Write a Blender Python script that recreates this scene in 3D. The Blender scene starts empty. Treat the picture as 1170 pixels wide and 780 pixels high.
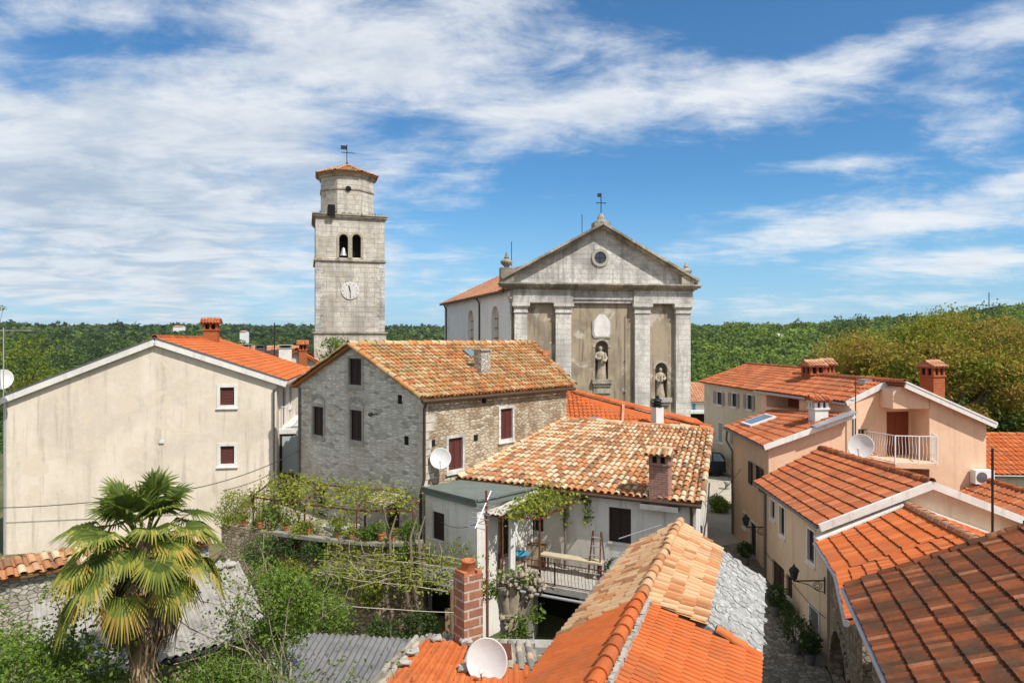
import bpy, math, random
import numpy as np
from mathutils import Vector, noise as mnoise

# ------------------------------------------------------------------ camera, light, exposure
SC = bpy.context.scene
COL = SC.collection
CAMZ = 9.0
cam = bpy.data.objects.new('camera', bpy.data.cameras.new('camera'))
COL.objects.link(cam)
cam.location = (0, 0, CAMZ)
cam.rotation_euler = (math.pi / 2, 0, 0)
cam.data.sensor_width = 36
cam.data.lens = 24
cam.data.clip_start = 0.2
cam.data.clip_end = 20000
SC.camera = cam

SUN_EL = math.radians(53)
SUN_AZ = math.atan2(0.725, -0.69)            # clockwise from +Y
sd = Vector((math.sin(SUN_AZ) * math.cos(SUN_EL), math.cos(SUN_AZ) * math.cos(SUN_EL), math.sin(SUN_EL)))
sun = bpy.data.objects.new('sun', bpy.data.lights.new('sun', 'SUN'))
COL.objects.link(sun)
sun.location = (40, -30, 60)
sun.rotation_euler = sd.to_track_quat('Z', 'Y').to_euler()
sun.data.energy = 4.3
sun.data.angle = math.radians(0.55)
sun.data.color = (1.0, 0.955, 0.885)

SC.view_settings.view_transform = 'Standard'
SC.view_settings.look = 'None'
SC.view_settings.gamma = 1.0
SC.view_settings.exposure = 0.40
SC.view_settings.use_curve_mapping = False
SC.render.engine = 'CYCLES'
SC.cycles.max_bounces = 6
SC.cycles.transparent_max_bounces = 8


def nd(nt, typ, ins=None, **props):
    n = nt.nodes.new(typ)
    for k, v in props.items():
        setattr(n, k, v)
    for k, v in (ins or {}).items():
        s = n.inputs[k]
        if isinstance(v, bpy.types.NodeSocket):
            nt.links.new(v, s)
        else:
            s.default_value = v
    return n


def mth(nt, op, a, b=None, c=None, clamp=False):
    ins = {0: a}
    if b is not None: ins[1] = b
    if c is not None: ins[2] = c
    return nd(nt, 'ShaderNodeMath', ins, operation=op, use_clamp=clamp).outputs[0]


def ramp(nt, fac, stops, interp='LINEAR'):
    n = nd(nt, 'ShaderNodeValToRGB', {0: fac})
    cr = n.color_ramp
    cr.interpolation = interp
    while len(cr.elements) < len(stops):
        cr.elements.new(0.5)
    for e, (p, c) in zip(cr.elements, stops):
        e.position = p
        e.color = tuple(c) + (1,) if len(c) == 3 else c
    return n.outputs[0]


def mapr(nt, v, a, b, c=0.0, d=1.0, smooth=True):
    return nd(nt, 'ShaderNodeMapRange', {0: v, 1: a, 2: b, 3: c, 4: d},
              interpolation_type='SMOOTHSTEP' if smooth else 'LINEAR').outputs[0]


def mix(nt, f, a, b, blend='MIX'):
    n = nd(nt, 'ShaderNodeMix', data_type='RGBA', blend_type=blend)
    for i, v in ((0, f), (6, a), (7, b)):
        if isinstance(v, bpy.types.NodeSocket): nt.links.new(v, n.inputs[i])
        else: n.inputs[i].default_value = v if i == 0 else (tuple(v) + (1,))[:4]
    return n.outputs[2]


def noise(nt, vec, scale, detail=5, rough=0.55, dist=0.0, out=0):
    return nd(nt, 'ShaderNodeTexNoise', {'Vector': vec, 'Scale': scale, 'Detail': detail, 'Roughness': rough,
                                         'Distortion': dist}).outputs[out]


# ------------------------------------------------------------------ sky with clouds (by view direction, infinitely far)
def build_world():
    w = bpy.data.worlds.new('World')
    SC.world = w
    w.use_nodes = True
    nt = w.node_tree
    nt.nodes.clear()
    out = nd(nt, 'ShaderNodeOutputWorld')
    sky = nd(nt, 'ShaderNodeTexSky', sky_type='NISHITA')
    sky.sun_disc = False
    sky.sun_elevation = SUN_EL
    sky.sun_rotation = SUN_AZ
    sky.altitude = 200
    sky.air_density = 1.0
    sky.dust_density = 0.35
    sky.ozone_density = 2.2
    tc = nd(nt, 'ShaderNodeTexCoord').outputs['Generated']
    xyz = nd(nt, 'ShaderNodeSeparateXYZ', {0: tc})
    x, y, z = xyz.outputs
    az = mth(nt, 'DIVIDE', x, mth(nt, 'MAXIMUM', y, 0.05))       # tangent of azimuth and elevation, north half
    el = mth(nt, 'DIVIDE', z, mth(nt, 'MAXIMUM', y, 0.05))
    zz = mth(nt, 'ADD', mth(nt, 'MAXIMUM', z, 0.0), 0.10)
    u = mth(nt, 'DIVIDE', x, zz)
    v = mth(nt, 'DIVIDE', y, zz)
    # streaks of cloud lie along a slanted direction
    vec = nd(nt, 'ShaderNodeCombineXYZ', {0: u, 1: v, 2: 0.0}).outputs[0]
    mp = nd(nt, 'ShaderNodeMapping', {0: vec, 'Rotation': (0, 0, math.radians(-24)), 'Scale': (0.72, 1.0, 1)}).outputs[0]
    mp2 = nd(nt, 'ShaderNodeMapping', {0: vec, 'Location': (3.1, 7.7, 0), 'Rotation': (0, 0, math.radians(-30)), 'Scale': (0.75, 1.35, 1)}).outputs[0]
    big = noise(nt, mp, 0.8, 3, 0.5, 0.3)
    fine = noise(nt, mp, 2.6, 10, 0.62, 0.4)
    iso = nd(nt, 'ShaderNodeCombineXYZ', {0: az, 1: mth(nt, 'MULTIPLY', el, 2.1), 2: 3.3}).outputs[0]
    puff = noise(nt, nd(nt, 'ShaderNodeMapping', {0: iso, 'Rotation': (0, 0, math.radians(-14))}).outputs[0], 5.2, 10, 0.6, 0.3)
    wisp = noise(nt, mp2, 4.5, 10, 0.66, 0.8)

    def gauss(a0, e0, wa, we, rot=0.0):
        c, s = math.cos(rot), math.sin(rot)
        da = mth(nt, 'SUBTRACT', az, a0)
        de = mth(nt, 'SUBTRACT', el, e0)
        p = mth(nt, 'ADD', mth(nt, 'MULTIPLY', da, c / wa), mth(nt, 'MULTIPLY', de, s / wa))
        q = mth(nt, 'ADD', mth(nt, 'MULTIPLY', da, -s / we), mth(nt, 'MULTIPLY', de, c / we))
        r2 = mth(nt, 'ADD', mth(nt, 'MULTIPLY', p, p), mth(nt, 'MULTIPLY', q, q))
        return mth(nt, 'POWER', 2.718, mth(nt, 'MULTIPLY', r2, -1.0))

    def px(xp, yp):
        return (xp - 585) / 780, (390 - yp) / 780
    cov = None
    for (xp, yp, wx, wy, rot, amp) in [
            (110, 210, 430, 190, 0.05, 0.74), (420, 60, 420, 85, 0.0, 0.52), (660, 130, 190, 48, 0.10, 0.50),
            (900, 95, 260, 50, 0.25, 0.52), (1110, 50, 150, 45, 0.35, 0.45), (1000, 255, 300, 30, 0.14, 0.48),
            (1180, 205, 120, 26, 0.22, 0.45), (1130, 150, 90, 22, 0.15, 0.36), (950, 186, 90, 10, 0.05, 0.34),
            (880, 345, 260, 18, 0.0, 0.30), (1080, 300, 160, 20, 0.05, 0.40), (20, 40, 160, 50, 0.0, 0.35),
            (250, 310, 330, 45, 0.0, 0.36), (520, 280, 60, 10, 0.1, 0.30), (80, 316, 40, 10, 0.0, 0.36)]:
        a0, e0 = px(xp, yp)
        g = mth(nt, 'MULTIPLY', gauss(a0, e0, wx / 780, wy / 780, rot), amp)
        cov = g if cov is None else mth(nt, 'MAXIMUM', cov, g)
    # gaps of blue at the upper left and the upper right
    for (xp, yp, wx, wy, rot, amp) in [(165, 48, 110, 24, 0.05, 0.36), (880, 18, 150, 36, 0.0, 0.46), (600, 80, 80, 14, 0.1, 0.14), (640, 235, 230, 60, 0.0, 0.26)]:
        a0, e0 = px(xp, yp)
        cov = mth(nt, 'SUBTRACT', cov, mth(nt, 'MULTIPLY', gauss(a0, e0, wx / 780, wy / 780, rot), amp))
    front = mapr(nt, y, 0.05, 0.3)
    cov = mth(nt, 'ADD', mth(nt, 'MULTIPLY', cov, front), mth(nt, 'MULTIPLY', mth(nt, 'SUBTRACT', 1.0, front), 0.55))
    det = mth(nt, 'ADD', mth(nt, 'ADD', mth(nt, 'MULTIPLY', fine, 0.28), mth(nt, 'MULTIPLY', wisp, 0.20)), mth(nt, 'ADD', mth(nt, 'MULTIPLY', big, 0.14), mth(nt, 'MULTIPLY', puff, 0.38)))
    dens = mth(nt, 'ADD', mth(nt, 'MULTIPLY', mth(nt, 'SUBTRACT', det, 0.5), 2.4), mth(nt, 'SUBTRACT', cov, 0.20))
    a = mapr(nt, dens, -0.16, 0.40)
    thick = mapr(nt, mth(nt, 'ADD', dens, mth(nt, 'MULTIPLY', mth(nt, 'SUBTRACT', fine, 0.5), -1.2)), 0.15, 0.75)
    # thick middles are a little greyer than the lit rims
    thick = mth(nt, 'MAXIMUM', thick, mth(nt, 'MULTIPLY', gauss(-0.62, 0.20, 0.62, 0.24, 0.0), mapr(nt, fine, 0.35, 0.62, 1.0, 0.25)))
    lit = mix(nt, thick, (7.7, 7.9, 8.1), (3.7, 4.55, 5.6))
    hz = mapr(nt, el, -0.02, 0.24, 0.7, 0.0)
    skyc = mix(nt, 1.0, sky.outputs[0], (0.50, 0.92, 1.16), 'MULTIPLY')
    base = mix(nt, hz, skyc, (3.5, 5.3, 7.3))
    c = mix(nt, mth(nt, 'MULTIPLY', a, 0.93), base, lit)
    bg = nd(nt, 'ShaderNodeBackground', {0: c, 1: 0.090})
    nt.links.new(bg.outputs[0], out.inputs[0])


build_world()

# ------------------------------------------------------------------ mesh helpers
rng = np.random.default_rng(7)
random.seed(7)
V = Vector


def at(px, py, Y):
    return np.array(((px - 585) / 780 * Y, Y, CAMZ - (py - 390) / 780 * Y))


def on(A, B, px, py):
    """where the sight line through a photo pixel meets the vertical wall A-B: (metres along it, height)"""
    A = np.array(A[:2], float); B = np.array(B[:2], float)
    d = (B - A) / np.linalg.norm(B - A)
    k = (px - 585) / 780
    u = (k * A[1] - A[0]) / (d[0] - k * d[1])
    Y = A[1] + d[1] * u
    return u, CAMZ - (py - 390) / 780 * Y


def wloc(o):
    p = np.zeros(3)
    while o is not None:
        p += np.array(o.location)
        o = o.parent
    return p


class MB:
    def __init__(s):
        s.v = []; s.nv = 0; s.f = []; s.r = []

    def add(s, verts, faces, rnd=0.5):
        verts = np.asarray(verts, float).reshape(-1, 3)
        if isinstance(faces, np.ndarray):
            fl = [faces + s.nv]
            n = len(faces)
        else:
            by = {}
            fl = [np.array([f], int) + s.nv for f in faces]
            n = len(faces)
        s.v.append(verts); s.nv += len(verts)
        s.f += fl
        s.r.append(np.full(n, rnd) if np.isscalar(rnd) else np.asarray(rnd, float))

    def poly(s, pts, rnd=0.5):
        s.add(pts, [tuple(range(len(pts)))], rnd)

    def obox(s, o, ax, ay, az, rnd=0.5):
        """box from corner o along three edge vectors"""
        o, ax, ay, az = [np.asarray(q, float) for q in (o, ax, ay, az)]
        v = [o, o + ax, o + ax + ay, o + ay, o + az, o + ax + az, o + ax + ay + az, o + ay + az]
        f = [(0, 3, 2, 1), (4, 5, 6, 7), (0, 1, 5, 4), (1, 2, 6, 5), (2, 3, 7, 6), (3, 0, 4, 7)]
        if np.dot(np.cross(ax, ay), az) < 0: f = [q[::-1] for q in f]
        s.add(v, f, rnd)

    def box(s, c, size, rz=0.0, rnd=0.5):
        """c is the middle of the base"""
        cx, sx = math.cos(rz), math.sin(rz)
        ax = np.array((cx, sx, 0)) * size[0]; ay = np.array((-sx, cx, 0)) * size[1]; az = np.array((0, 0, size[2]))
        s.obox(np.asarray(c, float) - ax / 2 - ay / 2, ax, ay, az, rnd)

    def beam(s, p0, p1, w, h, up=(0, 0, 1), rnd=0.5):
        p0 = np.asarray(p0, float); p1 = np.asarray(p1, float)
        d = p1 - p0; dn = d / np.linalg.norm(d)
        sd_ = np.cross(dn, up)
        if np.linalg.norm(sd_) < 1e-6: sd_ = np.cross(dn, (0, 1, 0))
        sd_ /= np.linalg.norm(sd_)
        u_ = np.cross(sd_, dn)
        s.obox(p0 - sd_ * w / 2 - u_ * h / 2, d, sd_ * w, u_ * h, rnd)

    def tube(s, pts, rad, n=7, rnd=0.5, cap=True):
        pts = [np.asarray(p, float) for p in pts]
        if np.isscalar(rad): rad = [rad] * len(pts)
        rings = []
        ref = np.array((0.31, 0.17, 0.93))
        for i, p in enumerate(pts):
            d = pts[min(i + 1, len(pts) - 1)] - pts[max(i - 1, 0)]
            d = d / (np.linalg.norm(d) + 1e-9)
            r_ = ref if abs(np.dot(d, ref)) < 0.95 else np.array((1.0, 0.1, 0))
            a = np.cross(d, r_); a /= np.linalg.norm(a)
            b = np.cross(d, a)
            t = np.arange(n) / n * 2 * math.pi
            rings.append(p + rad[i] * (np.outer(np.cos(t), a) + np.outer(np.sin(t), b)))
        v = np.concatenate(rings)
        f = []
        m = len(pts)
        i0 = np.arange(n); i1 = (i0 + 1) % n
        q = np.concatenate([np.stack([k * n + i0, k * n + i1, (k + 1) * n + i1, (k + 1) * n + i0], 1) for k in range(m - 1)])
        s.add(v, q, rnd)
        if cap:
            s.add(rings[0], [tuple(range(n))[::-1]], rnd)
            s.add(rings[-1], [tuple(range(n))], rnd)

    def lathe(s, c, prof, n=14, rnd=0.5, axis=None, sq=None):
        """prof: list of (radius, height)"""
        c = np.asarray(c, float)
        t = np.arange(n) / n * 2 * math.pi
        rings = []
        for r, h in prof:
            rings.append(np.stack([np.cos(t) * r, np.sin(t) * r * (sq or 1), np.full(n, h)], 1))
        v = np.concatenate(rings)
        if axis is not None:
            q = V((0, 0, 1)).rotation_difference(V(axis)).to_matrix()
            v = v @ np.array(q).T
        v = v + c
        i0 = np.arange(n); i1 = (i0 + 1) % n
        q = np.concatenate([np.stack([k * n + i0, k * n + i1, (k + 1) * n + i1, (k + 1) * n + i0], 1) for k in range(len(prof) - 1)])
        s.add(v, q, rnd)
        if prof[0][0] > 1e-4: s.add(v[:n], [tuple(range(n))[::-1]], rnd)
        if prof[-1][0] > 1e-4: s.add(v[-n:], [tuple(range(n))], rnd)

    def build(s, name, mat, parent=None, smooth=False, origin=None):
        me = bpy.data.meshes.new(name)
        v = np.concatenate(s.v)
        base = wloc(parent) if parent is not None else np.zeros(3)
        loc = np.zeros(3)
        if parent is None and origin is not None:
            loc = np.asarray(origin, float)
        vv = v - base - loc
        tot = np.concatenate([np.full(len(f), f.shape[1]) for f in s.f])
        lv = np.concatenate([f.ravel() for f in s.f])
        start = np.concatenate([[0], np.cumsum(tot)[:-1]])
        me.vertices.add(len(vv)); me.vertices.foreach_set('co', vv.ravel())
        me.loops.add(len(lv)); me.loops.foreach_set('vertex_index', lv.astype(np.int32))
        me.polygons.add(len(tot)); me.polygons.foreach_set('loop_start', start.astype(np.int32))
        me.update(calc_edges=True)
        # metric uv: along the wall, up the wall (or up the slope)
        p0 = v[lv[start]]; p1 = v[lv[start + 1]]; p2 = v[lv[start + 2]]
        pm = v[lv[start + tot - 1]]
        n = np.cross(p2 - p0, pm - p1)
        n /= (np.linalg.norm(n, axis=1)[:, None] + 1e-12)
        t = np.cross(np.array((0, 0, 1.0)), n)
        flat = np.linalg.norm(t, axis=1) < 0.15
        t[flat] = (1, 0, 0)
        t /= np.linalg.norm(t, axis=1)[:, None]
        b = np.cross(n, t)
        fi = np.repeat(np.arange(len(tot)), tot)
        P = v[lv]
        uv = np.stack([(P * t[fi]).sum(1), (P * b[fi]).sum(1)], 1)
        me.uv_layers.new(name='UVMap').data.foreach_set('uv', uv.astype(np.float32).ravel())
        at_ = me.attributes.new('rnd', 'FLOAT', 'FACE')
        at_.data.foreach_set('value', np.concatenate(s.r).astype(np.float32))
        me.polygons.foreach_set('use_smooth', np.full(len(tot), bool(smooth)))
        me.validate()
        o = bpy.data.objects.new(name, me)
        COL.objects.link(o)
        if isinstance(mat, (list, tuple)):
            for m in mat: me.materials.append(m)
        else:
            me.materials.append(mat)
        if parent is not None: o.parent = parent
        else: o.location = loc
        return o


def tag(o, label, cat, group=None):
    o['label'] = label; o['category'] = cat
    if group: o['group'] = group
    return o


def thing(name, loc, label, cat, group=None):
    o = bpy.data.objects.new(name, None)
    COL.objects.link(o)
    o.location = tuple(loc)
    o.empty_display_size = 0.3
    return tag(o, label, cat, group)


def struct(o):
    o['kind'] = 'structure'
    return o


def copy_tree(o, parent=None):
    c = o.copy()
    COL.objects.link(c)
    if parent is not None: c.parent = parent
    for ch in [q for q in COL.objects if q.parent == o]:
        copy_tree(ch, c)
    return c


# ------------------------------------------------------------------ materials
def newmat(name, rough=0.8):
    m = bpy.data.materials.new(name)
    m.use_nodes = True
    nt = m.node_tree
    b = nt.nodes['Principled BSDF']
    b.inputs['Roughness'].default_value = rough
    b.inputs['Specular IOR Level'].default_value = 0.25
    return m, nt, b


def obco(nt):
    return nd(nt, 'ShaderNodeTexCoord').outputs['Object']


def uvco(nt):
    return nd(nt, 'ShaderNodeTexCoord').outputs['UV']


def bump(nt, b, h, strength=0.5, dist=0.02):
    n = nd(nt, 'ShaderNodeBump', {'Height': h, 'Strength': strength, 'Distance': dist})
    nt.links.new(n.outputs[0], b.inputs['Normal'])


def vari(c, k):
    return tuple(min(1, q * k) for q in c)


def plaster(name, col, dark=None, stain=0.5, streak=0.35, rough=0.9, patch=None):
    m, nt, b = newmat(name, rough)
    dark = dark or vari(col, 0.62)
    co = obco(nt)
    n1 = noise(nt, co, 0.45, 6, 0.6, 0.4)
    n2 = noise(nt, nd(nt, 'ShaderNodeMapping', {0: co, 'Scale': (2.2, 2.2, 0.16)}).outputs[0], 1.6, 6, 0.65)
    n3 = noise(nt, co, 22, 5, 0.7)
    n4 = noise(nt, co, 3.5, 6, 0.65)
    c = mix(nt, mth(nt, 'MULTIPLY', mapr(nt, n1, 0.43, 0.62), stain), col, dark)
    c = mix(nt, mth(nt, 'MULTIPLY', mapr(nt, n2, 0.5, 0.67), streak), c, vari(dark, 0.8))
    c = mix(nt, mth(nt, 'MULTIPLY', mapr(nt, n4, 0.45, 0.7), 0.22), c, vari(col, 1.18))
    if patch:
        pm = mapr(nt, noise(nt, co, 0.8, 8, 0.7, 0.5), patch[1], patch[1] + 0.05)
        c = mix(nt, pm, c, patch[0])
    c = mix(nt, mth(nt, 'MULTIPLY', mapr(nt, n3, 0.4, 0.7), 0.16), c, vari(col, 0.7))
    nt.links.new(c, b.inputs['Base Color'])
    bump(nt, b, mth(nt, 'ADD', n3, mth(nt, 'MULTIPLY', n4, 1.2)), 0.35, 0.02)
    return m


def rubble(name, stops, mortar, sx=3.0, sy=6.5, mw=0.07, stain=None, bumpk=0.9, wash=None):
    m, nt, b = newmat(name, 0.92)
    uv = uvco(nt)
    co = obco(nt)
    ns = noise(nt, uv, 2.4, 4, 0.6, 0, 1)
    uv2 = nd(nt, 'ShaderNodeVectorMath', {0: uv, 1: nd(nt, 'ShaderNodeVectorMath', {0: ns, 1: (0.10, 0.07, 0)}, operation='MULTIPLY').outputs[0]}, operation='ADD').outputs[0]
    ns2 = noise(nt, uv, 11, 4, 0.7, 0, 1)
    uv2 = nd(nt, 'ShaderNodeVectorMath', {0: uv2, 1: nd(nt, 'ShaderNodeVectorMath', {0: ns2, 1: (0.09, 0.06, 0)}, operation='MULTIPLY').outputs[0]}, operation='ADD').outputs[0]
    mp = nd(nt, 'ShaderNodeMapping', {0: uv2, 'Scale': (sx, sy, 1)}).outputs[0]
    v1 = nd(nt, 'ShaderNodeTexVoronoi', {'Vector': mp, 'Scale': 1.0, 'Randomness': 0.86}, voronoi_dimensions='2D')
    ve = nd(nt, 'ShaderNodeTexVoronoi', {'Vector': mp, 'Scale': 1.0, 'Randomness': 0.86}, voronoi_dimensions='2D', feature='DISTANCE_TO_EDGE').outputs[0]
    r = nd(nt, 'ShaderNodeSeparateColor', {0: v1.outputs['Color']}).outputs[0]
    c = ramp(nt, r, stops)
    n4 = noise(nt, co, 7, 7, 0.7)
    c = mix(nt, mth(nt, 'MULTIPLY', mapr(nt, n4, 0.35, 0.7), 0.45), c, mortar)
    em = mapr(nt, mth(nt, 'ADD', ve, mth(nt, 'MULTIPLY', mth(nt, 'SUBTRACT', n4, 0.5), 0.25)), -0.02, mw * 1.6)
    c = mix(nt, em, mortar, c)
    n1 = noise(nt, co, 0.6, 6, 0.6, 0.5)
    if stain:
        c = mix(nt, mth(nt, 'MULTIPLY', mapr(nt, n1, 0.48, 0.66), stain[1]), c, stain[0])
    if wash:        # plaster that survives in patches over the stones
        n6 = noise(nt, co, 1.1, 8, 0.72, 0.3)
        wm = mapr(nt, n6, wash[1], wash[1] + 0.07)
        c = mix(nt, mth(nt, 'MULTIPLY', wm, 0.85), c, wash[0])
    n7 = noise(nt, co, 26, 4, 0.7)
    c = mix(nt, mth(nt, 'MULTIPLY', mapr(nt, n7, 0.5, 0.8), 0.4), c, vari(mortar, 0.5))
    nt.links.new(c, b.inputs['Base Color'])
    h = mth(nt, 'ADD', mth(nt, 'MULTIPLY', em, 1.0), mth(nt, 'ADD', mth(nt, 'MULTIPLY', n4, 0.7), mth(nt, 'MULTIPLY', r, 0.5)))
    bump(nt, b, h, bumpk, 0.05)
    return m


def ashlar(name, col, col2, mortar, bw=0.7, bh=0.34, stain=(0.10, 0.09, 0.07), st=0.5, lich=0.0):
    m, nt, b = newmat(name, 0.9)
    uv = uvco(nt); co = obco(nt)
    ns = noise(nt, uv, 3, 3, 0.6, 0, 1)
    uv2 = nd(nt, 'ShaderNodeVectorMath', {0: uv, 1: nd(nt, 'ShaderNodeVectorMath', {0: ns, 1: (0.03, 0.025, 0)}, operation='MULTIPLY').outputs[0]}, operation='ADD').outputs[0]
    br = nd(nt, 'ShaderNodeTexBrick', {'Vector': uv2, 'Color1': tuple(col) + (1,), 'Color2': tuple(col2) + (1,), 'Mortar': tuple(mortar) + (1,),
                                       'Scale': 1.0, 'Mortar Size': 0.012, 'Mortar Smooth': 0.3, 'Bias': -0.1, 'Brick Width': bw, 'Row Height': bh})
    br.offset = 0.47
    br.squash = 1.3; br.squash_frequency = 3
    n1 = noise(nt, co, 0.5, 8, 0.68, 0.5)
    n2 = noise(nt, nd(nt, 'ShaderNodeMapping', {0: co, 'Scale': (1.6, 1.6, 0.14)}).outputs[0], 1.6, 7, 0.7)
    n3 = noise(nt, co, 9, 7, 0.72)
    c = mix(nt, mth(nt, 'MULTIPLY', mapr(nt, n1, 0.44, 0.60), st), br.outputs[0], stain)
    c = mix(nt, mth(nt, 'MULTIPLY', mapr(nt, n2, 0.49, 0.64), st * 0.9), c, vari(stain, 0.9))
    c = mix(nt, mth(nt, 'MULTIPLY', mapr(nt, n3, 0.44, 0.62), 0.6), c, vari(col, 0.5))
    if lich:
        n5 = noise(nt, co, 1.3, 8, 0.7)
        c = mix(nt, mth(nt, 'MULTIPLY', mapr(nt, n5, 0.54, 0.66), lich), c, (0.32, 0.22, 0.08))
    nt.links.new(c, b.inputs['Base Color'])
    bump(nt, b, mth(nt, 'ADD', mth(nt, 'MULTIPLY', br.outputs[1], -0.8), n3), 0.6, 0.03)
    return m


def brickmat(name, c1, c2, mortar, bw=0.26, bh=0.085, ms=0.012):
    m, nt, b = newmat(name, 0.9)
    br = nd(nt, 'ShaderNodeTexBrick', {'Vector': uvco(nt), 'Color1': tuple(c1) + (1,), 'Color2': tuple(c2) + (1,), 'Mortar': tuple(mortar) + (1,),
                                       'Scale': 1.0, 'Mortar Size': ms, 'Mortar Smooth': 0.4, 'Brick Width': bw, 'Row Height': bh})
    n3 = noise(nt, obco(nt), 7, 6, 0.7)
    c = mix(nt, mapr(nt, n3, 0.4, 0.75, 0, 0.6), br.outputs[0], vari(c1, 0.5))
    nt.links.new(c, b.inputs['Base Color'])
    bump(nt, b, mth(nt, 'ADD', mth(nt, 'MULTIPLY', br.outputs[1], -1), mth(nt, 'MULTIPLY', n3, 0.6)), 0.6, 0.02)
    return m


def tilemat(name, stops, grime=(0.10, 0.085, 0.06), gk=0.5, lich=None, lk=0.0, rough=0.85, gs=0.8, glo=0.45):
    m, nt, b = newmat(name, rough)
    co = obco(nt)
    r = nd(nt, 'ShaderNodeAttribute', attribute_name='rnd').outputs['Fac']
    c = ramp(nt, r, stops)
    n1 = noise(nt, co, gs, 6, 0.65, 0.3)
    n2 = noise(nt, co, 14, 6, 0.75)
    n3 = noise(nt, co, 3.2, 6, 0.7)
    c = mix(nt, mth(nt, 'MULTIPLY', mapr(nt, n1, glo, glo + 0.25), gk), c, grime)
    c = mix(nt, mth(nt, 'MULTIPLY', mapr(nt, n2, 0.46, 0.72), 0.5 * gk + 0.12), c, vari(grime, 1.3))
    if lich:
        c = mix(nt, mth(nt, 'MULTIPLY', mapr(nt, n3, 0.50, 0.62), lk), c, lich)
    nt.links.new(c, b.inputs['Base Color'])
    bump(nt, b, n2, 0.35, 0.01)
    return m


def leafmat(name, stops, trans=0.3, patch=None):
    m, nt, b = newmat(name, 0.6)
    r = nd(nt, 'ShaderNodeAttribute', attribute_name='rnd').outputs['Fac']
    if patch:
        n1 = noise(nt, obco(nt), patch[0], 4, 0.6)
        r = mth(nt, 'ADD', r, mth(nt, 'MULTIPLY', mth(nt, 'SUBTRACT', n1, 0.5), patch[1]))
    c = ramp(nt, r, stops)
    nt.links.new(c, b.inputs['Base Color'])
    tr = nd(nt, 'ShaderNodeBsdfTranslucent', {0: mix(nt, 0.35, c, (0.25, 0.35, 0.03))})
    mx = nd(nt, 'ShaderNodeMixShader', {0: trans, 1: b.outputs[0], 2: tr.outputs[0]})
    out = nt.nodes['Material Output']
    nt.links.new(mx.outputs[0], out.inputs[0])
    return m


def plain(name, col, rough=0.6, metal=0.0, var=0.25, scale=6, bumpk=0.15):
    m, nt, b = newmat(name, rough)
    n1 = noise(nt, obco(nt), scale, 6, 0.65)
    c = mix(nt, mapr(nt, n1, 0.35, 0.75, 0, var), col, vari(col, 0.45))
    nt.links.new(c, b.inputs['Base Color'])
    b.inputs['Metallic'].default_value = metal
    if bumpk: bump(nt, b, n1, bumpk, 0.01)
    return m


def glassmat(name, col=(0.03, 0.04, 0.05), rough=0.08):
    m, nt, b = newmat(name, rough)
    b.inputs['Base Color'].default_value = col + (1,)
    b.inputs['Specular IOR Level'].default_value = 0.7
    return m


M = {}
M['grey_rubble'] = rubble('grey_rubble', [(0, (0.27, 0.25, 0.22)), (0.2, (0.50, 0.47, 0.43)), (0.6, (0.66, 0.63, 0.58)), (1, (0.78, 0.74, 0.67))], (0.50, 0.47, 0.425), 2.9, 10.0, 0.11, ((0.42, 0.33, 0.25), 0.55), 0.6)
M['tan_rubble'] = rubble('tan_rubble', [(0, (0.23, 0.155, 0.09)), (0.4, (0.37, 0.28, 0.18)), (0.75, (0.48, 0.40, 0.29)), (1, (0.58, 0.53, 0.44))], (0.40, 0.33, 0.24), 3.8, 8.0, 0.10, ((0.24, 0.16, 0.09), 0.7), 0.8, ((0.50, 0.42, 0.31), 0.50))
M['garden_rubble'] = rubble('garden_rubble', [(0, (0.24, 0.18, 0.11)), (0.5, (0.42, 0.33, 0.215)), (1, (0.56, 0.47, 0.34))], (0.27, 0.21, 0.14), 4.5, 8.5, 0.10, ((0.13, 0.10, 0.06), 0.5))
M['white_rubble'] = rubble('white_rubble', [(0, (0.28, 0.26, 0.22)), (0.5, (0.46, 0.43, 0.37)), (1, (0.6, 0.57, 0.5))], (0.40, 0.36, 0.29), 6.0, 10.0, 0.08, ((0.22, 0.17, 0.11), 0.5))
M['arch_rubble'] = rubble('arch_rubble', [(0, (0.22, 0.17, 0.11)), (0.5, (0.36, 0.30, 0.21)), (1, (0.46, 0.40, 0.30))], (0.25, 0.2, 0.14), 4.0, 7.0, 0.09)
M['tower_stone'] = ashlar('tower_stone', (0.62, 0.58, 0.51), (0.52, 0.48, 0.42), (0.25, 0.23, 0.2), 0.75, 0.36, (0.20, 0.18, 0.155), 0.5, 0.3)
M['pilaster_stone'] = ashlar('pilaster_stone', (0.72, 0.685, 0.63), (0.63, 0.60, 0.55), (0.42, 0.40, 0.36), 0.9, 0.35, (0.24, 0.22, 0.195), 0.5, 0.10)
M['pediment_stone'] = ashlar('pediment_stone', (0.64, 0.615, 0.575), (0.55, 0.53, 0.49), (0.38, 0.36, 0.33), 0.8, 0.32, (0.15, 0.145, 0.135), 0.6, 0.1)
M['cornice_stone'] = ashlar('cornice_stone', (0.52, 0.47, 0.385), (0.43, 0.385, 0.31), (0.25, 0.21, 0.165), 1.3, 0.8, (0.10, 0.085, 0.06), 0.75, 0.6)
M['facade_plaster'] = plaster('facade_plaster', (0.36, 0.295, 0.205), (0.19, 0.155, 0.115), 0.8, 0.85, 0.95, ((0.47, 0.42, 0.35), 0.565))
M['pale_stone'] = plain('pale_stone', (0.38, 0.355, 0.31), 0.85, 0, 0.45, 4, 0.3)
M['quoin_stone'] = plain('quoin_stone', (0.55, 0.50, 0.43), 0.92, 0, 0.75, 3.5, 0.5)
M['clock_white'] = plain('clock_white', (0.60, 0.585, 0.55), 0.8, 0, 0.3, 3, 0.1)
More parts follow.
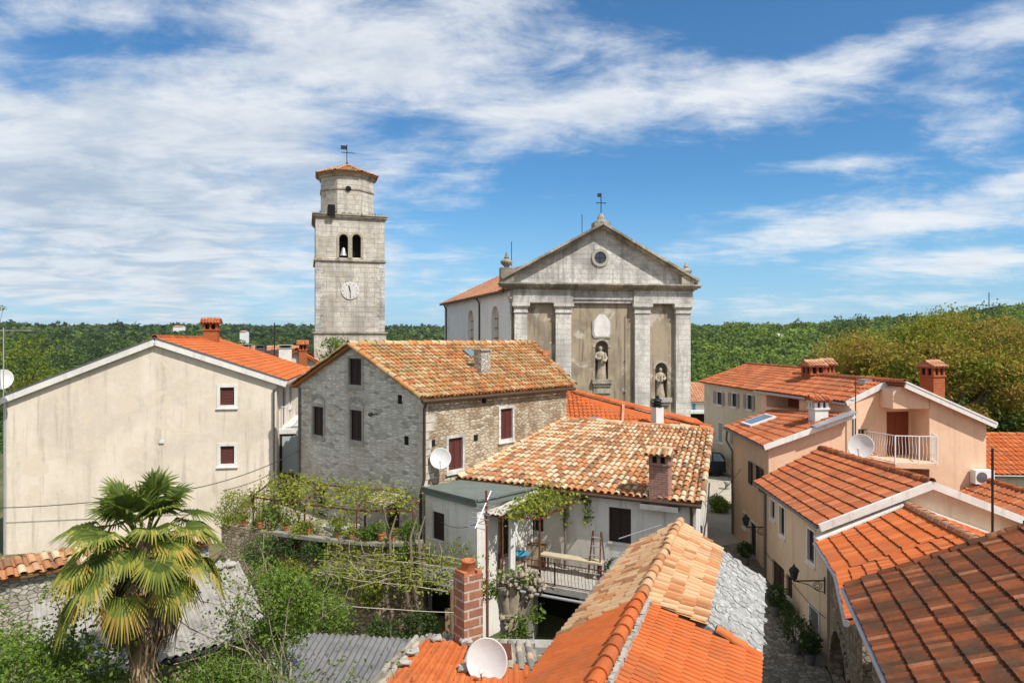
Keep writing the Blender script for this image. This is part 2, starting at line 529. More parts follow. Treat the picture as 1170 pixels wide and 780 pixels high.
M['statue_stone'] = plain('statue_stone', (0.42, 0.36, 0.27), 0.85, 0, 0.75, 6, 0.4)
M['nave_plaster'] = plaster('nave_plaster', (0.76, 0.755, 0.74), (0.58, 0.57, 0.55), 0.3, 0.3)
M['cream_plaster'] = plaster('cream_plaster', (0.71, 0.62, 0.515), (0.52, 0.445, 0.36), 0.55, 0.6, patch=((0.66, 0.565, 0.45), 0.555))
M['pale_plaster'] = plaster('pale_plaster', (0.56, 0.50, 0.40), (0.4, 0.34, 0.25), 0.5, 0.4)
M['white_plaster'] = plaster('white_plaster', (0.68, 0.65, 0.60), (0.44, 0.40, 0.35), 0.6, 0.75)
M['peach_plaster'] = plaster('peach_plaster', (0.74, 0.51, 0.35), (0.60, 0.40, 0.26), 0.45, 0.3)
M['sand_plaster'] = plaster('sand_plaster', (0.66, 0.52, 0.38), (0.48, 0.36, 0.25), 0.5, 0.45)
M['far_plaster'] = plaster('far_plaster', (0.58, 0.50, 0.38), (0.45, 0.37, 0.26), 0.5, 0.4)
M['trim_white'] = plaster('trim_white', (0.72, 0.70, 0.66), (0.45, 0.43, 0.4), 0.4, 0.4)
M['tile_old'] = tilemat('tile_old', [(0, (0.17, 0.10, 0.06)), (0.12, (0.34, 0.14, 0.06)), (0.3, (0.48, 0.19, 0.075)), (0.45, (0.52, 0.30, 0.16)), (0.65, (0.56, 0.41, 0.26)), (0.85, (0.60, 0.48, 0.33)), (1, (0.50, 0.41, 0.27))], (0.15, 0.115, 0.075), 0.40, (0.45, 0.34, 0.13), 0.22)
M['tile_stonehouse'] = tilemat('tile_stonehouse', [(0, (0.20, 0.10, 0.055)), (0.15, (0.42, 0.14, 0.05)), (0.4, (0.50, 0.18, 0.06)), (0.6, (0.46, 0.24, 0.11)), (0.8, (0.45, 0.32, 0.17)), (1, (0.54, 0.42, 0.26))], (0.19, 0.145, 0.065), 0.62, (0.42, 0.31, 0.09), 0.5, 0.85, 0.5, 0.44)
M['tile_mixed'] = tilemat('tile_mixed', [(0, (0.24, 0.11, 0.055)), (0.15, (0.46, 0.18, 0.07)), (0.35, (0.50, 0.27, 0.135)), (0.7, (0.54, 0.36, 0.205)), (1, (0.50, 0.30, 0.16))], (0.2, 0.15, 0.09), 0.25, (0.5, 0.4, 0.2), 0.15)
M['tile_new'] = tilemat('tile_new', [(0, (0.36, 0.085, 0.022)), (0.15, (0.44, 0.098, 0.022)), (0.6, (0.49, 0.115, 0.027)), (1, (0.54, 0.155, 0.045))], (0.25, 0.085, 0.035), 0.5, (0.40, 0.23, 0.12), 0.10)
M['tile_orange'] = tilemat('tile_orange', [(0, (0.30, 0.075, 0.022)), (0.12, (0.43, 0.095, 0.022)), (0.6, (0.48, 0.112, 0.026)), (1, (0.54, 0.16, 0.05))], (0.24, 0.09, 0.04), 0.45, (0.42, 0.26, 0.14), 0.10)
M['mossy_coping'] = plain('mossy_coping', (0.27, 0.25, 0.20), 0.9, 0, 0.8, 3, 0.4)
M['tile_red'] = tilemat('tile_red', [(0, (0.22, 0.065, 0.028)), (0.12, (0.33, 0.088, 0.032)), (0.6, (0.40, 0.11, 0.038)), (1, (0.48, 0.17, 0.07))], (0.20, 0.085, 0.045), 0.55, (0.42, 0.26, 0.14), 0.12)
M['tile_brown'] = tilemat('tile_brown', [(0, (0.085, 0.028, 0.012)), (0.45, (0.165, 0.046, 0.016)), (0.8, (0.24, 0.066, 0.022)), (1, (0.34, 0.135, 0.065))], (0.05, 0.032, 0.018), 0.8, (0.30, 0.24, 0.16), 0.05, 0.85, 1.6, 0.42)
M['tile_faded'] = tilemat('tile_faded', [(0, (0.42, 0.17, 0.085)), (0.5, (0.50, 0.24, 0.13)), (1, (0.56, 0.32, 0.2))], (0.24, 0.13, 0.08), 0.5)
M['tile_grey'] = tilemat('tile_grey', [(0, (0.20, 0.17, 0.14)), (0.5, (0.38, 0.34, 0.28)), (0.8, (0.46, 0.40, 0.30)), (1, (0.5, 0.36, 0.24))], (0.14, 0.13, 0.11), 0.6)
M['slab_stone'] = rubble('slab_stone', [(0, (0.24, 0.24, 0.23)), (0.5, (0.36, 0.36, 0.345)), (1, (0.46, 0.46, 0.44))], (0.26, 0.255, 0.245), 4.6, 6.5, 0.09, ((0.26, 0.25, 0.23), 0.4), 0.3)
M['fibre_cement'] = plain('fibre_cement', (0.37, 0.34, 0.30), 0.9, 0, 0.65, 2.5, 0.3)
M['fibre_light'] = plain('fibre_light', (0.42, 0.395, 0.35), 0.9, 0, 0.4, 3, 0.2)
M['fibre_dark'] = plain('fibre_dark', (0.20, 0.195, 0.19), 0.9, 0, 0.7, 2.0, 0.3)
M['felt_green'] = plain('felt_green', (0.145, 0.165, 0.145), 0.9, 0, 0.4, 2.0, 0.2)
M['shutter_red'] = plain('shutter_red', (0.105, 0.028, 0.022), 0.6, 0, 0.4)
M['shutter_dark'] = plain('shutter_dark', (0.035, 0.018, 0.013), 0.6, 0, 0.5)
M['shutter_grey'] = plain('shutter_grey', (0.33, 0.30, 0.26), 0.7, 0, 0.3)
M['door_brown'] = plain('door_brown', (0.20, 0.055, 0.02), 0.6, 0, 0.3)
M['glass_dark'] = glassmat('glass_dark')
M['glass_sky'] = glassmat('glass_sky', (0.16, 0.22, 0.24), 0.05)
M['glass_curtain'] = glassmat('glass_curtain', (0.38, 0.43, 0.44), 0.15)
M['void'] = plain('void', (0.012, 0.011, 0.010), 0.95, 0, 0.3)  # near-black colour painted in place of the darkness inside openings
M['brick_orange'] = brickmat('brick_orange', (0.42, 0.115, 0.04), (0.36, 0.09, 0.03), (0.34, 0.13, 0.06), 0.25, 0.075)
M['brick_pink'] = brickmat('brick_pink', (0.34, 0.165, 0.125), (0.28, 0.13, 0.10), (0.38, 0.28, 0.23), 0.25, 0.075)
M['brick_block'] = brickmat('brick_block', (0.36, 0.16, 0.09), (0.27, 0.12, 0.08), (0.44, 0.37, 0.31), 0.6, 0.20, 0.03)
M['terracotta'] = plain('terracotta', (0.45, 0.16, 0.07), 0.85, 0, 0.5, 5, 0.2)
M['gutter'] = plain('gutter', (0.20, 0.20, 0.20), 0.45, 0.6, 0.3)
M['gutter_brown'] = plain('gutter_brown', (0.10, 0.065, 0.045), 0.5, 0.3, 0.3)
M['gutter_light'] = plain('gutter_light', (0.48, 0.50, 0.53), 0.4, 0.5, 0.3)
M['iron'] = plain('iron', (0.035, 0.033, 0.032), 0.6, 0.4, 0.3)
M['rust'] = plain('rust', (0.16, 0.055, 0.03), 0.8, 0.2, 0.6)
M['white_metal'] = plain('white_metal', (0.74, 0.74, 0.72), 0.5, 0, 0.15)
M['dish_white'] = plain('dish_white', (0.64, 0.63, 0.61), 0.45, 0, 0.25, 3)
M['concrete'] = plain('concrete', (0.38, 0.36, 0.32), 0.9, 0, 0.55, 4, 0.3)
M['wood'] = plain('wood', (0.22, 0.15, 0.085), 0.85, 0, 0.6, 8, 0.3)
M['wood_pale'] = plain('wood_pale', (0.50, 0.42, 0.29), 0.8, 0, 0.4, 6, 0.2)
M['bark'] = plain('bark', (0.17, 0.135, 0.10), 0.95, 0, 0.7, 9, 0.8)
M['bark_pale'] = plain('bark_pale', (0.36, 0.30, 0.22), 0.95, 0, 0.75, 9, 0.8)
M['twig'] = plain('twig', (0.30, 0.25, 0.18), 0.9, 0, 0.5, 9, 0.3)
M['blue_plastic'] = plain('blue_plastic', (0.06, 0.30, 0.45), 0.4, 0, 0.1)
M['cable'] = plain('cable', (0.03, 0.03, 0.03), 0.6, 0, 0.1)
M['cable_pale'] = plain('cable_pale', (0.45, 0.43, 0.38), 0.6, 0, 0.1)
M['rope'] = plain('rope', (0.55, 0.5, 0.4), 0.8, 0, 0.1)
M['black'] = plain('black', (0.015, 0.015, 0.015), 0.5, 0, 0.2)
M['car_paint'] = plain('car_paint', (0.022, 0.028, 0.045), 0.25, 0.2, 0.05, 3, 0)
M['car_lamp'] = plain('car_lamp', (0.5, 0.03, 0.02), 0.3, 0, 0.05)
M['rubber'] = plain('rubber', (0.02, 0.02, 0.02), 0.8, 0, 0.2)
M['alloy'] = plain('alloy', (0.55, 0.55, 0.56), 0.35, 0.6, 0.2)
M['leaf_palm'] = leafmat('leaf_palm', [(0, (0.035, 0.06, 0.012)), (0.3, (0.085, 0.125, 0.022)), (0.5, (0.19, 0.23, 0.04)), (0.68, (0.37, 0.33, 0.055)), (0.82, (0.46, 0.31, 0.06)), (1, (0.30, 0.19, 0.09))], 0.35)
M['palm_dead'] = leafmat('palm_dead', [(0, (0.09, 0.06, 0.036)), (0.5, (0.21, 0.145, 0.09)), (1, (0.36, 0.26, 0.155))], 0.1)
M['leaf_shrub'] = leafmat('leaf_shrub', [(0, (0.035, 0.07, 0.014)), (0.4, (0.09, 0.155, 0.024)), (0.75, (0.175, 0.26, 0.038)), (1, (0.29, 0.36, 0.07))], 0.4, (0.9, 0.5))
M['leaf_vine'] = leafmat('leaf_vine', [(0, (0.09, 0.13, 0.018)), (0.4, (0.22, 0.27, 0.035)), (0.75, (0.34, 0.36, 0.05)), (1, (0.38, 0.30, 0.07))], 0.45, (1.2, 0.4))
M['leaf_dark'] = leafmat('leaf_dark', [(0, (0.018, 0.04, 0.012)), (0.5, (0.045, 0.09, 0.02)), (1, (0.10, 0.16, 0.03))], 0.25, (1.2, 0.4))
M['leaf_oak'] = leafmat('leaf_oak', [(0, (0.08, 0.12, 0.016)), (0.3, (0.20, 0.24, 0.028)), (0.52, (0.36, 0.32, 0.042)), (0.70, (0.37, 0.235, 0.052)), (1, (0.29, 0.15, 0.05))], 0.45, (0.28, 1.2))
M['leaf_forest'] = leafmat('leaf_forest', [(0, (0.022, 0.045, 0.014)), (0.3, (0.062, 0.105, 0.018)), (0.6, (0.125, 0.19, 0.024)), (0.85, (0.20, 0.27, 0.034)), (1, (0.25, 0.26, 0.05))], 0.25, (0.012, 1.15))
M['flower'] = leafmat('flower', [(0, (0.45, 0.03, 0.03)), (0.5, (0.55, 0.12, 0.03)), (1, (0.6, 0.35, 0.05))], 0.3)


def groundmat():
    m, nt, b = newmat('earth_and_grass', 0.95)
    co = obco(nt)
    n1 = noise(nt, co, 0.25, 8, 0.65)
    n2 = noise(nt, co, 6, 8, 0.7)
    c = ramp(nt, n1, [(0.35, (0.05, 0.075, 0.02)), (0.5, (0.10, 0.11, 0.04)), (0.65, (0.19, 0.15, 0.09))])
    c = mix(nt, mapr(nt, n2, 0.4, 0.7, 0, 0.5), c, (0.05, 0.05, 0.025))
    nt.links.new(c, b.inputs['Base Color'])
    bump(nt, b, n2, 0.6, 0.05)
    return m


def pavemat(name, stops, mortar, grass, gthr, sx=5, sy=6):
    m, nt, b = newmat(name, 0.92)
    co = obco(nt)
    mp = nd(nt, 'ShaderNodeMapping', {0: co, 'Scale': (sx, sy, 1)}).outputs[0]
    v1 = nd(nt, 'ShaderNodeTexVoronoi', {'Vector': mp, 'Scale': 1.0, 'Randomness': 0.9}, voronoi_dimensions='2D')
    ve = nd(nt, 'ShaderNodeTexVoronoi', {'Vector': mp, 'Scale': 1.0, 'Randomness': 0.9}, voronoi_dimensions='2D', feature='DISTANCE_TO_EDGE').outputs[0]
    r = nd(nt, 'ShaderNodeSeparateColor', {0: v1.outputs['Color']}).outputs[0]
    em = mapr(nt, ve, 0.0, 0.12)
    c = mix(nt, em, mortar, ramp(nt, r, stops))
    n1 = noise(nt, co, 0.7, 8, 0.7, 0.3)
    n2 = noise(nt, co, 9, 6, 0.7)
    c = mix(nt, mapr(nt, mth(nt, 'ADD', n1, mth(nt, 'MULTIPLY', n2, 0.2)), gthr, gthr + 0.08), c, grass)
    c = mix(nt, mapr(nt, n2, 0.4, 0.7, 0, 0.35), c, mortar)
    nt.links.new(c, b.inputs['Base Color'])
    bump(nt, b, mth(nt, 'ADD', em, n2), 0.7, 0.03)
    return m


M['ground'] = groundmat()
M['cobble'] = pavemat('cobble', [(0, (0.16, 0.14, 0.115)), (0.5, (0.26, 0.235, 0.2)), (1, (0.36, 0.33, 0.28))], (0.09, 0.085, 0.06), (0.12, 0.12, 0.045), 0.70)
M['plaza'] = pavemat('plaza', [(0, (0.40, 0.35, 0.28)), (0.5, (0.47, 0.42, 0.34)), (1, (0.53, 0.48, 0.40))], (0.36, 0.32, 0.25), (0.22, 0.20, 0.09), 0.68, 9, 9)
M['court'] = pavemat('court', [(0, (0.28, 0.24, 0.18)), (0.5, (0.36, 0.32, 0.25)), (1, (0.44, 0.39, 0.31))], (0.16, 0.14, 0.10), (0.10, 0.11, 0.04), 0.66, 3, 3)
# ------------------------------------------------------------------ terrain
def sm(x, a, b):
    t = np.clip((np.asarray(x, float) - a) / (b - a), 0, 1)
    return t * t * (3 - 2 * t)


def near_z(x, y):
    return -0.75 * (1 - sm(y, 20, 29))


def crest(az):
    s = np.tan(np.clip(az, -1.2, 1.2))
    rc = 1500 + (620 - 1500) * sm(s, 0.08, 0.3)
    e = np.interp(s, [-1, -0.75, -0.4, -0.1, 0.05, 0.2, 0.28, 0.4, 0.5, 0.6, 0.68, 0.76, 1.0],
                  [0.006, 0.007, 0.008, 0.007, 0.006, 0.005, 0.006, 0.007, 0.010, 0.015, 0.022, 0.031, 0.046])
    return rc, e


def height(x, y):
    x = np.asarray(x, float); y = np.asarray(y, float)
    r = np.hypot(x, y)
    az = np.arctan2(x, y)
    rc, e = crest(az)
    zc = CAMZ + e * rc * np.maximum(np.cos(az), 0.25)
    dip = -13.0
    z = near_z(x, y) * (1 - sm(r, 60, 80))
    z = z + dip * sm(r, 66, 122)
    t = np.clip((r - 180) / (rc - 180), 0, 1)
    bumps = 0.05 * (np.sin(x / 61.0 + 1.3) * np.cos(y / 83.0) + 0.6 * np.sin(x / 29.0 + y / 47.0)) * np.clip(r - 200, 0, 400) * 0.06
    z = z + (zc - dip) * (0.35 * t + 0.65 * t * t * (3 - 2 * t)) * (r > 180) + bumps
    z = z - (zc + 5) * sm(r, rc * 1.05, rc * 2.4)
    return z


def build_ground():
    rad = np.concatenate([np.arange(0.5, 60, 1.0), np.geomspace(60, 4500, 64)])
    na = 260
    ang = np.arange(na) / na * 2 * math.pi
    mb = MB()
    v = []
    for r in rad:
        x = r * np.sin(ang); y = r * np.cos(ang)
        v.append(np.stack([x, y, height(x, y)], 1))
    v = np.concatenate(v)
    i0 = np.arange(na); i1 = (i0 + 1) % na
    q = np.concatenate([np.stack([k * na + i0, (k + 1) * na + i0, (k + 1) * na + i1, k * na + i1], 1) for k in range(len(rad) - 1)])
    mb.add(v, q[:, ::-1])
    mb.add(v[:na], [tuple(range(na))[::-1]])
    struct(mb.build('ground', M['ground'], smooth=True))


build_ground()


def sheet(name, left, right, n, m, mat, dz):
    """paving laid over the ground between two edge polylines"""
    L = np.array(left, float); Rr = np.array(right, float)
    def res(P):
        d = np.concatenate([[0], np.cumsum(np.linalg.norm(np.diff(P, axis=0), axis=1))])
        t = np.linspace(0, d[-1], n)
        return np.stack([np.interp(t, d, P[:, 0]), np.interp(t, d, P[:, 1])], 1)
    a, b = res(L), res(Rr)
    s = np.linspace(0, 1, m)[None, :, None]
    p = a[:, None] * (1 - s) + b[:, None] * s
    z = height(p[..., 0], p[..., 1]) + dz
    v = np.concatenate([p, z[..., None]], 2).reshape(-1, 3)
    i = np.arange(n - 1)[:, None] * m + np.arange(m - 1)[None, :]
    i = i.ravel()
    mb = MB()
    q = np.stack([i, i + 1, i + m + 1, i + m], 1)
    c = np.cross(v[q[0][1]] - v[q[0][0]], v[q[0][2]] - v[q[0][1]])
    mb.add(v, q if c[2] > 0 else q[:, ::-1])
    return struct(mb.build(name, mat, smooth=True))


sheet('plaza', [(4, 60), (7.3, 34), (7.5, 29)], [(30, 60), (15.2, 46), (10.4, 30.2)], 60, 24, M['plaza'], 0.02)
sheet('alley', [(7.5, 29.2), (7.3, 26), (4.5, 20), (4.0, 9)], [(10.4, 30.6), (9.9, 26), (9.3, 20), (6.0, 9)], 60, 14, M['cobble'], 0.03)
sheet('courtyard', [(-9, 23), (-8, 17), (-8, 13)], [(2.2, 21.6), (2.0, 18), (1.5, 13)], 40, 30, M['court'], 0.02)


# ------------------------------------------------------------------ far forest
def build_forest():
    g = np.random.default_rng(11)
    trees = []
    r = 112.0
    while r < 1640:
        d = 4.6 + r * 0.0056
        az = -0.80 + g.random() * d / r
        while az < 0.80:
            rr = r + (g.random() - 0.5) * d * 1.1
            aa = az + (g.random() - 0.5) * d / r * 0.9
            rc, _ = crest(np.array(aa))
            if rr < rc * 1.06 and g.random() > 0.04:
                trees.append((rr, aa, d))
            az += d / r
        r += d * 0.85
    T = np.array(trees)
    x = T[:, 0] * np.sin(T[:, 1]); y = T[:, 0] * np.cos(T[:, 1])
    z = height(x, y)
    mb = MB()
    for i in range(len(T)):
        rr, aa, d = T[i]
        n = 560 if rr < 200 else 420 if rr < 350 else 260 if rr < 680 else 44 if rr < 1000 else 26
        R_ = d * (0.50 + 0.25 * g.random())
        H = R_ * (1.25 + 0.6 * g.random())
        dark = g.random()
        left = aa < 0.12
        con = g.random() < (0.22 if left else 0.05)
        if con: R_ *= 0.75; H *= 1.25
        u = g.normal(size=(n, 3)); u /= np.linalg.norm(u, axis=1)[:, None]
        u[:, 2] = np.abs(u[:, 2]) * 1.15 - 0.3
        u /= np.linalg.norm(u, axis=1)[:, None]
        lump = 1 + 0.22 * np.sin(u[:, 0] * 5 + i) * np.cos(u[:, 1] * 6 + 2 * i) + 0.12 * g.normal(size=n)
        c = u * lump[:, None] * np.array((R_, R_, H * 0.62)) + np.array((x[i], y[i], z[i] + H * 0.55))
        s = R_ * (0.45 if n < 30 else 0.34 if n < 50 else 0.135 if n < 300 else 0.105 if n < 500 else 0.09)
        nn = u + g.normal(size=(n, 3)) * 0.55
        nn /= np.linalg.norm(nn, axis=1)[:, None]
        t = np.cross(nn, g.normal(size=(n, 3))); t /= np.linalg.norm(t, axis=1)[:, None]
        b = np.cross(nn, t)
        k = s * (0.7 + 0.6 * g.random((n, 1)))
        v = np.stack([c - t * k - b * k * 0.6, c + t * k * 0.8 - b * k, c + t * k + b * k * 0.7, c - t * k * 0.7 + b * k], 1).reshape(-1, 3)
        q = np.arange(4 * n).reshape(n, 4)
        base = (0.04 + 0.1 * dark if con else 0.14 + 0.36 * dark) + (0.0 if left else 0.20)
        mb.add(v, q, base + 0.14 * (g.random(n) - 0.5))
    o = mb.build('forest', M['leaf_forest'])
    o['kind'] = 'stuff'
    o['label'] = 'green mixed woodland covering the far hillsides'


build_forest()


# ------------------------------------------------------------------ building helpers
class Wall:
    """vertical wall seen from outside with A on the left and B on the right"""
    def __init__(s, A, B):
        s.A = np.array(A[:2], float); s.B = np.array(B[:2], float)
        s.L = np.linalg.norm(s.B - s.A)
        s.d = (s.B - s.A) / s.L
        s.n = np.array((s.d[1], -s.d[0]))

    def p(s, u, z, o=0.0):
        q = s.A + s.d * u + s.n * o
        return np.array((q[0], q[1], z))

    def px(s, x, y):
        return on(s.A, s.B, x, y)

    def rect(s, x0, y0, x1, y1):
        """photo rectangle -> u0,u1,z0,z1 on this wall"""
        ym = (y0 + y1) / 2
        u0, _ = s.px(x0, ym); u1, _ = s.px(x1, ym)
        _, z1 = s.px((x0 + x1) / 2, y0); _, z0 = s.px((x0 + x1) / 2, y1)
        return [u0, u1, z0, z1]


def wall(mb, W, zb, prof, holes=(), rev=0.18, rnd=0.5):
    """prof: top height or list of (u, z); holes: [u0,u1,z0,z1,arch?]"""
    if np.isscalar(prof): prof = [(0, prof), (W.L, prof)]
    pu = [q[0] for q in prof]; pz = [q[1] for q in prof]
    cuts = sorted(set([0.0, W.L] + [u for u in pu if 0 < u < W.L] + [h[0] for h in holes] + [h[1] for h in holes]))
    top = lambda u: float(np.interp(u, pu, pz))
    for a, b in zip(cuts[:-1], cuts[1:]):
        if b - a < 1e-5: continue
        hs = sorted([h for h in holes if h[0] <= a + 1e-6 and h[1] >= b - 1e-6], key=lambda h: h[2])
        z = zb
        for h in hs:
            if h[2] > z + 1e-4:
                mb.poly([W.p(a, z), W.p(b, z), W.p(b, h[2]), W.p(a, h[2])], rnd)
            z = h[3]
        mb.poly([W.p(a, z), W.p(b, z), W.p(b, top(b)), W.p(a, top(a))], rnd)
    for h in holes:
        u0, u1, z0, z1 = h[:4]
        arch = len(h) > 4 and h[4]
        zs = z1 - (u1 - u0) / 2 * (arch if arch else 0)
        if arch:
            um = (u0 + u1) / 2; r = (u1 - u0) / 2; k = zs
            th = np.linspace(math.pi, 0, 17)
            arc = [(um + r * math.cos(t), k + (z1 - k) * math.sin(t)) for t in th]
            mb.poly([W.p(u0, z1)] + [W.p(*q) for q in arc[:9]], rnd)
            mb.poly([W.p(u1, z1)] + [W.p(*q) for q in arc[:7:-1]][::1], rnd)
            for q0, q1 in zip(arc[:-1], arc[1:]):
                mb.poly([W.p(q0[0], q0[1]), W.p(q0[0], q0[1], -rev), W.p(q1[0], q1[1], -rev), W.p(q1[0], q1[1])], rnd)
        else:
            mb.poly([W.p(u0, z1), W.p(u0, z1, -rev), W.p(u1, z1, -rev), W.p(u1, z1)], rnd)
        mb.poly([W.p(u0, z0), W.p(u1, z0), W.p(u1, z0, -rev), W.p(u0, z0, -rev)], rnd)
        mb.poly([W.p(u0, z0), W.p(u0, z0, -rev), W.p(u0, zs, -rev), W.p(u0, zs)], rnd)
        mb.poly([W.p(u1, z0), W.p(u1, zs), W.p(u1, zs, -rev), W.p(u1, z0, -rev)], rnd)


def wbox(mb, W, u0, u1, z0, z1, o0, o1, rnd=0.5):
    mb.obox(W.p(u0, z0, o0), W.p(u1, z0, o0) - W.p(u0, z0, o0), W.p(u0, z0, o1) - W.p(u0, z0, o0), (0, 0, z1 - z0), rnd)


def louvres(mb, W, u0, u1, z0, z1, o, leaves=2):
    w = (u1 - u0) / leaves
    for k in range(leaves):
        a, b = u0 + k * w + 0.006, u0 + (k + 1) * w - 0.006
        st = 0.05
        wbox(mb, W, a, a + st, z0, z1, o - 0.04, o)
        wbox(mb, W, b - st, b, z0, z1, o - 0.04, o)
        wbox(mb, W, a + st, b - st, z0, z0 + 0.07, o - 0.04, o)
        wbox(mb, W, a + st, b - st, z1 - 0.07, z1, o - 0.04, o)
        n = max(4, int((z1 - z0 - 0.14) / 0.065))
        for i in range(n):
            z = z0 + 0.07 + (i + 0.1) * (z1 - z0 - 0.14) / n
            h = (z1 - z0 - 0.14) / n
            p = W.p(a + st, z, o - 0.004)
            mb.obox(p, W.p(b - st, z, o - 0.004) - p, np.array((-W.n[0] * 0.03, -W.n[1] * 0.03, h * 0.95)), np.array((-W.n[0] * 0.008, -W.n[1] * 0.008, -0.004)))
        wbox(mb, W, a + st, b - st, z0 + 0.06, z1 - 0.06, o - 0.06, o - 0.045)


def window(root, W, r, kind='louvre', frame='pale_stone', shutter='shutter_red', fw=0.11, rev=0.18, leaves=2, part='window', sill=True):
    """stone surround with its shutter or glass; r = u0,u1,z0,z1 of the opening"""
    u0, u1, z0, z1 = r[:4]
    mb = MB()
    f0 = -0.07
    f1 = 0.028
    if fw > 0:
        wbox(mb, W, u0 - fw, u0 + 0.012, z0 - fw, z1 + fw, f0, f1)
        wbox(mb, W, u1 - 0.012, u1 + fw, z0 - fw, z1 + fw, f0, f1)
        wbox(mb, W, u0 + 0.012, u1 - 0.012, z1 - 0.012, z1 + fw, f0, f1 - 0.003)
        wbox(mb, W, u0 + 0.012, u1 - 0.012, z0 - fw, z0 + 0.012, f0, f1 - 0.003)
        if sill: wbox(mb, W, u0 - fw - 0.03, u1 + fw + 0.03, z0 - fw - 0.05, z0 - fw + 0.002, f0, f1 + 0.045)
    else:
        wbox(mb, W, u0 - 0.02, u1 + 0.02, z0 - 0.06, z0 + 0.01, -0.1, 0.03)
    win = mb.build(part, M[frame], root)
    if kind == 'louvre':
        s = MB(); louvres(s, W, u0 + 0.012, u1 - 0.012, z0 + 0.012, z1 - 0.012, -0.06, leaves)
        s.build('shutter', M[shutter], win)
    elif kind == 'open':
        hw = (u1 - u0) / 2
        for a, b in ((u0 - fw - hw - 0.01, u0 - fw - 0.01), (u1 + fw + 0.01, u1 + fw + hw + 0.01)):
            s = MB(); louvres(s, W, a, b, z0, z1, 0.075, 1)
            s.build('shutter', M[shutter], win)
    elif kind == 'plank':
        s = MB()
        n = max(3, int((u1 - u0) / 0.14))
        for i in range(n):
            a = u0 + (u1 - u0) * i / n
            wbox(s, W, a + 0.004, a + (u1 - u0) / n - 0.004, z0 + 0.005, z1 - 0.005, -0.09, -0.05 + 0.004 * (i % 2))
        s.build('door' if 'door' in part else 'shutter', M[shutter], win)
    g = MB()
    wbox(g, W, u0 + 0.005, u1 - 0.005, z0 + 0.005, z1 - 0.005, -rev, -rev + 0.02)
    g.build('pane', M['glass_dark'] if kind in ('open', 'glass') else M['void'], win)
    if kind in ('open', 'glass'):
        c = MB()
        um = (u0 + u1) / 2
        for a, b in ((u0, u0 + 0.06), (um - 0.035, um + 0.035), (u1 - 0.06, u1)):
            wbox(c, W, a + 0.006, b - 0.006, z0 + 0.01, z1 - 0.01, -rev + 0.02, -rev + 0.06)
        c.build('casement', M['wood_pale'] if kind == 'glass' else M['shutter_dark'], win)
    return win


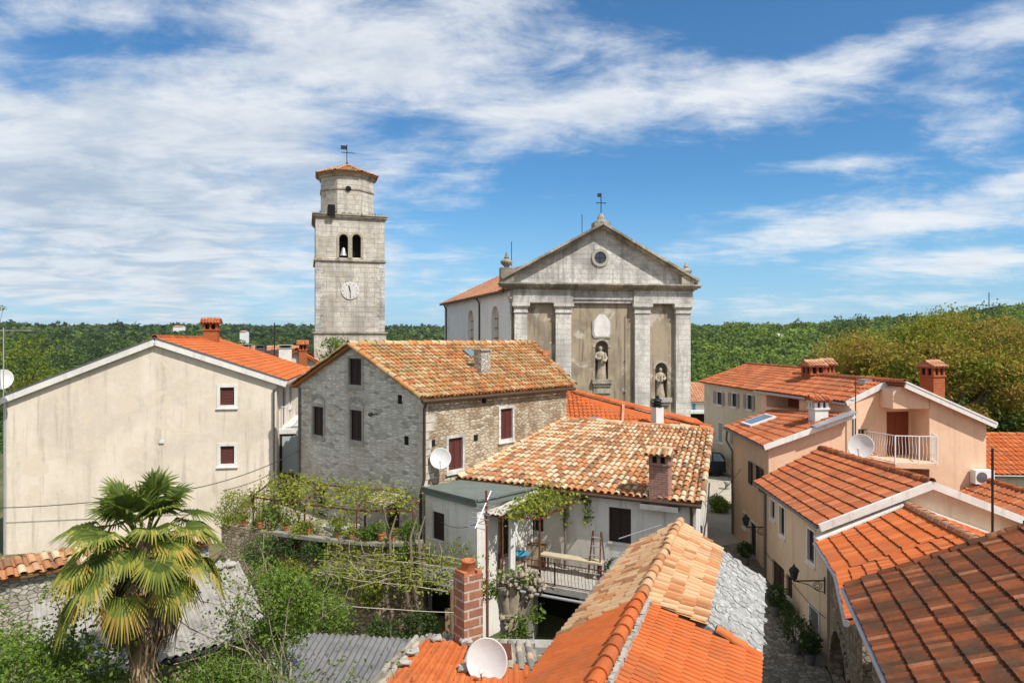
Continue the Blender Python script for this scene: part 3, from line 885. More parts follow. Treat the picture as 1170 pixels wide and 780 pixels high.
def tiles(mb, EL, ER, RR, RL, style='canal', colw=0.21, course=0.36, amp=0.05, lift=0.03, jit=1.0, seed=1, rlo=0.0, rhi=1.0, keep=None, deck=None, thick=0.10, nodeck=False):
    """roof slope seen from outside: eave left, eave right, ridge right, ridge left; every tile is modelled"""
    g = np.random.default_rng(seed)
    EL, ER, RR, RL = [np.asarray(q, float) for q in (EL, ER, RR, RL)]
    Wd = (np.linalg.norm(ER - EL) + np.linalg.norm(RR - RL)) / 2
    Ls = (np.linalg.norm(RL - EL) + np.linalg.norm(RR - ER)) / 2
    nc = max(2, int(round(Wd / colw))); nr = max(1, int(round(Ls / course)))
    nv = np.cross((ER - EL) + (RR - RL), (RL - EL) + (RR - ER)); nv /= np.linalg.norm(nv)

    def P(s, t):
        s = s[..., None]; t = t[..., None]
        return (EL * (1 - s) + ER * s) * (1 - t) + (RL * (1 - s) + RR * s) * t
    shapes = []
    if style == 'canal':
        q = np.linspace(-1, 1, 7)
        shapes.append((0.5 + 0.36 * q, amp * np.sqrt(np.maximum(0, 1 - q * q)) + 0.012, 1.0))
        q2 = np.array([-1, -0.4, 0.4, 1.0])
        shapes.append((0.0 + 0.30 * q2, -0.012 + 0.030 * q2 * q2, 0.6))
    elif style == 'roman':
        q = np.array([0, 0.10, 0.22, 0.34, 0.46, 0.56, 0.70, 0.85, 1.0])
        h = amp * np.array([0.35, 0.75, 1.0, 1.0, 0.75, 0.3, 0.05, 0.0, 0.22])
        shapes.append((q, h, 1.0))
    else:       # flat interlocking
        q = np.array([0, 0.06, 0.14, 0.22, 0.45, 0.5, 0.58, 0.66, 0.9, 1.0])
        h = amp * np.array([0.6, 1.0, 0.6, 0.05, 0.1, 0.5, 0.5, 0.1, 0.05, 0.3])
        shapes.append((q, h, 1.0))
    ii, jj = np.meshgrid(np.arange(nc), np.arange(nr), indexing='ij')
    ii = ii.ravel(); jj = jj.ravel()
    if keep is not None:
        c = P((ii + 0.5) / nc, (jj + 0.5) / nr)
        k = np.array([keep(p) for p in c])
        ii = ii[k]; jj = jj[k]
    n = len(ii)
    for q, h, kk in shapes:
        m = len(q)
        dx0 = g.normal(size=n) * 0.035 * jit; dx1 = g.normal(size=n) * 0.035 * jit
        dl = g.normal(size=n) * 0.03 * jit
        dz = np.abs(g.normal(size=n)) * 0.008 * jit
        rr = rlo + (rhi - rlo) * g.random(n)
        if kk == 0.6: rr = rr * 0.4  # channel tiles coloured darker so the gaps between covers look shaded
        s0 = (ii[:, None] + q[None] + dx0[:, None]) / nc
        s1 = (ii[:, None] + 0.5 + (q[None] - 0.5) * 0.93 + dx1[:, None]) / nc
        t0 = np.repeat(((jj - 0.12 + dl) / nr)[:, None], m, 1)
        t1 = np.repeat(((jj + 1.0) / nr)[:, None], m, 1)
        lo = P(s0, t0) + nv * (h[None] + lift * kk + dz[:, None])[..., None]
        hi = P(s1, t1) + nv * (h[None] * 0.9)[..., None]
        un = P(s0, t0 + 0.01 / Ls) + nv * (h[None] + lift * kk + dz[:, None] - 0.024)[..., None]
        v = np.stack([lo, hi, un], 1).reshape(-1, 3)           # n,3,m
        b = (np.arange(n) * 3 * m)[:, None]
        a = np.arange(m - 1)[None]
        f1 = np.stack([b + a, b + a + 1, b + m + a + 1, b + m + a], 2).reshape(-1, 4)
        f2 = np.stack([b + 2 * m + a, b + 2 * m + a + 1, b + a + 1, b + a], 2).reshape(-1, 4)
        mb.add(v, np.concatenate([f1, f2]), np.concatenate([np.repeat(rr, m - 1), np.repeat(rr, m - 1)]))
    if not nodeck:
        dk = [np.asarray(q, float) for q in (deck or (EL, ER, RR, RL))]
        top = [q - nv * 0.028 for q in dk]; bot = [q - nv * thick for q in dk]
        k = len(dk)
        mb.poly(top, 0.15); mb.poly(bot[::-1], 0.15)
        for i in range(k):
            j = (i + 1) % k
            mb.poly([bot[i], bot[j], top[j], top[i]], 0.15)


def caps(mb, p0, p1, r=0.12, seg=0.40, seed=3, jit=1.0, rlo=0.0, rhi=1.0, up=(0, 0, 1)):
    """ridge or verge tiles laid end over end"""
    g = np.random.default_rng(seed)
    p0 = np.asarray(p0, float); p1 = np.asarray(p1, float)
    L = np.linalg.norm(p1 - p0); d = (p1 - p0) / L
    sd_ = np.cross(d, up); sd_ /= np.linalg.norm(sd_)
    u_ = np.cross(sd_, d)
    n = max(1, int(round(L / seg)))
    th = np.linspace(-0.1, math.pi + 0.1, 9)
    for i in range(n):
        a = p0 + d * L * (i - 0.08) / n; b = p0 + d * L * (i + 1) / n
        o = sd_ * g.normal() * 0.012 * jit + u_ * g.normal() * 0.008 * jit
        ra, rb = r * 1.12, r * 0.92
        A = a + o + u_ * 0.0 + (np.outer(np.cos(th), sd_) + np.outer(np.sin(th), u_)) * ra
        B = b + o * 0.3 - u_ * 0.015 + (np.outer(np.cos(th), sd_) + np.outer(np.sin(th), u_)) * rb
        m = len(th)
        k = np.arange(m - 1)
        v = np.concatenate([A, B, a + o + (np.outer(np.cos(th), sd_) + np.outer(np.sin(th), u_)) * (ra - 0.022)])
        f = np.concatenate([np.stack([k, k + m, k + m + 1, k + 1], 1), np.stack([k, k + 1, k + 2 * m + 1, k + 2 * m], 1)])
        mb.add(v, f, rlo + (rhi - rlo) * g.random())


def corrugated(mb, A, B, C, D, period=0.15, amp=0.022, thick=0.01, ns=5, seed=1, sag=0.02):
    """wavy sheet: A-B upper edge left to right, D-C lower edge"""
    g = np.random.default_rng(seed)
    A, B, C, D = [np.asarray(q, float) for q in (A, B, C, D)]
    n = int(np.linalg.norm(B - A) / period) * 6 + 1
    s = np.linspace(0, 1, n); t = np.linspace(0, 1, ns)
    S, T = np.meshgrid(s, t, indexing='ij')
    nv = np.cross(D - A, B - A); nv /= np.linalg.norm(nv)
    if nv[2] < 0: nv = -nv
    P = (A * (1 - S[..., None]) + B * S[..., None]) * (1 - T[..., None]) + (D * (1 - S[..., None]) + C * S[..., None]) * T[..., None]
    h = amp * np.cos(s * (n - 1) / 6 * 2 * math.pi)[:, None] + g.normal(size=(1, ns)) * sag * 0.4
    top = P + nv * (h)[..., None]
    bot = top - nv * thick
    v = np.concatenate([top.reshape(-1, 3), bot.reshape(-1, 3)])
    i = (np.arange(n - 1)[:, None] * ns + np.arange(ns - 1)[None]).ravel()
    q = np.stack([i, i + ns, i + ns + 1, i + 1], 1)
    K = n * ns
    c = np.cross(v[q[0][1]] - v[q[0][0]], v[q[0][2]] - v[q[0][1]])
    if np.dot(c, nv) < 0: q = q[:, ::-1]
    mb.add(v, np.concatenate([q, q[:, ::-1] + K]))
    for tt in (0, ns - 1):
        k = np.arange(n - 1) * ns + tt
        mb.add(np.concatenate([top.reshape(-1, 3), bot.reshape(-1, 3)]), np.stack([k, k + ns, k + ns + K, k + K], 1))
    for ss in (0, n - 1):
        k = ss * ns + np.arange(ns - 1)
        mb.add(np.concatenate([top.reshape(-1, 3), bot.reshape(-1, 3)]), np.stack([k, k + 1, k + 1 + K, k + K], 1))


def plates(mb, EL, ER, RR, RL, n, size=0.28, seed=5):
    """rough limestone slabs overlapping on a slope"""
    g = np.random.default_rng(seed)
    EL, ER, RR, RL = [np.asarray(q, float) for q in (EL, ER, RR, RL)]
    nv = np.cross(ER - EL, RL - EL); nv /= np.linalg.norm(nv)
    ts = np.sort(g.random(n))
    for k in range(n):
        s = g.random(); t = ts[k]
        p = (EL * (1 - s) + ER * s) * (1 - t) + (RL * (1 - s) + RR * s) * t
        a = (ER - EL) / np.linalg.norm(ER - EL); b = np.cross(nv, a)
        th = g.normal() * 0.5
        a2 = a * math.cos(th) + b * math.sin(th); b2 = np.cross(nv, a2)
        w = size * (0.45 + 0.8 * g.random()); h = size * (0.4 + 0.6 * g.random()); e = 0.008 + 0.012 * g.random()
        nn = nv + a * g.normal() * 0.025 + b * (g.normal() * 0.025 - 0.03)
        nn /= np.linalg.norm(nn)
        m = g.integers(5, 8)
        an = np.sort(g.random(m)) * 2 * math.pi if False else (np.arange(m) + g.random(m) * 0.6) / m * 2 * math.pi
        ring = np.stack([np.cos(an) * w / 2, np.sin(an) * h / 2], 1)
        a3 = np.cross(b2, nn); a3 /= np.linalg.norm(a3); b3 = np.cross(nn, a3)
        tp = p + nv * (0.004 + 0.010 * g.random()) + ring[:, :1] * a3 + ring[:, 1:] * b3 + nn * e
        bt = tp - nn * (e + 0.03)
        mb.add(np.concatenate([tp, bt]), [tuple(range(m))] + [(i, m + i, m + (i + 1) % m, (i + 1) % m) for i in range(m)], g.random())


def gutter(root, p0, p1, mat='gutter', r=0.065, down=None, name='gutter'):
    mb = MB(); mb.tube([p0, p1], r, 8)
    g = mb.build(name, M[mat], root, True)
    if down:
        d = MB(); d.tube(down, 0.05, 8)
        d.build('downpipe', M[mat], root, True)
    return g


def chimney(root, base, w, d, h, rz=0.0, mat='brick_orange', cap='tile', capmat='tile_red', name='chimney', label=None, sink=0.5):
    """base = middle of the foot; the shaft starts a little below it so that it grows out of the roof"""
    base = np.asarray(base, float)
    mb = MB()
    mb.box(base - (0, 0, sink), (w, d, h + sink), rz)
    ch = mb.build(name, M[mat], root)
    if label: ch['label'] = label
    c, s = math.cos(rz), math.sin(rz)
    ax = np.array((c, s, 0)); ay = np.array((-s, c, 0)); z = np.array((0, 0, 1.0))
    t = base + z * h
    if cap in ('tile', 'house'):
        m2 = MB()
        m2.box(t, (w + 0.10, d + 0.10, 0.07), rz)
        hh = 0.30 if cap == 'house' else 0.22
        t2 = t + z * 0.07
        for sx in (-1, 0, 1):
            for sy in (-1, 0, 1):
                if sx == 0 and sy == 0: continue
                if (sx == 0 and w < 0.5) or (sy == 0 and d < 0.5): continue
                m2.box(t2 + ax * sx * (w / 2 - 0.05) + ay * sy * (d / 2 - 0.05), (0.11, 0.11, hh), rz)
        m2.box(t2 + z * hh, (w + 0.16, d + 0.16, 0.06), rz)
        m2.build('chimney_head', M[mat], ch)
        v = MB(); v.box(t2, (w - 0.16, d - 0.16, hh), rz); v.build('flue', M['void'], ch)
        t3 = t2 + z * (hh + 0.06)
        r_ = MB()
        hw, hd = w / 2 + 0.12, d / 2 + 0.12
        rise = 0.16 if cap == 'tile' else 0.24
        e1 = t3 - ax * hw - ay * hd; e2 = t3 + ax * hw - ay * hd
        e3 = t3 + ax * hw + ay * hd; e4 = t3 - ax * hw + ay * hd
        r1 = t3 - ax * hw + z * rise; r2 = t3 + ax * hw + z * rise
        tiles(r_, e1, e2, r2, r1, 'canal', 0.17, 0.3, 0.04, 0.02, 1, 5, thick=0.06)
        tiles(r_, e3, e4, r1, r2, 'canal', 0.17, 0.3, 0.04, 0.02, 1, 6, thick=0.06)
        r_.poly([e1, r1, e4], 0.4); r_.poly([e2, e3, r2], 0.4)
        caps(r_, r1, r2, 0.08, 0.3)
        r_.build('chimney_cap', M[capmat], ch)
    elif cap == 'slab':
        m2 = MB()
        m2.box(t, (w + 0.08, d + 0.08, 0.06), rz)
        for sx in (-1, 1):
            for sy in (-1, 1):
                m2.box(t + z * 0.06 + ax * sx * (w / 2 - 0.06) + ay * sy * (d / 2 - 0.06), (0.1, 0.1, 0.16), rz)
        m2.box(t + z * 0.22, (w + 0.16, d + 0.16, 0.06), rz)
        m2.build('chimney_cap', M['concrete'], ch)
        v = MB(); v.box(t + z * 0.06, (w - 0.22, d - 0.22, 0.16), rz); v.build('flue', M['void'], ch)
    return ch


def boxwalls(mb, corners, zb, profs, holes=None, rev=0.18):
    """closed ring of walls; corners counter-clockwise seen from above"""
    n = len(corners)
    for i in range(n):
        wall(mb, Wall(corners[i], corners[(i + 1) % n]), zb, profs[i], (holes or {}).get(i, ()), rev)


def rail(mb, pts, z0, z1, step=0.12, bulge=0.05, bar=0.012, top=0.02, mid=None, out=None):
    """balusters with a belly along a polyline of (x, y)"""
    for a, b in zip(pts[:-1], pts[1:]):
        a = np.array(a, float); b = np.array(b, float)
        L = np.linalg.norm(b - a); d = (b - a) / L; n = np.array((d[1], -d[0]))
        if out is not None and np.dot(n, out) < 0: n = -n
        k = max(2, int(L / step))
        for zz in (z0 + 0.06, z1):
            mb.beam((*a, zz), (*b, zz), top * 1.6, top * 1.6)
        for i in range(k + 1):
            p = a + d * L * i / k
            if i in (0, k):
                mb.box((p[0], p[1], z0 - 0.02), (0.04, 0.04, z1 - z0 + 0.04), math.atan2(d[1], d[0]))
            else:
                q = [(0, 0.06), (0.0, 0.2), (bulge, 0.36), (bulge * 0.9, 0.55), (0.0, 0.8), (0, 1.0)]
                mb.tube([(*(p + n * o), z0 + 0.06 + (z1 - z0 - 0.06) * t) for o, t in q], bar, 4, cap=False)


def dish(name, c, aim, r, label, mount, group=None, mat='dish_white'):
    """satellite dish: bowl, feed arm and wall or roof mount"""
    c = np.asarray(c, float); aim = np.asarray(aim, float); aim /= np.linalg.norm(aim)
    root = thing(name, c, label, 'satellite dish', group)
    mb = MB()
    prof = [(r * k, 0.22 * r * k * k) for k in (0.02, 0.25, 0.5, 0.7, 0.85, 0.95, 1.0)]
    mb.lathe(c, prof + [(r * 1.015, 0.22 * r - 0.012)] + [(r * k, 0.22 * r * k * k - 0.03) for k in (0.9, 0.6, 0.3, 0.02)], 32, axis=aim)
    mb.build('bowl', M[mat], root, True)
    up = np.array((0, 0, 1.0)); sd_ = np.cross(aim, up); sd_ /= np.linalg.norm(sd_); dn = np.cross(aim, sd_)
    if dn[2] > 0: dn = -dn
    f = c + aim * r * 1.0 + dn * r * 0.35
    a = MB(); a.tube([c + dn * r * 1.0 + aim * 0.2 * r, c + dn * r * 0.95 + aim * 0.5 * r, f], 0.014, 6)
    a.build('feed_arm', M['gutter'], root)
    l = MB(); l.lathe(f - aim * 0.10, [(0.035, 0), (0.045, 0.08), (0.03, 0.16)], 10, axis=aim)
    l.build('feed_horn', M['dish_white'], root, True)
    m = MB(); m.tube([c - aim * 0.03, c - aim * 0.14] + [np.asarray(q, float) for q in mount], 0.022, 7)
    m.build('mount', M['gutter'], root)
    return root
# ------------------------------------------------------------------ the old stone house
def stone_house():
    C = np.array((-3.14, 24.0)); gd = np.array((-0.731, 0.683)); rd = np.array((0.669, 0.743))
    GL = C + gd * 8.37; CR = C + rd * 8.3
    BL = GL + rd * 10.4
    root = thing('stone_house', (C[0], C[1], -0.6), 'tall grey stone house with a dark shuttered gable and a mossy old tiled roof', 'house')
    G = Wall(GL, C); R_ = Wall(C, CR)
    zl, zr = 7.12, 7.02
    ua, za = G.px(404, 396.5)
    wins = [G.rect(398.5, 409, 413.5, 440), G.rect(357.5, 464, 370, 497.5), G.rect(400, 468, 414, 503.5)]
    low = [G.rect(359, 553, 373, 577), G.rect(362, 585, 373, 606)]
    door = G.rect(443, 574, 457, 607)
    mb = MB()
    wall(mb, G, -0.8, [(0, zl), (ua, za), (G.L, zr)], wins + low + [door], 0.2)
    wall(mb, Wall(BL, GL), -0.8, zl)
    mb.build('gable_wall', M['grey_rubble'], root)
    wr = [R_.rect(512, 499.5, 528.5, 536.5), R_.rect(571.5, 466, 585.5, 501.5)]
    mb = MB()
    wall(mb, R_, -0.8, zr, wr, 0.2)
    rend = np.array((-6.15, 26.8)) + rd * 10.5
    wall(mb, Wall(CR, rend), -0.8, [(0, zr), (Wall(CR, rend).L, za)])
    wall(mb, Wall(rend, BL), -0.8, [(0, za), (Wall(rend, BL).L, zl)])
    mb.build('side_wall', M['tan_rubble'], root)['label'] = 'sunlit tan rubble wall'
    for w in wins:
        wd = window(root, G, w, 'louvre', 'concrete', 'shutter_dark', 0.10)
    for w in low: window(root, G, w, 'dark', 'concrete', 'shutter_dark', 0.07)
    window(root, G, door, 'plank', 'concrete', 'shutter_dark', 0.08, part='door_frame', sill=False)
    for w in wr: window(root, R_, w, 'louvre', 'pilaster_stone', 'shutter_red', 0.10)
    qn = MB(); gq = np.random.default_rng(77); zq = 1.9
    while zq < 6.75:
        hq = 0.20 + 0.14 * gq.random(); lg = 0.34 + 0.3 * gq.random(); sh = 0.18 + 0.12 * gq.random()
        if gq.random() < 0.5: lg, sh = sh, lg
        qn.obox(G.p(G.L, zq, 0.014) + np.append(R_.n, 0) * 0.014, -np.append(G.d, 0) * lg, np.append(R_.d, 0) * sh, (0, 0, hq - 0.03), gq.random()); zq += hq
    qn.build('quoin', M['quoin_stone'], root)
    # relieving arches over the gable windows and stray blocks and put-log holes
    s = MB()
    for w in wins[1:]:
        um = (w[0] + w[1]) / 2; n = 7
        for i in range(n):
            a = math.pi * (0.18 + 0.64 * i / (n - 1))
            p0 = G.p(um + 0.5 * math.cos(a), w[3] + 0.02 + 0.33 * math.sin(a), 0.0)
            p1 = G.p(um + 0.62 * math.cos(a), w[3] + 0.08 + 0.45 * math.sin(a), 0.0)
            s.beam(p0 + np.append(G.n, 0) * 0.0, p1, 0.13, 0.05, up=np.append(G.n, 0))
    u, z = G.px(441, 546); wbox(s, G, u - 0.25, u + 0.25, z - 0.18, z + 0.18, -0.02, 0.012)
    s.build('stone_trim', M['concrete'], root)
    h = MB()
    for x, y in ((457, 456), (464.5, 503)):
        u, z = G.px(x, y); wbox(h, G, u - 0.12, u + 0.12, z - 0.16, z + 0.16, -0.1, 0.004)
    for x, y in ((494.5, 506), (543.5, 500), (553, 457)):
        u, z = R_.px(x, y); wbox(h, R_, u - 0.11, u + 0.11, z - 0.12, z + 0.12, -0.1, 0.004)
    h.build('wall_hole', M['void'], root)
    # roof
    ng = np.array((-rd[0], -rd[1]))                 # outward of the gable
    no = np.array((rd[1], -rd[0]))                  # outward of the side wall
    r0 = np.append(np.array(G.p(ua, 0)[:2]) + ng * 0.22, za + 0.14)
    r1 = np.append(rend + rd * 0.2, za + 0.16)
    e0 = np.append(C + ng * 0.22 + no * 0.20, zr + 0.02); e1 = np.append(CR + rd * 0.3 + no * 0.20, zr + 0.02)
    f0 = np.append(GL + ng * 0.22 - no * 0.34, zl - 0.06); f1 = np.append(BL + rd * 0.2 - no * 0.34, zl - 0.06)
    mb = MB()
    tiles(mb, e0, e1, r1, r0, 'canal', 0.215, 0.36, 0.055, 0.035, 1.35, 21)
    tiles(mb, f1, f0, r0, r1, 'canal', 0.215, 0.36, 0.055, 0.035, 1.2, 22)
    caps(mb, r0, r1, 0.13, 0.42, 4, 1.6, 0.3, 1.0)
    caps(mb, e0 + (0, 0, 0.03), r0 + (0, 0, 0.0), 0.10, 0.4, 5, 1.5, 0.4, 1.0)
    caps(mb, f0 + (0, 0, 0.03), r0 + (0, 0, 0.0), 0.10, 0.4, 6, 1.5, 0.4, 1.0)
    caps(mb, e1 + (0, 0, 0.05), r1 + (0, 0, 0.03), 0.13, 0.4, 7, 2.5, 0.0, 0.9)
    g = np.random.default_rng(9)
    roof = mb.build('roof', M['tile_stonehouse'], root)
    sl = lambda a, b: (e0 * (1 - a) + e1 * a) * (1 - b) + (r0 * (1 - a) + r1 * a) * b
    # skylight and chimney on the sunny slope
    k = MB()
    q = [sl(0.50, 0.66), sl(0.565, 0.66), sl(0.565, 0.80), sl(0.50, 0.80)]
    nv = np.cross(q[1] - q[0], q[3] - q[0]); nv /= np.linalg.norm(nv)
    k.obox(q[0] + nv * 0.05, q[1] - q[0], q[3] - q[0], nv * 0.07)
    k.build('skylight', M['glass_sky'], roof)
    p = at(551, 441, 28.2)
    mb = MB(); rz = math.atan2(rd[1], rd[0])
    mb.box((p[0], p[1], 6.7), (0.55, 0.42, 8.62 - 6.7), rz)
    ch = mb.build('chimney', M['white_rubble'], root)
    m2 = MB(); m2.box((p[0], p[1], 8.62), (0.66, 0.53, 0.07), rz); m2.build('chimney_cap', M['concrete'], ch)
    # cluster of loose tiles on the far verge
    pv = e1 * 0.35 + r1 * 0.65
    mb = MB()
    mb.box(pv + (-0.1, 0.1, -0.05), (0.5, 0.4, 0.32), rz)
    mb.build('vent_stack', M['terracotta'], root)
    gutter(root, e0 + np.array((0, 0, -0.13)) + np.append(no, 0) * 0.03, e1 + np.array((0, 0, -0.13)) + np.append(no, 0) * 0.03, 'gutter_brown', 0.07,
           [R_.p(0.0, 6.9, 0.2), R_.p(0.02, 6.6, 0.07), R_.p(0.02, 4.2, 0.07), G.p(G.L - 0.05, 3.6, 0.06), G.p(G.L - 0.05, 1.6, 0.06)])
    mb = MB(); mb.tube([G.p(0.1, 7.0, 0.06), G.p(0.08, 1.8, 0.06)], 0.05, 7); mb.build('downpipe', M['gutter'], root, True)
    # bracket and short cable on the gable
    u, z = G.px(431, 473)
    mb = MB(); mb.tube([G.p(u, z, 0), G.p(u, z, 0.28)], 0.02, 6); mb.lathe(G.p(u, z - 0.06, 0.3), [(0.03, 0), (0.10, 0.04), (0.10, 0.1), (0.03, 0.16)], 8)
    mb.build('wall_bracket', M['iron'], root)
    return G, R_, root


SH_G, SH_R, SH = stone_house()


# ------------------------------------------------------------------ white annex with a flat felt roof
def annex():
    a = np.array((-3.02, 23.82)); b = np.array((-1.12, 21.9)); c = np.array((0.72, 23.78)); d = np.array((-1.2, 25.8))
    root = thing('annex', (b[0], b[1], 0), 'low white rendered annex with a flat dark green roof against the stone house corner', 'annex')
    F = Wall(a, b); S = Wall(b, c)
    w = F.rect(494, 585, 507.5, 617)
    dr = S.rect(571, 591, 581, 634)
    mb = MB()
    wall(mb, F, -0.8, 3.72, [w], 0.15); wall(mb, S, -0.8, 3.72, [dr], 0.15)
    wall(mb, Wall(c, d), -0.8, 3.72); wall(mb, Wall(d, a), -0.8, 3.72)
    mb.build('wall', M['white_plaster'], root)
    window(root, F, w, 'louvre', 'white_plaster', 'shutter_dark', 0.0, 0.15, 1)
    window(root, S, dr, 'plank', 'wood', 'shutter_dark', 0.06, 0.14, part='door_frame', sill=False)
    mb = MB()
    o = lambda p, q, k: np.append(p, q)
    P = [a + (-0.10, -0.10), b + (0.0, -0.22), c + (0.2, 0.0), d]
    lo = [np.append(p, 3.72) for p in P]; hi = [np.append(p, 3.93) for p in P]
    mb.poly(hi); mb.poly(lo[::-1])
    for i in range(4): mb.poly([lo[i], lo[(i + 1) % 4], hi[(i + 1) % 4], hi[i]])
    for i in (0, 1): mb.beam(hi[i] + (0, 0, 0.02), hi[i + 1] + (0, 0, 0.02), 0.10, 0.07)
    mb.build('roof', M['felt_green'], root)
    # dark ground floor entrance below
    e = F.rect(494, 672, 516, 722)
    mb = MB(); wbox(mb, F, e[0], e[1], -0.65, e[3], -0.05, 0.012); mb.build('cellar_opening', M['void'], root)
    for k in range(3):
        mb = MB(); wbox(mb, F, e[0] - 0.5, e[1] + 0.2, -0.75, -0.6 + 0.16 * k, 0.015, 0.95 - 0.3 * k)
        mb.build('step', M['wood'], root)
    mb = MB()
    wbox(mb, F, e[1] + 0.02, e[1] + 0.16, -0.7, e[3], 0.0, 0.05); wbox(mb, F, e[0] - 0.45, e[0] - 0.02, -0.7, e[3] + 0.1, 0.0, 0.03)
    mb.build('door_jamb', M['trim_white'], root)
    # lean-to sheet over the entrance
    r2 = thing('lean_to_roof', F.p(1.3, 1.2, 0.4), 'small grey corrugated canopy sheltering the dark cellar entrance', 'canopy')
    mb = MB(); corrugated(mb, F.p(-0.15, 1.52, 0.0), F.p(F.L + 0.25, 1.46, 0.0), F.p(F.L + 0.3, 1.16, 0.85), F.p(-0.25, 1.2, 0.8), 0.13, 0.02)
    mb.build('sheet', M['fibre_dark'], r2)
    mb = MB()
    for u in (0.0, 1.0, 2.0): mb.beam(F.p(u, 1.42, 0.02), F.p(u, 1.13, 0.8), 0.05, 0.06)
    mb.build('rafter', M['wood'], r2)
    return F, S


AX_F, AX_S = annex()


# ------------------------------------------------------------------ centre cottage with the old canal tiles, its balcony
def cottage():
    A = np.array((-1.9, 25.4)); B = np.array((5.79, 21.5)); Cc = np.array((7.58, 26.5)); D = np.array((2.31, 30.05))
    root = thing('cottage', (B[0], B[1], -0.6), 'low white cottage with a broad mottled old tile roof and a pink brick chimney', 'house')
    F = Wall(A, B); S = Wall(B, Cc)
    w = F.rect(695.5, 580, 721, 620); w2 = F.rect(598, 578, 621, 606)
    k = F.px(575, 620)[0]
    mb = MB()
    wall(mb, F, -0.9, 3.95, [w, w2], 0.16)
    wall(mb, S, -0.9, [(0, 3.95), (S.L, 5.45)])
    wall(mb, Wall(Cc, D), -0.9, 5.45); wall(mb, Wall(D, A), -0.9, [(0, 5.45), (Wall(D, A).L, 3.95)])
    mb.build('wall', M['white_plaster'], root)
    window(root, F, w, 'louvre', 'white_plaster', 'shutter_dark', 0.0, 0.16)
    window(root, F, w2, 'glass', 'white_plaster', 'shutter_dark', 0.0, 0.16)
    nF = F.n
    mb = MB()
    eL = np.append(A + nF * 0.24, 3.98); eR = np.append(B + nF * 0.24 + F.d * 0.22, 3.98)
    rR = np.append(Cc + np.array((0.2, 0.12)), 5.58); rL = np.append(D, 5.58)
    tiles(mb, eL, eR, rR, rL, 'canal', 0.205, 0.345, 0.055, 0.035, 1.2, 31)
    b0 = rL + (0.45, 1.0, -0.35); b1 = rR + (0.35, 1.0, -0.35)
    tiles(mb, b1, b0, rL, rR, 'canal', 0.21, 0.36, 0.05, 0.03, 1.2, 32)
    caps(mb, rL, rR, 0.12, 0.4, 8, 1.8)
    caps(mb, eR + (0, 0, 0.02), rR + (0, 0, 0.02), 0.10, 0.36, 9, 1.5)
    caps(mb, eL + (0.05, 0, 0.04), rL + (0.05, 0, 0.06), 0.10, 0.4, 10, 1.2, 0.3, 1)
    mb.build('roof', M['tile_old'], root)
    gutter(root, eL + (0, 0, -0.1) + np.append(nF, 0) * 0.05, eR + (0, 0, -0.1) + np.append(nF, 0) * 0.05, 'gutter_brown', 0.06,
           [F.p(F.L - 0.1, 3.85, 0.3), F.p(F.L - 0.12, 3.5, 0.06), F.p(F.L - 0.12, 0.0, 0.06)])
    # chimney rises from the wall near the corner
    u, _ = F.px(755, 560)
    p = F.p(u, 3.3, 0.05)
    ch = chimney(root, (p[0], p[1], 3.7), 0.62, 0.45, 1.35, math.atan2(F.d[1], F.d[0]), 'brick_pink', 'tile', 'tile_old', sink=0.03)
    mb = MB(); wbox(mb, F, u - 0.6, u + 0.62, 3.62, 3.78, 0.0, 0.34); mb.build('chimney_ledge', M['concrete'], root)
    # balcony
    zt = 1.24
    mb = MB()
    uL = F.px(560, 640)[0]; uR = F.L + 0.1
    off = 1.95
    wbox(mb, F, 0.95, uR, 1.04, zt, 0.0, off)
    mb.build('balcony_slab', M['concrete'], root)
    mb = MB()
    pts = [F.p(1.0, 0, off - 0.08)[:2], F.p(2.6, 0, off - 0.08)[:2], F.p(4.6, 0, off - 0.08)[:2], F.p(uR - 0.3, 0, off - 0.08)[:2]]
    rail(mb, pts, zt, 1.97, 0.115, 0.045, 0.009, 0.016, out=nF)
    mb.build('railing', M['rust'], root)
    # ground floor below: piers, and a sheet painted near-black for the dark behind
    for u in (1.3, 3.4, 5.4, 7.4): mb = MB(); wbox(mb, F, u, u + 0.4, -0.8, 1.035, off - 0.55, off - 0.15); mb.build('pier', M['concrete'], root)
    mb = MB(); wbox(mb, F, 0.8, 8.3, -0.7, 1.0, 0.02, 0.06); mb.build('painted_cellar_dark', M['void'], root)
    mb = MB(); mb.tube([F.p(1.0, 0.93, off + 0.03), F.p(uR, 0.93, off + 0.03)], 0.045, 7); mb.build('pipe', M['gutter_light'], root, True)
    return F, S, off, root


CT_F, CT_S, CT_OFF, CT = cottage()


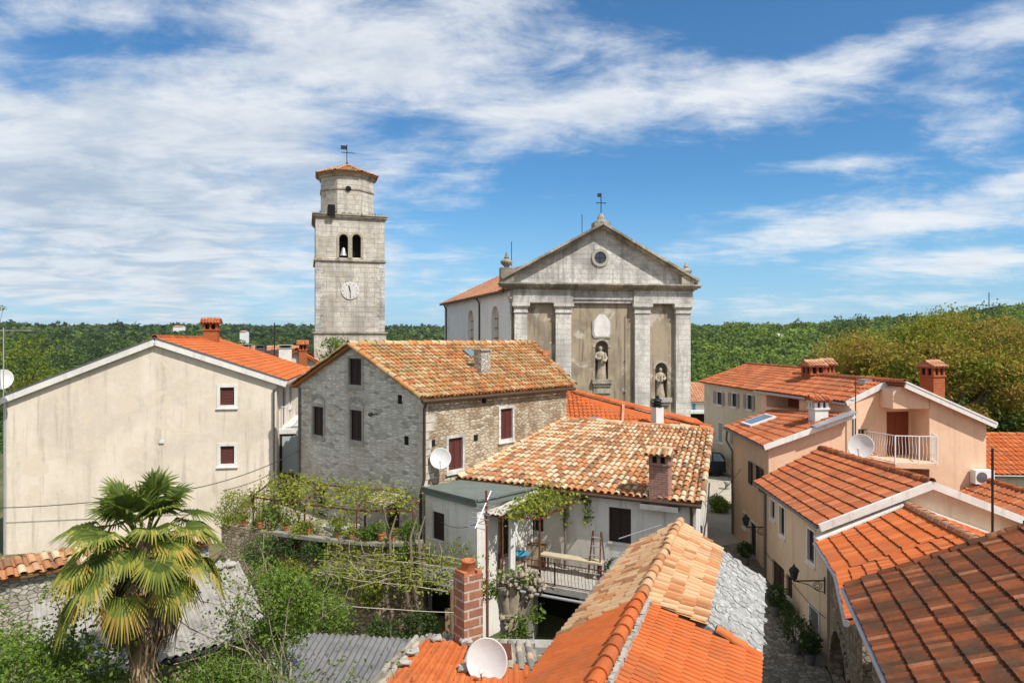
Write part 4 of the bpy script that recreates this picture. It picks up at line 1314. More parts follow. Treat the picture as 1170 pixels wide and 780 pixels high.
# ------------------------------------------------------------------ hipped orange roof below the church
def hip_house():
    EL = np.array((2.45, 30.6, 5.25)); ER = np.array((9.02, 31.0, 5.07)); P1 = np.array((2.5, 33.6, 6.64))
    root = thing('hipped_house', (9, 31, 0), 'house under a bright orange hipped roof squeezed in front of the church', 'house')
    RR = P1 + (ER - EL) + (0.2, 1.6, 0)
    ERx = ER + (0.5, 0.1, 0)
    d = (ER - P1)[:2]; nn = np.array((-d[1], d[0]))
    keep = lambda p: np.dot(p[:2] - P1[:2], nn) < 0.02
    mb = MB()
    tiles(mb, EL, ERx, RR, P1, 'roman', 0.21, 0.34, 0.045, 0.03, 0.3, 41, keep=keep, deck=[EL, ER, P1])
    # the back slope beyond the hip
    b = np.array((9.6, 35.5, 5.0)); b2 = np.array((3.2, 36.4, 6.5))
    mb.poly([ER, b, b2, P1], 0.4)
    caps(mb, ER + (0, 0, 0.03), P1 + (0, 0, 0.05), 0.12, 0.4, 12, 0.6)
    roof = mb.build('roof', M['tile_orange'], root)
    mb = MB()
    boxwalls(mb, [(2.6, 30.9), (8.75, 31.15), (9.4, 35.3), (3.2, 36.2), (2.6, 33.6)], -0.5, [5.1, 4.98, 4.95, 5.0, 5.0])
    mb.build('wall', M['pale_plaster'], root)
    nv = np.cross(ER - EL, P1 - EL); nv /= np.linalg.norm(nv)
    if nv[2] < 0: nv = -nv
    def pl(px, py):
        k = np.array(((px - 585) / 780, 1, (390 - py) / 780)); o = np.array((0, 0, CAMZ))
        return o + k * np.dot(EL - o, nv) / np.dot(k, nv)
    q = [pl(674, 484.5), pl(690, 486), pl(687, 479.5), pl(673, 478.5)]
    k = MB(); k.obox(q[0] + nv * 0.05, q[1] - q[0], q[3] - q[0], nv * 0.08); k.build('skylight', M['glass_sky'], roof)
    # tall white flue with a black cowl
    p = pl(751, 489)
    mb = MB(); mb.box((p[0], p[1], p[2] - 0.5), (0.40, 0.40, 1.45), 0.4); ch = mb.build('chimney', M['trim_white'], root)
    mb = MB(); zt = p[2] + 0.95
    mb.lathe((p[0], p[1], zt), [(0.20, 0), (0.24, 0.02), (0.24, 0.07), (0.17, 0.09), (0.17, 0.13), (0.25, 0.15), (0.25, 0.20), (0.17, 0.22), (0.17, 0.27), (0.24, 0.29), (0.2, 0.34), (0.08, 0.42), (0.09, 0.5), (0, 0.52)], 16)
    mb.build('cowl', M['black'], ch)
    # seam strip
    mb = MB(); a0 = pl(712, 462.5); a1 = pl(711, 487); mb.beam(a0 + nv * 0.09, a1 + nv * 0.09, 0.12, 0.03, up=nv); mb.build('roof_strip', M['tile_faded'], roof)
    # old tiles and eave on the right corner
    gutter(root, ER + (0.05, -0.02, -0.1), b + (0.05, 0, -0.1), 'gutter_light', 0.06)


hip_house()


# ------------------------------------------------------------------ church
def church():
    A = np.array((-0.11, 44.0)); fd = np.array((0.989, 0.148)); B = A + fd * 12.0
    sdv = np.array((-0.339, 0.941)); BL = A + sdv * 17.2; BR = B + sdv * 17.2
    root = thing('church', ((A[0] + B[0]) / 2, 44.9, 0), 'weathered baroque stone church with a pilastered front and a triangular pediment', 'church')
    F = Wall(A, B); n3 = np.append(F.n, 0)
    U = lambda x: F.px(x, 400)[0]
    Zf = lambda y: F.px(686, y)[1]
    zc = Zf(326); zent = Zf(340); zarc = Zf(346)
    up = F.px(686.5, 262); zap = up[1]; ua = up[0]
    niche1 = [U(680), U(695), Zf(433), Zf(389), 1.0]
    niche2 = [U(748.5), U(762.5), Zf(455), Zf(414.5), 1.0]
    niche3 = [F.L - niche2[1], F.L - niche2[0], Zf(455), Zf(414.5), 1.0]
    mb = MB()
    wall(mb, F, -0.3, zarc, [niche1, niche2, niche3], 0.55)
    for nc in (niche1, niche2, niche3):
        wbox(mb, F, nc[0] - 0.1, nc[1] + 0.1, nc[2] - 0.1, nc[3] + 0.1, -0.62, -0.55)
    mb.build('front_wall', M['facade_plaster'], root)
    # pilasters
    for x0, x1 in ((587, 601.5), (634, 651.5), (724, 741), (770.5, 787)):
        mb = MB()
        u0, u1 = U(x0), U(x1)
        wbox(mb, F, u0, u1, -0.3, Zf(356), -0.05, 0.30)
        wbox(mb, F, u0 - 0.12, u1 + 0.12, -0.3, 0.9, -0.05, 0.40)
        for i, (za, zb, e) in enumerate(((358, 356.6, 0.06), (356.6, 352.5, 0.02), (352.5, 350.5, 0.08), (350.5, 346.6, 0.15))):
            wbox(mb, F, u0 - e, u1 + e, Zf(za), Zf(zb), -0.05, 0.30 + e)
        mb.build('pilaster', M['pilaster_stone'], root)
    mb = MB()          # outer corner strip behind the first pilaster
    wbox(mb, F, -0.02, U(587.5), -0.3, zarc, -0.3, 0.12)
    mb.build('corner_strip', M['pilaster_stone'], root)
    # entablature in three bands, breaking forward over the pilasters
    mb = MB()
    L = F.L
    wbox(mb, F, -0.05, L + 0.05, Zf(346.6), Zf(342.5), -0.4, 0.20)
    wbox(mb, F, -0.08, L + 0.08, Zf(342.5), Zf(339.5), -0.4, 0.28)
    wbox(mb, F, -0.02, L + 0.02, Zf(339.5), Zf(332), -0.4, 0.16)
    for x0, x1 in ((585, 653), (722, 790)):
        wbox(mb, F, U(x0), U(x1), Zf(346.65), Zf(339.45), 0.0, 0.40)
        wbox(mb, F, U(x0) + 0.03, U(x1) - 0.03, Zf(339.45), Zf(332), 0.0, 0.33)
    mb.build('frieze', M['pediment_stone'], root)
    mb = MB()
    for za, zb, e in ((332, 330.5, 0.36), (330.5, 328.7, 0.50), (328.7, 326.4, 0.66), (326.4, 324.6, 0.76)):
        wbox(mb, F, -e, L + e, Zf(za), Zf(zb), -0.5, e)
    mb.build('cornice', M['cornice_stone'], root)
    # pediment
    zb = Zf(324.8)
    mb = MB()
    wall(mb, F, zc - 0.1, [(0.0, zb + 0.46), (ua, zap + 0.14), (L, zb + 0.46)], [])
    mb.build('pediment', M['pediment_stone'], root)
    mb = MB()
    for s0, s1 in (((-0.62, zb + 0.12), (ua, zap + 0.14)), ((L + 0.62, zb + 0.12), (ua, zap + 0.14))):
        a = F.p(s0[0], s0[1], 0.05); b = F.p(s1[0], s1[1], 0.05)
        mb.beam(a, b, 0.75, 0.16); mb.beam(a + (0, 0, 0.15), b + (0, 0, 0.17), 1.15, 0.14)
    mb.build('raking_cornice', M['cornice_stone'], root)
    # round window
    uo, zo = F.px(685.6, 294.5)
    def disc(r0, r1, o0, o1, name, mat, parent):
        m = MB(); m.lathe(F.p(uo, zo, o0), [(r1, 0), (r1, o1 - o0), (r0, o1 - o0), (r0, 0)] if r0 else [(r1, 0), (r1, o1 - o0), (0, o1 - o0)], 28, axis=n3)
        return m.build(name, M[mat], parent)
    oc = disc(0.40, 0.58, -0.02, 0.09, 'round_window', 'pale_stone', root)
    disc(0, 0.40, -0.02, 0.015, 'pane', 'glass_dark', oc)
    mb = MB()
    for a in (0, math.pi / 2): mb.beam(F.p(uo - 0.4 * math.cos(a), zo - 0.4 * math.sin(a), 0.03), F.p(uo + 0.4 * math.cos(a), zo + 0.4 * math.sin(a), 0.03), 0.03, 0.03)
    mb.build('glazing_bar', M['iron'], oc)
    # plaque with a pointed head over the niche
    pu0, pu1 = U(676.5), U(698.5); um = (pu0 + pu1) / 2
    def plaque(o0, o1, g, name, mat, par):
        z0, z1, z2 = Zf(386) + g, Zf(367) - g * 0.4, Zf(357.5) - g
        a, b = pu0 + g, pu1 - g
        pts = [(a + 0.12, z0), (b - 0.12, z0), (b, z0 + 0.22), (b, z1), (um + 0.2, z2), (um - 0.2, z2), (a, z1), (a, z0 + 0.22)]
        m = MB(); f = [F.p(u, z, o1) for u, z in pts]; k = [F.p(u, z, o0) for u, z in pts]
        m.poly(f)
        for i in range(8): m.poly([k[i], k[(i + 1) % 8], f[(i + 1) % 8], f[i]])
        return m.build(name, M[mat], par)
    pq = plaque(-0.02, 0.06, 0, 'plaque', 'pale_stone', root)
    plaque(0.03, 0.075, 0.1, 'plaque_panel', 'trim_white', pq)
    # niches with saints
    def saint(nc, z0, flip):
        uc = (nc[0] + nc[1]) / 2; H = (nc[3] - z0) * 0.86
        c = F.p(uc, z0, -0.26)
        m = MB()
        d3 = np.append(F.d, 0)
        def E(u, z, r1, r2): return (u, z, r1, r2)
        rings = [(0, 0, .20, .17), (0, .06, .21, .18), (.01, .2, .185, .16), (.02, .36, .17, .15), (.02, .5, .165, .14), (.01, .6, .15, .125), (0, .68, .165, .125), (-.005, .76, .185, .12), (-.01, .815, .14, .10), (-.01, .835, .06, .06), (-.01, .86, .055, .06), (-.012, .885, .075, .085), (-.012, .93, .085, .095), (-.012, .975, .065, .075), (-.012, 1.0, .02, .02)]
        n = 18; t = np.arange(n) / n * 2 * math.pi
        vs = []
        for u, z, r1, r2 in rings:
            fold = 1 + (0.10 * np.sin(5 * t + z * 4) if z < .7 else 0)
            vs.append(c + np.outer(np.cos(t) * r1 * fold * H * 0.78 + u * flip * H, d3) + np.outer(-np.sin(t) * r2 * fold * H * 0.8, -n3) + np.array((0, 0, z * H)))
        v = np.concatenate(vs); i0 = np.arange(n); i1 = (i0 + 1) % n
        m.add(v, np.concatenate([np.stack([k * n + i0, k * n + i1, (k + 1) * n + i1, (k + 1) * n + i0], 1) for k in range(len(rings) - 1)]))
        P = lambda u, z, o: c + d3 * u * H * 0.8 * flip + n3 * o * H + np.array((0, 0, z * H))
        m.tube([P(-.17, .78, 0), P(-.22, .64, .05), P(-.10, .60, .17), P(.02, .64, .18)], [.06 * H, .055 * H, .045 * H, .03 * H], 8)
        m.tube([P(.16, .78, 0), P(.21, .63, .06), P(.12, .54, .17), P(.0, .56, .19)], [.06 * H, .055 * H, .045 * H, .03 * H], 8)
        m.tube([P(.02, .55, .2), P(.03, .72, .2)], [.05 * H, .04 * H], 8)
        s_ = tag(m.build('statue', M['statue_stone'], None, True, origin=c), 'robed stone saint in the ' + ('central niche under the pointed plaque' if nc is niche1 else 'small niche behind the white flue' if nc is niche2 else 'small niche hidden by the stone house roof'), 'statue', 'saints in the church front niches')
    for nc in (niche1, niche2, niche3):
        mb = MB()
        um2 = (nc[0] + nc[1]) / 2; r = (nc[1] - nc[0]) / 2
        th = np.linspace(0, math.pi, 13); zs = nc[3] - r
        for a, b in zip(th[:-1], th[1:]):
            q = [F.p(um2 + rr * math.cos(x), zs + rr * math.sin(x), 0.03) for x, rr in ((a, r), (a, r + 0.15), (b, r + 0.15), (b, r))]
            mb.poly(q[::1]); k = [p - n3 * 0.06 for p in q]
            mb.poly([q[1], k[1], k[2], q[2]]); mb.poly([q[0], q[3], k[3], k[0]])
        mb.build('niche_frame', M['cornice_stone'] if nc is niche1 else M['pale_stone'], root)
        mb = MB()
        wbox(mb, F, nc[0] - 0.24, nc[1] + 0.24, nc[2] - 0.28, nc[2], -0.05, 0.26)
        wbox(mb, F, nc[0] - 0.14, nc[1] + 0.14, nc[2] - 0.48, nc[2] - 0.28, -0.05, 0.16)
        if nc is niche1: wbox(mb, F, nc[0] - 0.12, nc[1] + 0.14, Zf(449.5), nc[2] - 0.5, -0.05, 0.08)
        mb.build('niche_ledge', M['cornice_stone'] if nc is niche1 else M['pale_stone'], root)
        saint(nc, nc[2], 1 if nc is niche1 else -1)
    # side of the nave
    S = Wall(BL, A)
    ws = []
    for x0, y0, x1, y1 in ((534.5, 354, 541, 392), (561.5, 349.5, 569.5, 392)):
        q = S.rect(x0, y0, x1, y1); q[2] = 7.4; ws.append(q + [1.0])
    mb = MB()
    ze = 12.3
    wall(mb, S, -0.3, ze, ws, 0.3)
    wall(mb, Wall(B, BR), -0.3, ze); bw = Wall(BR, BL); wall(mb, bw, -0.3, [(0, ze), (bw.L / 2, 15.3), (bw.L, ze)])
    mb.build('nave_wall', M['nave_plaster'], root)
    for q in ws:
        mb = MB(); wbox(mb, S, q[0], q[1], q[2], q[3], -0.3, -0.26); pn = mb.build('nave_window', M['far_plaster'], root)
        mb = MB(); um3 = (q[0] + q[1]) / 2; wbox(mb, S, um3 - 0.03, um3 + 0.03, q[2], q[3] - 0.1, -0.26, -0.22)
        for i in range(5): zz = q[2] + (q[3] - q[2]) * (i + 0.7) / 6; wbox(mb, S, q[0], q[1], zz, zz + 0.05, -0.255, -0.225)
        mb.build('glazing_bar', M['iron'], pn)
    M['nave_pane'] = None
    ridge0 = np.append((A + B) / 2 + sdv * 0.3, 15.35); ridge1 = np.append((BL + BR) / 2 + sdv * 0.2, 15.35)
    e0 = np.append(A + sdv * 0.3 - fd * 0.35, ze); e1 = np.append(BL + sdv * 0.2 - fd * 0.35, ze)
    g0 = np.append(B + sdv * 0.3 + fd * 0.35, ze); g1 = np.append(BR + sdv * 0.2 + fd * 0.35, ze)
    mb = MB()
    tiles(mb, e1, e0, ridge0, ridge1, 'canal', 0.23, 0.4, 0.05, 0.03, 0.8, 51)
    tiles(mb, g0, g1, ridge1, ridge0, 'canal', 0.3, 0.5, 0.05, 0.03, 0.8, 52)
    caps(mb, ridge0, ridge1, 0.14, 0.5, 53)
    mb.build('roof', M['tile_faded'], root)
    gutter(root, e1 + (0, 0, -0.08), e0 + (0, 0, -0.08), 'gutter_brown', 0.07)
    for x in (510.5, 548.5):
        u = S.px(x, 370)[0]
        mb = MB(); mb.tube([S.p(u, ze - 0.1, 0.3), S.p(u, ze - 0.5, 0.07), S.p(u, 1, 0.07)], 0.06, 7); mb.build('downpipe', M['gutter_brown'], root, True)
    mb = MB(); mb.tube([F.p(0.12, zarc, 0.2), F.p(0.12, 1.0, 0.2)], 0.05, 7); mb.build('downpipe', M['gutter_brown'], root, True)
    # urns and the top finial
    for x, y0, H in ((578.5, 309, 1.1), (783, 319, 1.05)):
        u, z = F.px(x, y0)
        mb = MB(); mb.box(F.p(u, zb - 0.1, 0.1), (0.85, 0.7, z - zb + 0.25), 0.15)
        mb.lathe(F.p(u, z + 0.1, 0.1), [(0.28, 0), (0.18, 0.06), (0.15, 0.14), (0.34, 0.3), (0.40, 0.42), (0.36, 0.52), (0.2, 0.6), (0.12, 0.66), (0.16, 0.72), (0.10, 0.84), (0.05, 1.0), (0, 1.1)], 14)
        mb.build('urn', M['cornice_stone'], root)
    mb = MB(); t = F.p(ua, zap + 0.12, 0.05)
    mb.box(t, (1.1, 0.8, 0.28), 0.15); mb.lathe(t + (0, 0, 0.28), [(0.45, 0), (0.40, 0.1), (0.26, 0.22), (0.22, 0.38), (0.16, 0.5), (0.1, 0.62), (0, 0.66)], 14)
    mb.build('finial', M['cornice_stone'], root)
    def cross(p, h, w, name='cross'):
        m = MB(); p = np.asarray(p, float); x = np.append(F.d, 0)
        m.tube([p, p + (0, 0, h)], 0.03, 6); m.tube([p + (0, 0, h * .52) - x * w, p + (0, 0, h * .52) + x * w], 0.028, 6)
        for e in (-1, 1): m.lathe(p + (0, 0, h * .52 - 0.05) + x * w * e, [(0, 0), (0.05, 0.05), (0, 0.1)], 6)
        # small weather flag at the head
        m.obox(p + (0, 0, h * .80) - x * 0.25, x * 0.27, np.append(F.n, 0) * 0.015, (0, 0, h * .18))
        return m.build(name, M['iron'], root)
    cross(t + (0, 0, 0.9), 1.35, 0.3)
    for x, y0, y1, Y in ((584.5, 300, 276, 46), (665, 262, 245, 48)):
        a = at(x, y0 + 4, Y); b = at(x, y1, Y)
        mb = MB(); mb.tube([a, b], 0.025, 5); mb.build('lightning_rod', M['iron'], root)
    # lightning conductor on the front
    u = F.px(714, 440)[0]
    mb = MB(); mb.tube([F.p(u, Zf(360), 0.05), F.p(u, 0.5, 0.05)], 0.018, 5)
    mb.lathe(F.p(u, Zf(413), 0.05), [(0, 0), (0.07, 0.05), (0, 0.1)], 6); mb.lathe(F.p(u, Zf(449), 0.05), [(0, 0), (0.09, 0.08), (0, 0.16)], 6)
    mb.build('conductor', M['gutter'], root)


church()


# ------------------------------------------------------------------ bell tower
def tower():
    FL = np.array((-14.1, 49.0)); fd = np.array((0.957, 0.29)); bd = np.array((-0.29, 0.957)); w = 4.9
    FR = FL + fd * w; BR = FR + bd * w; BL = FL + bd * w
    root = thing('bell_tower', (FL[0] + 2, FL[1] + 2, 0), 'square grey stone bell tower with an eight sided top and a white clock face', 'tower')
    F = Wall(FL, FR); n3 = np.append(F.n, 0)
    Z = lambda y: F.px(400, y)[1]
    c = (FL + BR) / 2
    zt = Z(247)
    b1 = F.rect(387.5, 267.5, 397.8, 294.5) + [1.0]; b2 = F.rect(402.5, 267.5, 412.5, 294.5) + [1.0]
    mb = MB()
    ring = [FL, FR, BR, BL]
    for i in range(4):
        W = Wall(ring[i], ring[(i + 1) % 4])
        u1 = b1[0]; u2 = b2[0]; ww = b1[1] - b1[0]
        wall(mb, W, -0.3, zt, [b1, b2], 0.5)
    mb.build('shaft', M['tower_stone'], root)
    mb = MB(); mb.box((c[0], c[1], Z(297)), (3.6, 3.6, Z(262) - Z(297)), math.atan2(fd[1], fd[0])); mb.build('belfry_interior', M['void'], root)
    mb = MB(); p = F.p((b1[0] + b1[1]) / 2, Z(292), -0.28)
    mb.lathe(p, [(0.26, 0), (0.24, 0.08), (0.16, 0.3), (0.12, 0.5), (0.05, 0.6), (0, 0.62)], 14); mb.build('bell', M['gutter_light'], root, True)
    # lower stage slightly wider, string courses, cornice
    def band(za, zb, e, name, mat):
        m = MB(); rz = math.atan2(fd[1], fd[0]); m.box((c[0], c[1], za), (w + 2 * e, w + 2 * e, zb - za), rz); return m.build(name, M[mat], root)
    band(-0.3, Z(381), 0.10, 'plinth', 'tower_stone')
    band(Z(381), Z(379.2), 0.20, 'string_course', 'cornice_stone')
    band(Z(298.5), Z(296), 0.12, 'string_course', 'cornice_stone')
    band(Z(250.4), Z(248.6), 0.08, 'cornice', 'cornice_stone'); band(Z(248.6), Z(246.5), 0.17, 'cornice', 'cornice_stone'); band(Z(246.5), Z(245), 0.24, 'cornice', 'cornice_stone')
    # arch surround and central colonnette
    mb = MB()
    for q in (b1, b2):
        um = (q[0] + q[1]) / 2; r = (q[1] - q[0]) / 2; th = np.linspace(0, math.pi, 11); zs = q[3] - r
        for a, b in zip(th[:-1], th[1:]):
            P = [F.p(um + rr * math.cos(x), zs + rr * math.sin(x), 0.05) for x, rr in ((a, r), (a, r + 0.16), (b, r + 0.16), (b, r))]
            mb.poly(P); mb.poly([P[1], P[1] - n3 * 0.06, P[2] - n3 * 0.06, P[2]]); mb.poly([P[0], P[3], P[3] - n3 * 0.06, P[0] - n3 * 0.06])
    for u0, u1 in ((b1[0] - 0.16, b1[0]), (b1[1], b2[0]), (b2[1], b2[1] + 0.16)):
        wbox(mb, F, u0, u1, b1[2], b1[3] - 0.32, -0.02, 0.05)
    mb.build('bell_opening_frame', M['statue_stone'], root)
    # clock
    uc, zc = F.px(400, 332.3)
    mb = MB(); mb.lathe(F.p(uc, zc, 0.0), [(0.64, 0), (0.64, 0.05), (0.60, 0.07), (0, 0.07)], 32, axis=n3); ck = mb.build('clock_face', M['clock_white'], root)
    mb = MB()
    for k in range(12):
        a = k * math.pi / 6; mb.beam(F.p(uc + 0.46 * math.sin(a), zc + 0.46 * math.cos(a), 0.078), F.p(uc + 0.55 * math.sin(a), zc + 0.55 * math.cos(a), 0.078), 0.035, 0.012, up=n3)
    mb.build('hour_mark', M['gutter'], ck)
    mb = MB(); mb.beam(F.p(uc - 0.01, zc + 0.1, 0.09), F.p(uc + 0.02, zc - 0.52, 0.09), 0.05, 0.012, up=n3); mb.beam(F.p(uc + 0.02, zc - 0.06, 0.10), F.p(uc - 0.10, zc + 0.40, 0.10), 0.07, 0.012, up=n3)
    mb.build('clock_hand', M['iron'], ck)
    # quoins
    mb = MB()
    for k in range(26):
        z = Z(379) + 0.05 + k * 0.22
        if z > Z(300): break
        q = 0.55 if k % 2 else 0.36
        for a, b in ((-0.012, q), (F.L - q, F.L + 0.012)): wbox(mb, F, a, b, z, z + 0.205, -0.3, 0.012 + 0.006 * (k % 3))
    mb.build('quoin', M['pediment_stone'], root)
    # octagon
    zo0, zo1 = Z(245.5), Z(195.5)
    rot = math.atan2(fd[1], fd[0]) + math.pi / 8
    def octa(z0, z1, r0, r1, name, mat, extra=None):
        m = MB(); t = np.arange(8) / 8 * 2 * math.pi + rot
        a = np.stack([c[0] + r0 * np.cos(t), c[1] + r0 * np.sin(t), np.full(8, z0)], 1); b = np.stack([c[0] + r1 * np.cos(t), c[1] + r1 * np.sin(t), np.full(8, z1)], 1)
        for i in range(8): m.poly([a[i], a[(i + 1) % 8], b[(i + 1) % 8], b[i]])
        m.poly(b); m.poly(a[::-1])
        return m.build(name, M[mat], root)
    R8 = 2.06; c = c - fd * 0.12
    octa(zo0, zo1, R8, R8, 'drum', 'tower_stone')
    octa(Z(214.8), Z(213), R8 + 0.07, R8 + 0.07, 'drum_band', 'cornice_stone')
    octa(zo1 - 0.25, zo1 - 0.06, R8 + 0.08, R8 + 0.14, 'drum_cornice', 'cornice_stone'); octa(zo1 - 0.06, zo1 + 0.08, R8 + 0.24, R8 + 0.28, 'drum_cornice', 'cornice_stone')
    mb = MB()
    t = np.arange(8) / 8 * 2 * math.pi + rot
    E = [np.array((c[0] + 2.42 * math.cos(a), c[1] + 2.42 * math.sin(a), zo1 + 0.08)) for a in t]
    ap = np.array((c[0], c[1], Z(179)))
    for i in range(8):
        e0, e1 = E[i], E[(i + 1) % 8]
        m_ = (e0 + e1) / 2; nrm = (e1 - e0)[:2]; L = np.linalg.norm(nrm); nrm = nrm / L
        kp = lambda p, e0=e0, nrm=nrm, L=L, m_=m_: abs(np.dot(p[:2] - m_[:2], nrm)) < L / 2 * (1 - (p[2] - e0[2]) / (ap[2] - e0[2])) + 0.06
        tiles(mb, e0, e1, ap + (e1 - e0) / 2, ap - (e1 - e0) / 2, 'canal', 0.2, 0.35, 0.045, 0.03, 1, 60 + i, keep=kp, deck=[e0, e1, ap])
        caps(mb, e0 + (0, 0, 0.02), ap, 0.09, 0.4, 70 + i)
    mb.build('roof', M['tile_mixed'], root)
    # openings in the drum
    mb = MB()
    a = at(374.5, 239, 48.6); mb.box((a[0], a[1] + 0.9, a[2] - 0.35), (0.5, 1.2, 0.75), 0.3)
    mb.build('drum_opening', M['void'], root)
    for i in range(8):
        pass
    d = np.array((math.cos(-math.pi / 2 + 0.29), math.sin(-math.pi / 2 + 0.29)))
    q = c + d * (R8 * math.cos(math.pi / 8) + 0.0)
    mb = MB(); mb.lathe((q[0], q[1], Z(214)), [(0.2, 0), (0.2, 0.09), (0, 0.09)], 14, axis=(d[0], d[1], 0)); mb.build('drum_oculus', M['void'], root)
    # weather vane: ball, rod, cross bar and a small flag
    mb = MB(); x = np.append(fd, 0)
    mb.tube([ap - (0, 0, 0.1), ap + (0, 0, 1.55)], 0.03, 6); mb.lathe(ap + (0, 0, 0.0), [(0, 0), (0.12, 0.1), (0, 0.22)], 8)
    mb.tube([ap + (0, 0, 0.92) - x * 0.42, ap + (0, 0, 0.92) + x * 0.6], 0.025, 6)
    mb.obox(ap + (0, 0, 1.15) - x * 0.45, x * 0.45, (0, 0.02, 0), (0, 0, 0.3))
    mb.build('weather_vane', M['iron'], root)
    # tufts of grass on the cornice
    mb = MB(); g = np.random.default_rng(5)
    for k in range(90):
        u = g.random() * w; p = F.p(u, Z(245) + 0.0, 0.25 * g.random()); h = 0.08 + 0.14 * g.random()
        if 1.0 < u < 2.6 or g.random() < 0.4: mb.poly([p, p + (0.05, 0, 0), p + (g.normal() * 0.06, g.normal() * 0.06, h)], g.random())
    mb.build('cornice_weeds', M['leaf_dark'], root)


tower()
# ------------------------------------------------------------------ big cream house on the left
def cream_house():
    R0 = np.array((-10.69, 31.0)); gd = np.array((0.98, 0.196)); dd = np.array((-0.196, 0.98))
    L0 = R0 - gd * 10.98; RB = R0 + dd * 12.5; LB = L0 + dd * 12.5
    root = thing('cream_house', (R0[0] - 4, R0[1], -0.7), 'large plain cream gabled house with two small red shutters and a white verge', 'house')
    F = Wall(L0, R0); S = Wall(R0, RB)
    zl = F.px(8, 454)[1]; zr = F.px(316, 434)[1]; ua, za = F.px(178, 391)
    ws = [F.rect(251, 442, 268, 463), F.rect(251.5, 509, 268, 530)]
    # side wall openings: balcony door, window, veranda
    d1 = [2.0, 3.1, 4.88, 6.75]; w1 = [4.6, 5.6, 5.6, 6.7]
    mb = MB()
    wall(mb, F, -1.2, [(0, zl), (ua, za), (F.L, zr)], ws, 0.14)
    wall(mb, S, -1.2, zr, [d1, w1], 0.2)
    wall(mb, Wall(RB, LB), -1.2, [(0, zr), (F.L - ua, za), (F.L, zl)]); wall(mb, Wall(LB, L0), -1.2, zl)
    mb.build('wall', M['cream_plaster'], root)
    for w in ws: window(root, F, w, 'louvre', 'trim_white', 'shutter_red', 0.12, 0.14, 1)
    window(root, S, d1, 'plank', 'trim_white', 'door_brown', 0.08, 0.18, part='door_frame', sill=False); window(root, S, w1, 'louvre', 'trim_white', 'shutter_red', 0.08)
    mb = MB(); wbox(mb, F, -0.03, F.L + 0.03, F.px(150, 590)[1] - 0.03, F.px(150, 590)[1] + 0.02, -0.05, 0.012); mb.build('plinth_line', M['concrete'], root)
    mb = MB(); u, z = F.px(185, 504.5); wbox(mb, F, u - 0.1, u + 0.1, z - 0.06, z + 0.06, -0.02, 0.06); mb.build('vent', M['trim_white'], root)
    f3 = np.append(F.n, 0); o = 0.13
    r0 = F.p(ua, za + 0.18, o); l0 = F.p(-0.45, zl - 0.12, o); e0 = F.p(F.L + 0.45, zr - 0.02, o)
    back = np.append(dd * 12.9, 0)
    r1 = r0 + back; l1 = l0 + back; e1 = e0 + back
    mb = MB()
    tiles(mb, e0, e1, r1, r0, 'roman', 0.21, 0.35, 0.045, 0.03, 0.4, 81)
    tiles(mb, l1, l0, r0, r1, 'roman', 0.25, 0.4, 0.045, 0.03, 0.4, 82)
    caps(mb, r0 + (0, 0, 0.02), r1 + (0, 0, 0.02), 0.13, 0.4, 83, 0.5)
    mb.build('roof', M['tile_orange'], root)
    mb = MB()
    for a, b in ((l0, r0), (e0, r0)):
        mb.beam(a + f3 * 0.03 - (0, 0, 0.16), b + f3 * 0.03 - (0, 0, 0.16), 0.06, 0.27)
        mb.beam(a - f3 * 0.08 - (0, 0, 0.17), b - f3 * 0.08 - (0, 0, 0.17), 0.14, 0.08)
    mb.build('verge_board', M['trim_white'], root)
    mb = MB()
    for a, b in ((l0, r0), (e0, r0)): mb.beam(a + f3 * 0.02 + (0, 0, 0.02), b + f3 * 0.02 + (0, 0, 0.02), 0.14, 0.05)
    mb.build('verge_flashing', M['gutter'], root)
    gutter(root, e0 + (0.05, 0, -0.1), e1 + (0.05, 0, -0.1), 'gutter_light', 0.07, [F.p(F.L + 0.3, zr - 0.1, 0.1), F.p(F.L - 0.12, zr - 0.45, 0.08), F.p(F.L - 0.12, -0.5, 0.08)])
    mb = MB(); mb.tube([F.p(0.05, zl, 0.08), F.p(0.05, -0.5, 0.08)], 0.055, 8); mb.build('downpipe', M['gutter_light'], root, True)
    # balcony and glazed veranda on the alley side
    mb = MB(); wbox(mb, S, 0.9, 7.5, 4.68, 4.86, 0.0, 0.95); mb.build('balcony_slab', M['trim_white'], root)
    mb = MB(); rail(mb, [S.p(0.95, 0, 0.02)[:2], S.p(0.95, 0, 0.9)[:2], S.p(7.4, 0, 0.9)[:2]], 4.86, 5.95, 0.12, 0.03, 0.012, 0.02, out=S.n)
    mb.build('railing', M['white_metal'], root)
    v = MB()
    for u in (0.95, 3.1, 5.2, 7.3): wbox(v, S, u, u + 0.09, 1.9, 4.68, 0.82, 0.9)
    for zz in (1.9, 2.75, 4.56): wbox(v, S, 0.95, 7.39, zz, zz + 0.1, 0.825, 0.895)
    wbox(v, S, 0.95, 1.02, 1.9, 4.68, 0.0, 0.12)
    ver = v.build('veranda_frame', M['shutter_dark'], root)
    v = MB(); wbox(v, S, 1.0, 7.35, 2.86, 4.56, 0.85, 0.87); wbox(v, S, 0.97, 0.99, 2.86, 4.56, 0.1, 0.82); v.build('pane', M['glass_curtain'], ver)
    v = MB(); wbox(v, S, 1.0, 7.35, 1.3, 2.74, 0.84, 0.88); wbox(v, S, 0.97, 0.99, 1.3, 2.74, 0.0, 0.84); v.build('veranda_panel', M['shutter_red'], ver)
    # chimney on the ridge
    p = r0 + np.append(dd * 9.0, 0)
    chimney(root, (p[0] + 0.35, p[1], za - 0.1), 0.75, 0.55, 0.75, 0.2, 'brick_orange', 'house', 'tile_red')
    return F, S


CR_F, CR_S = cream_house()


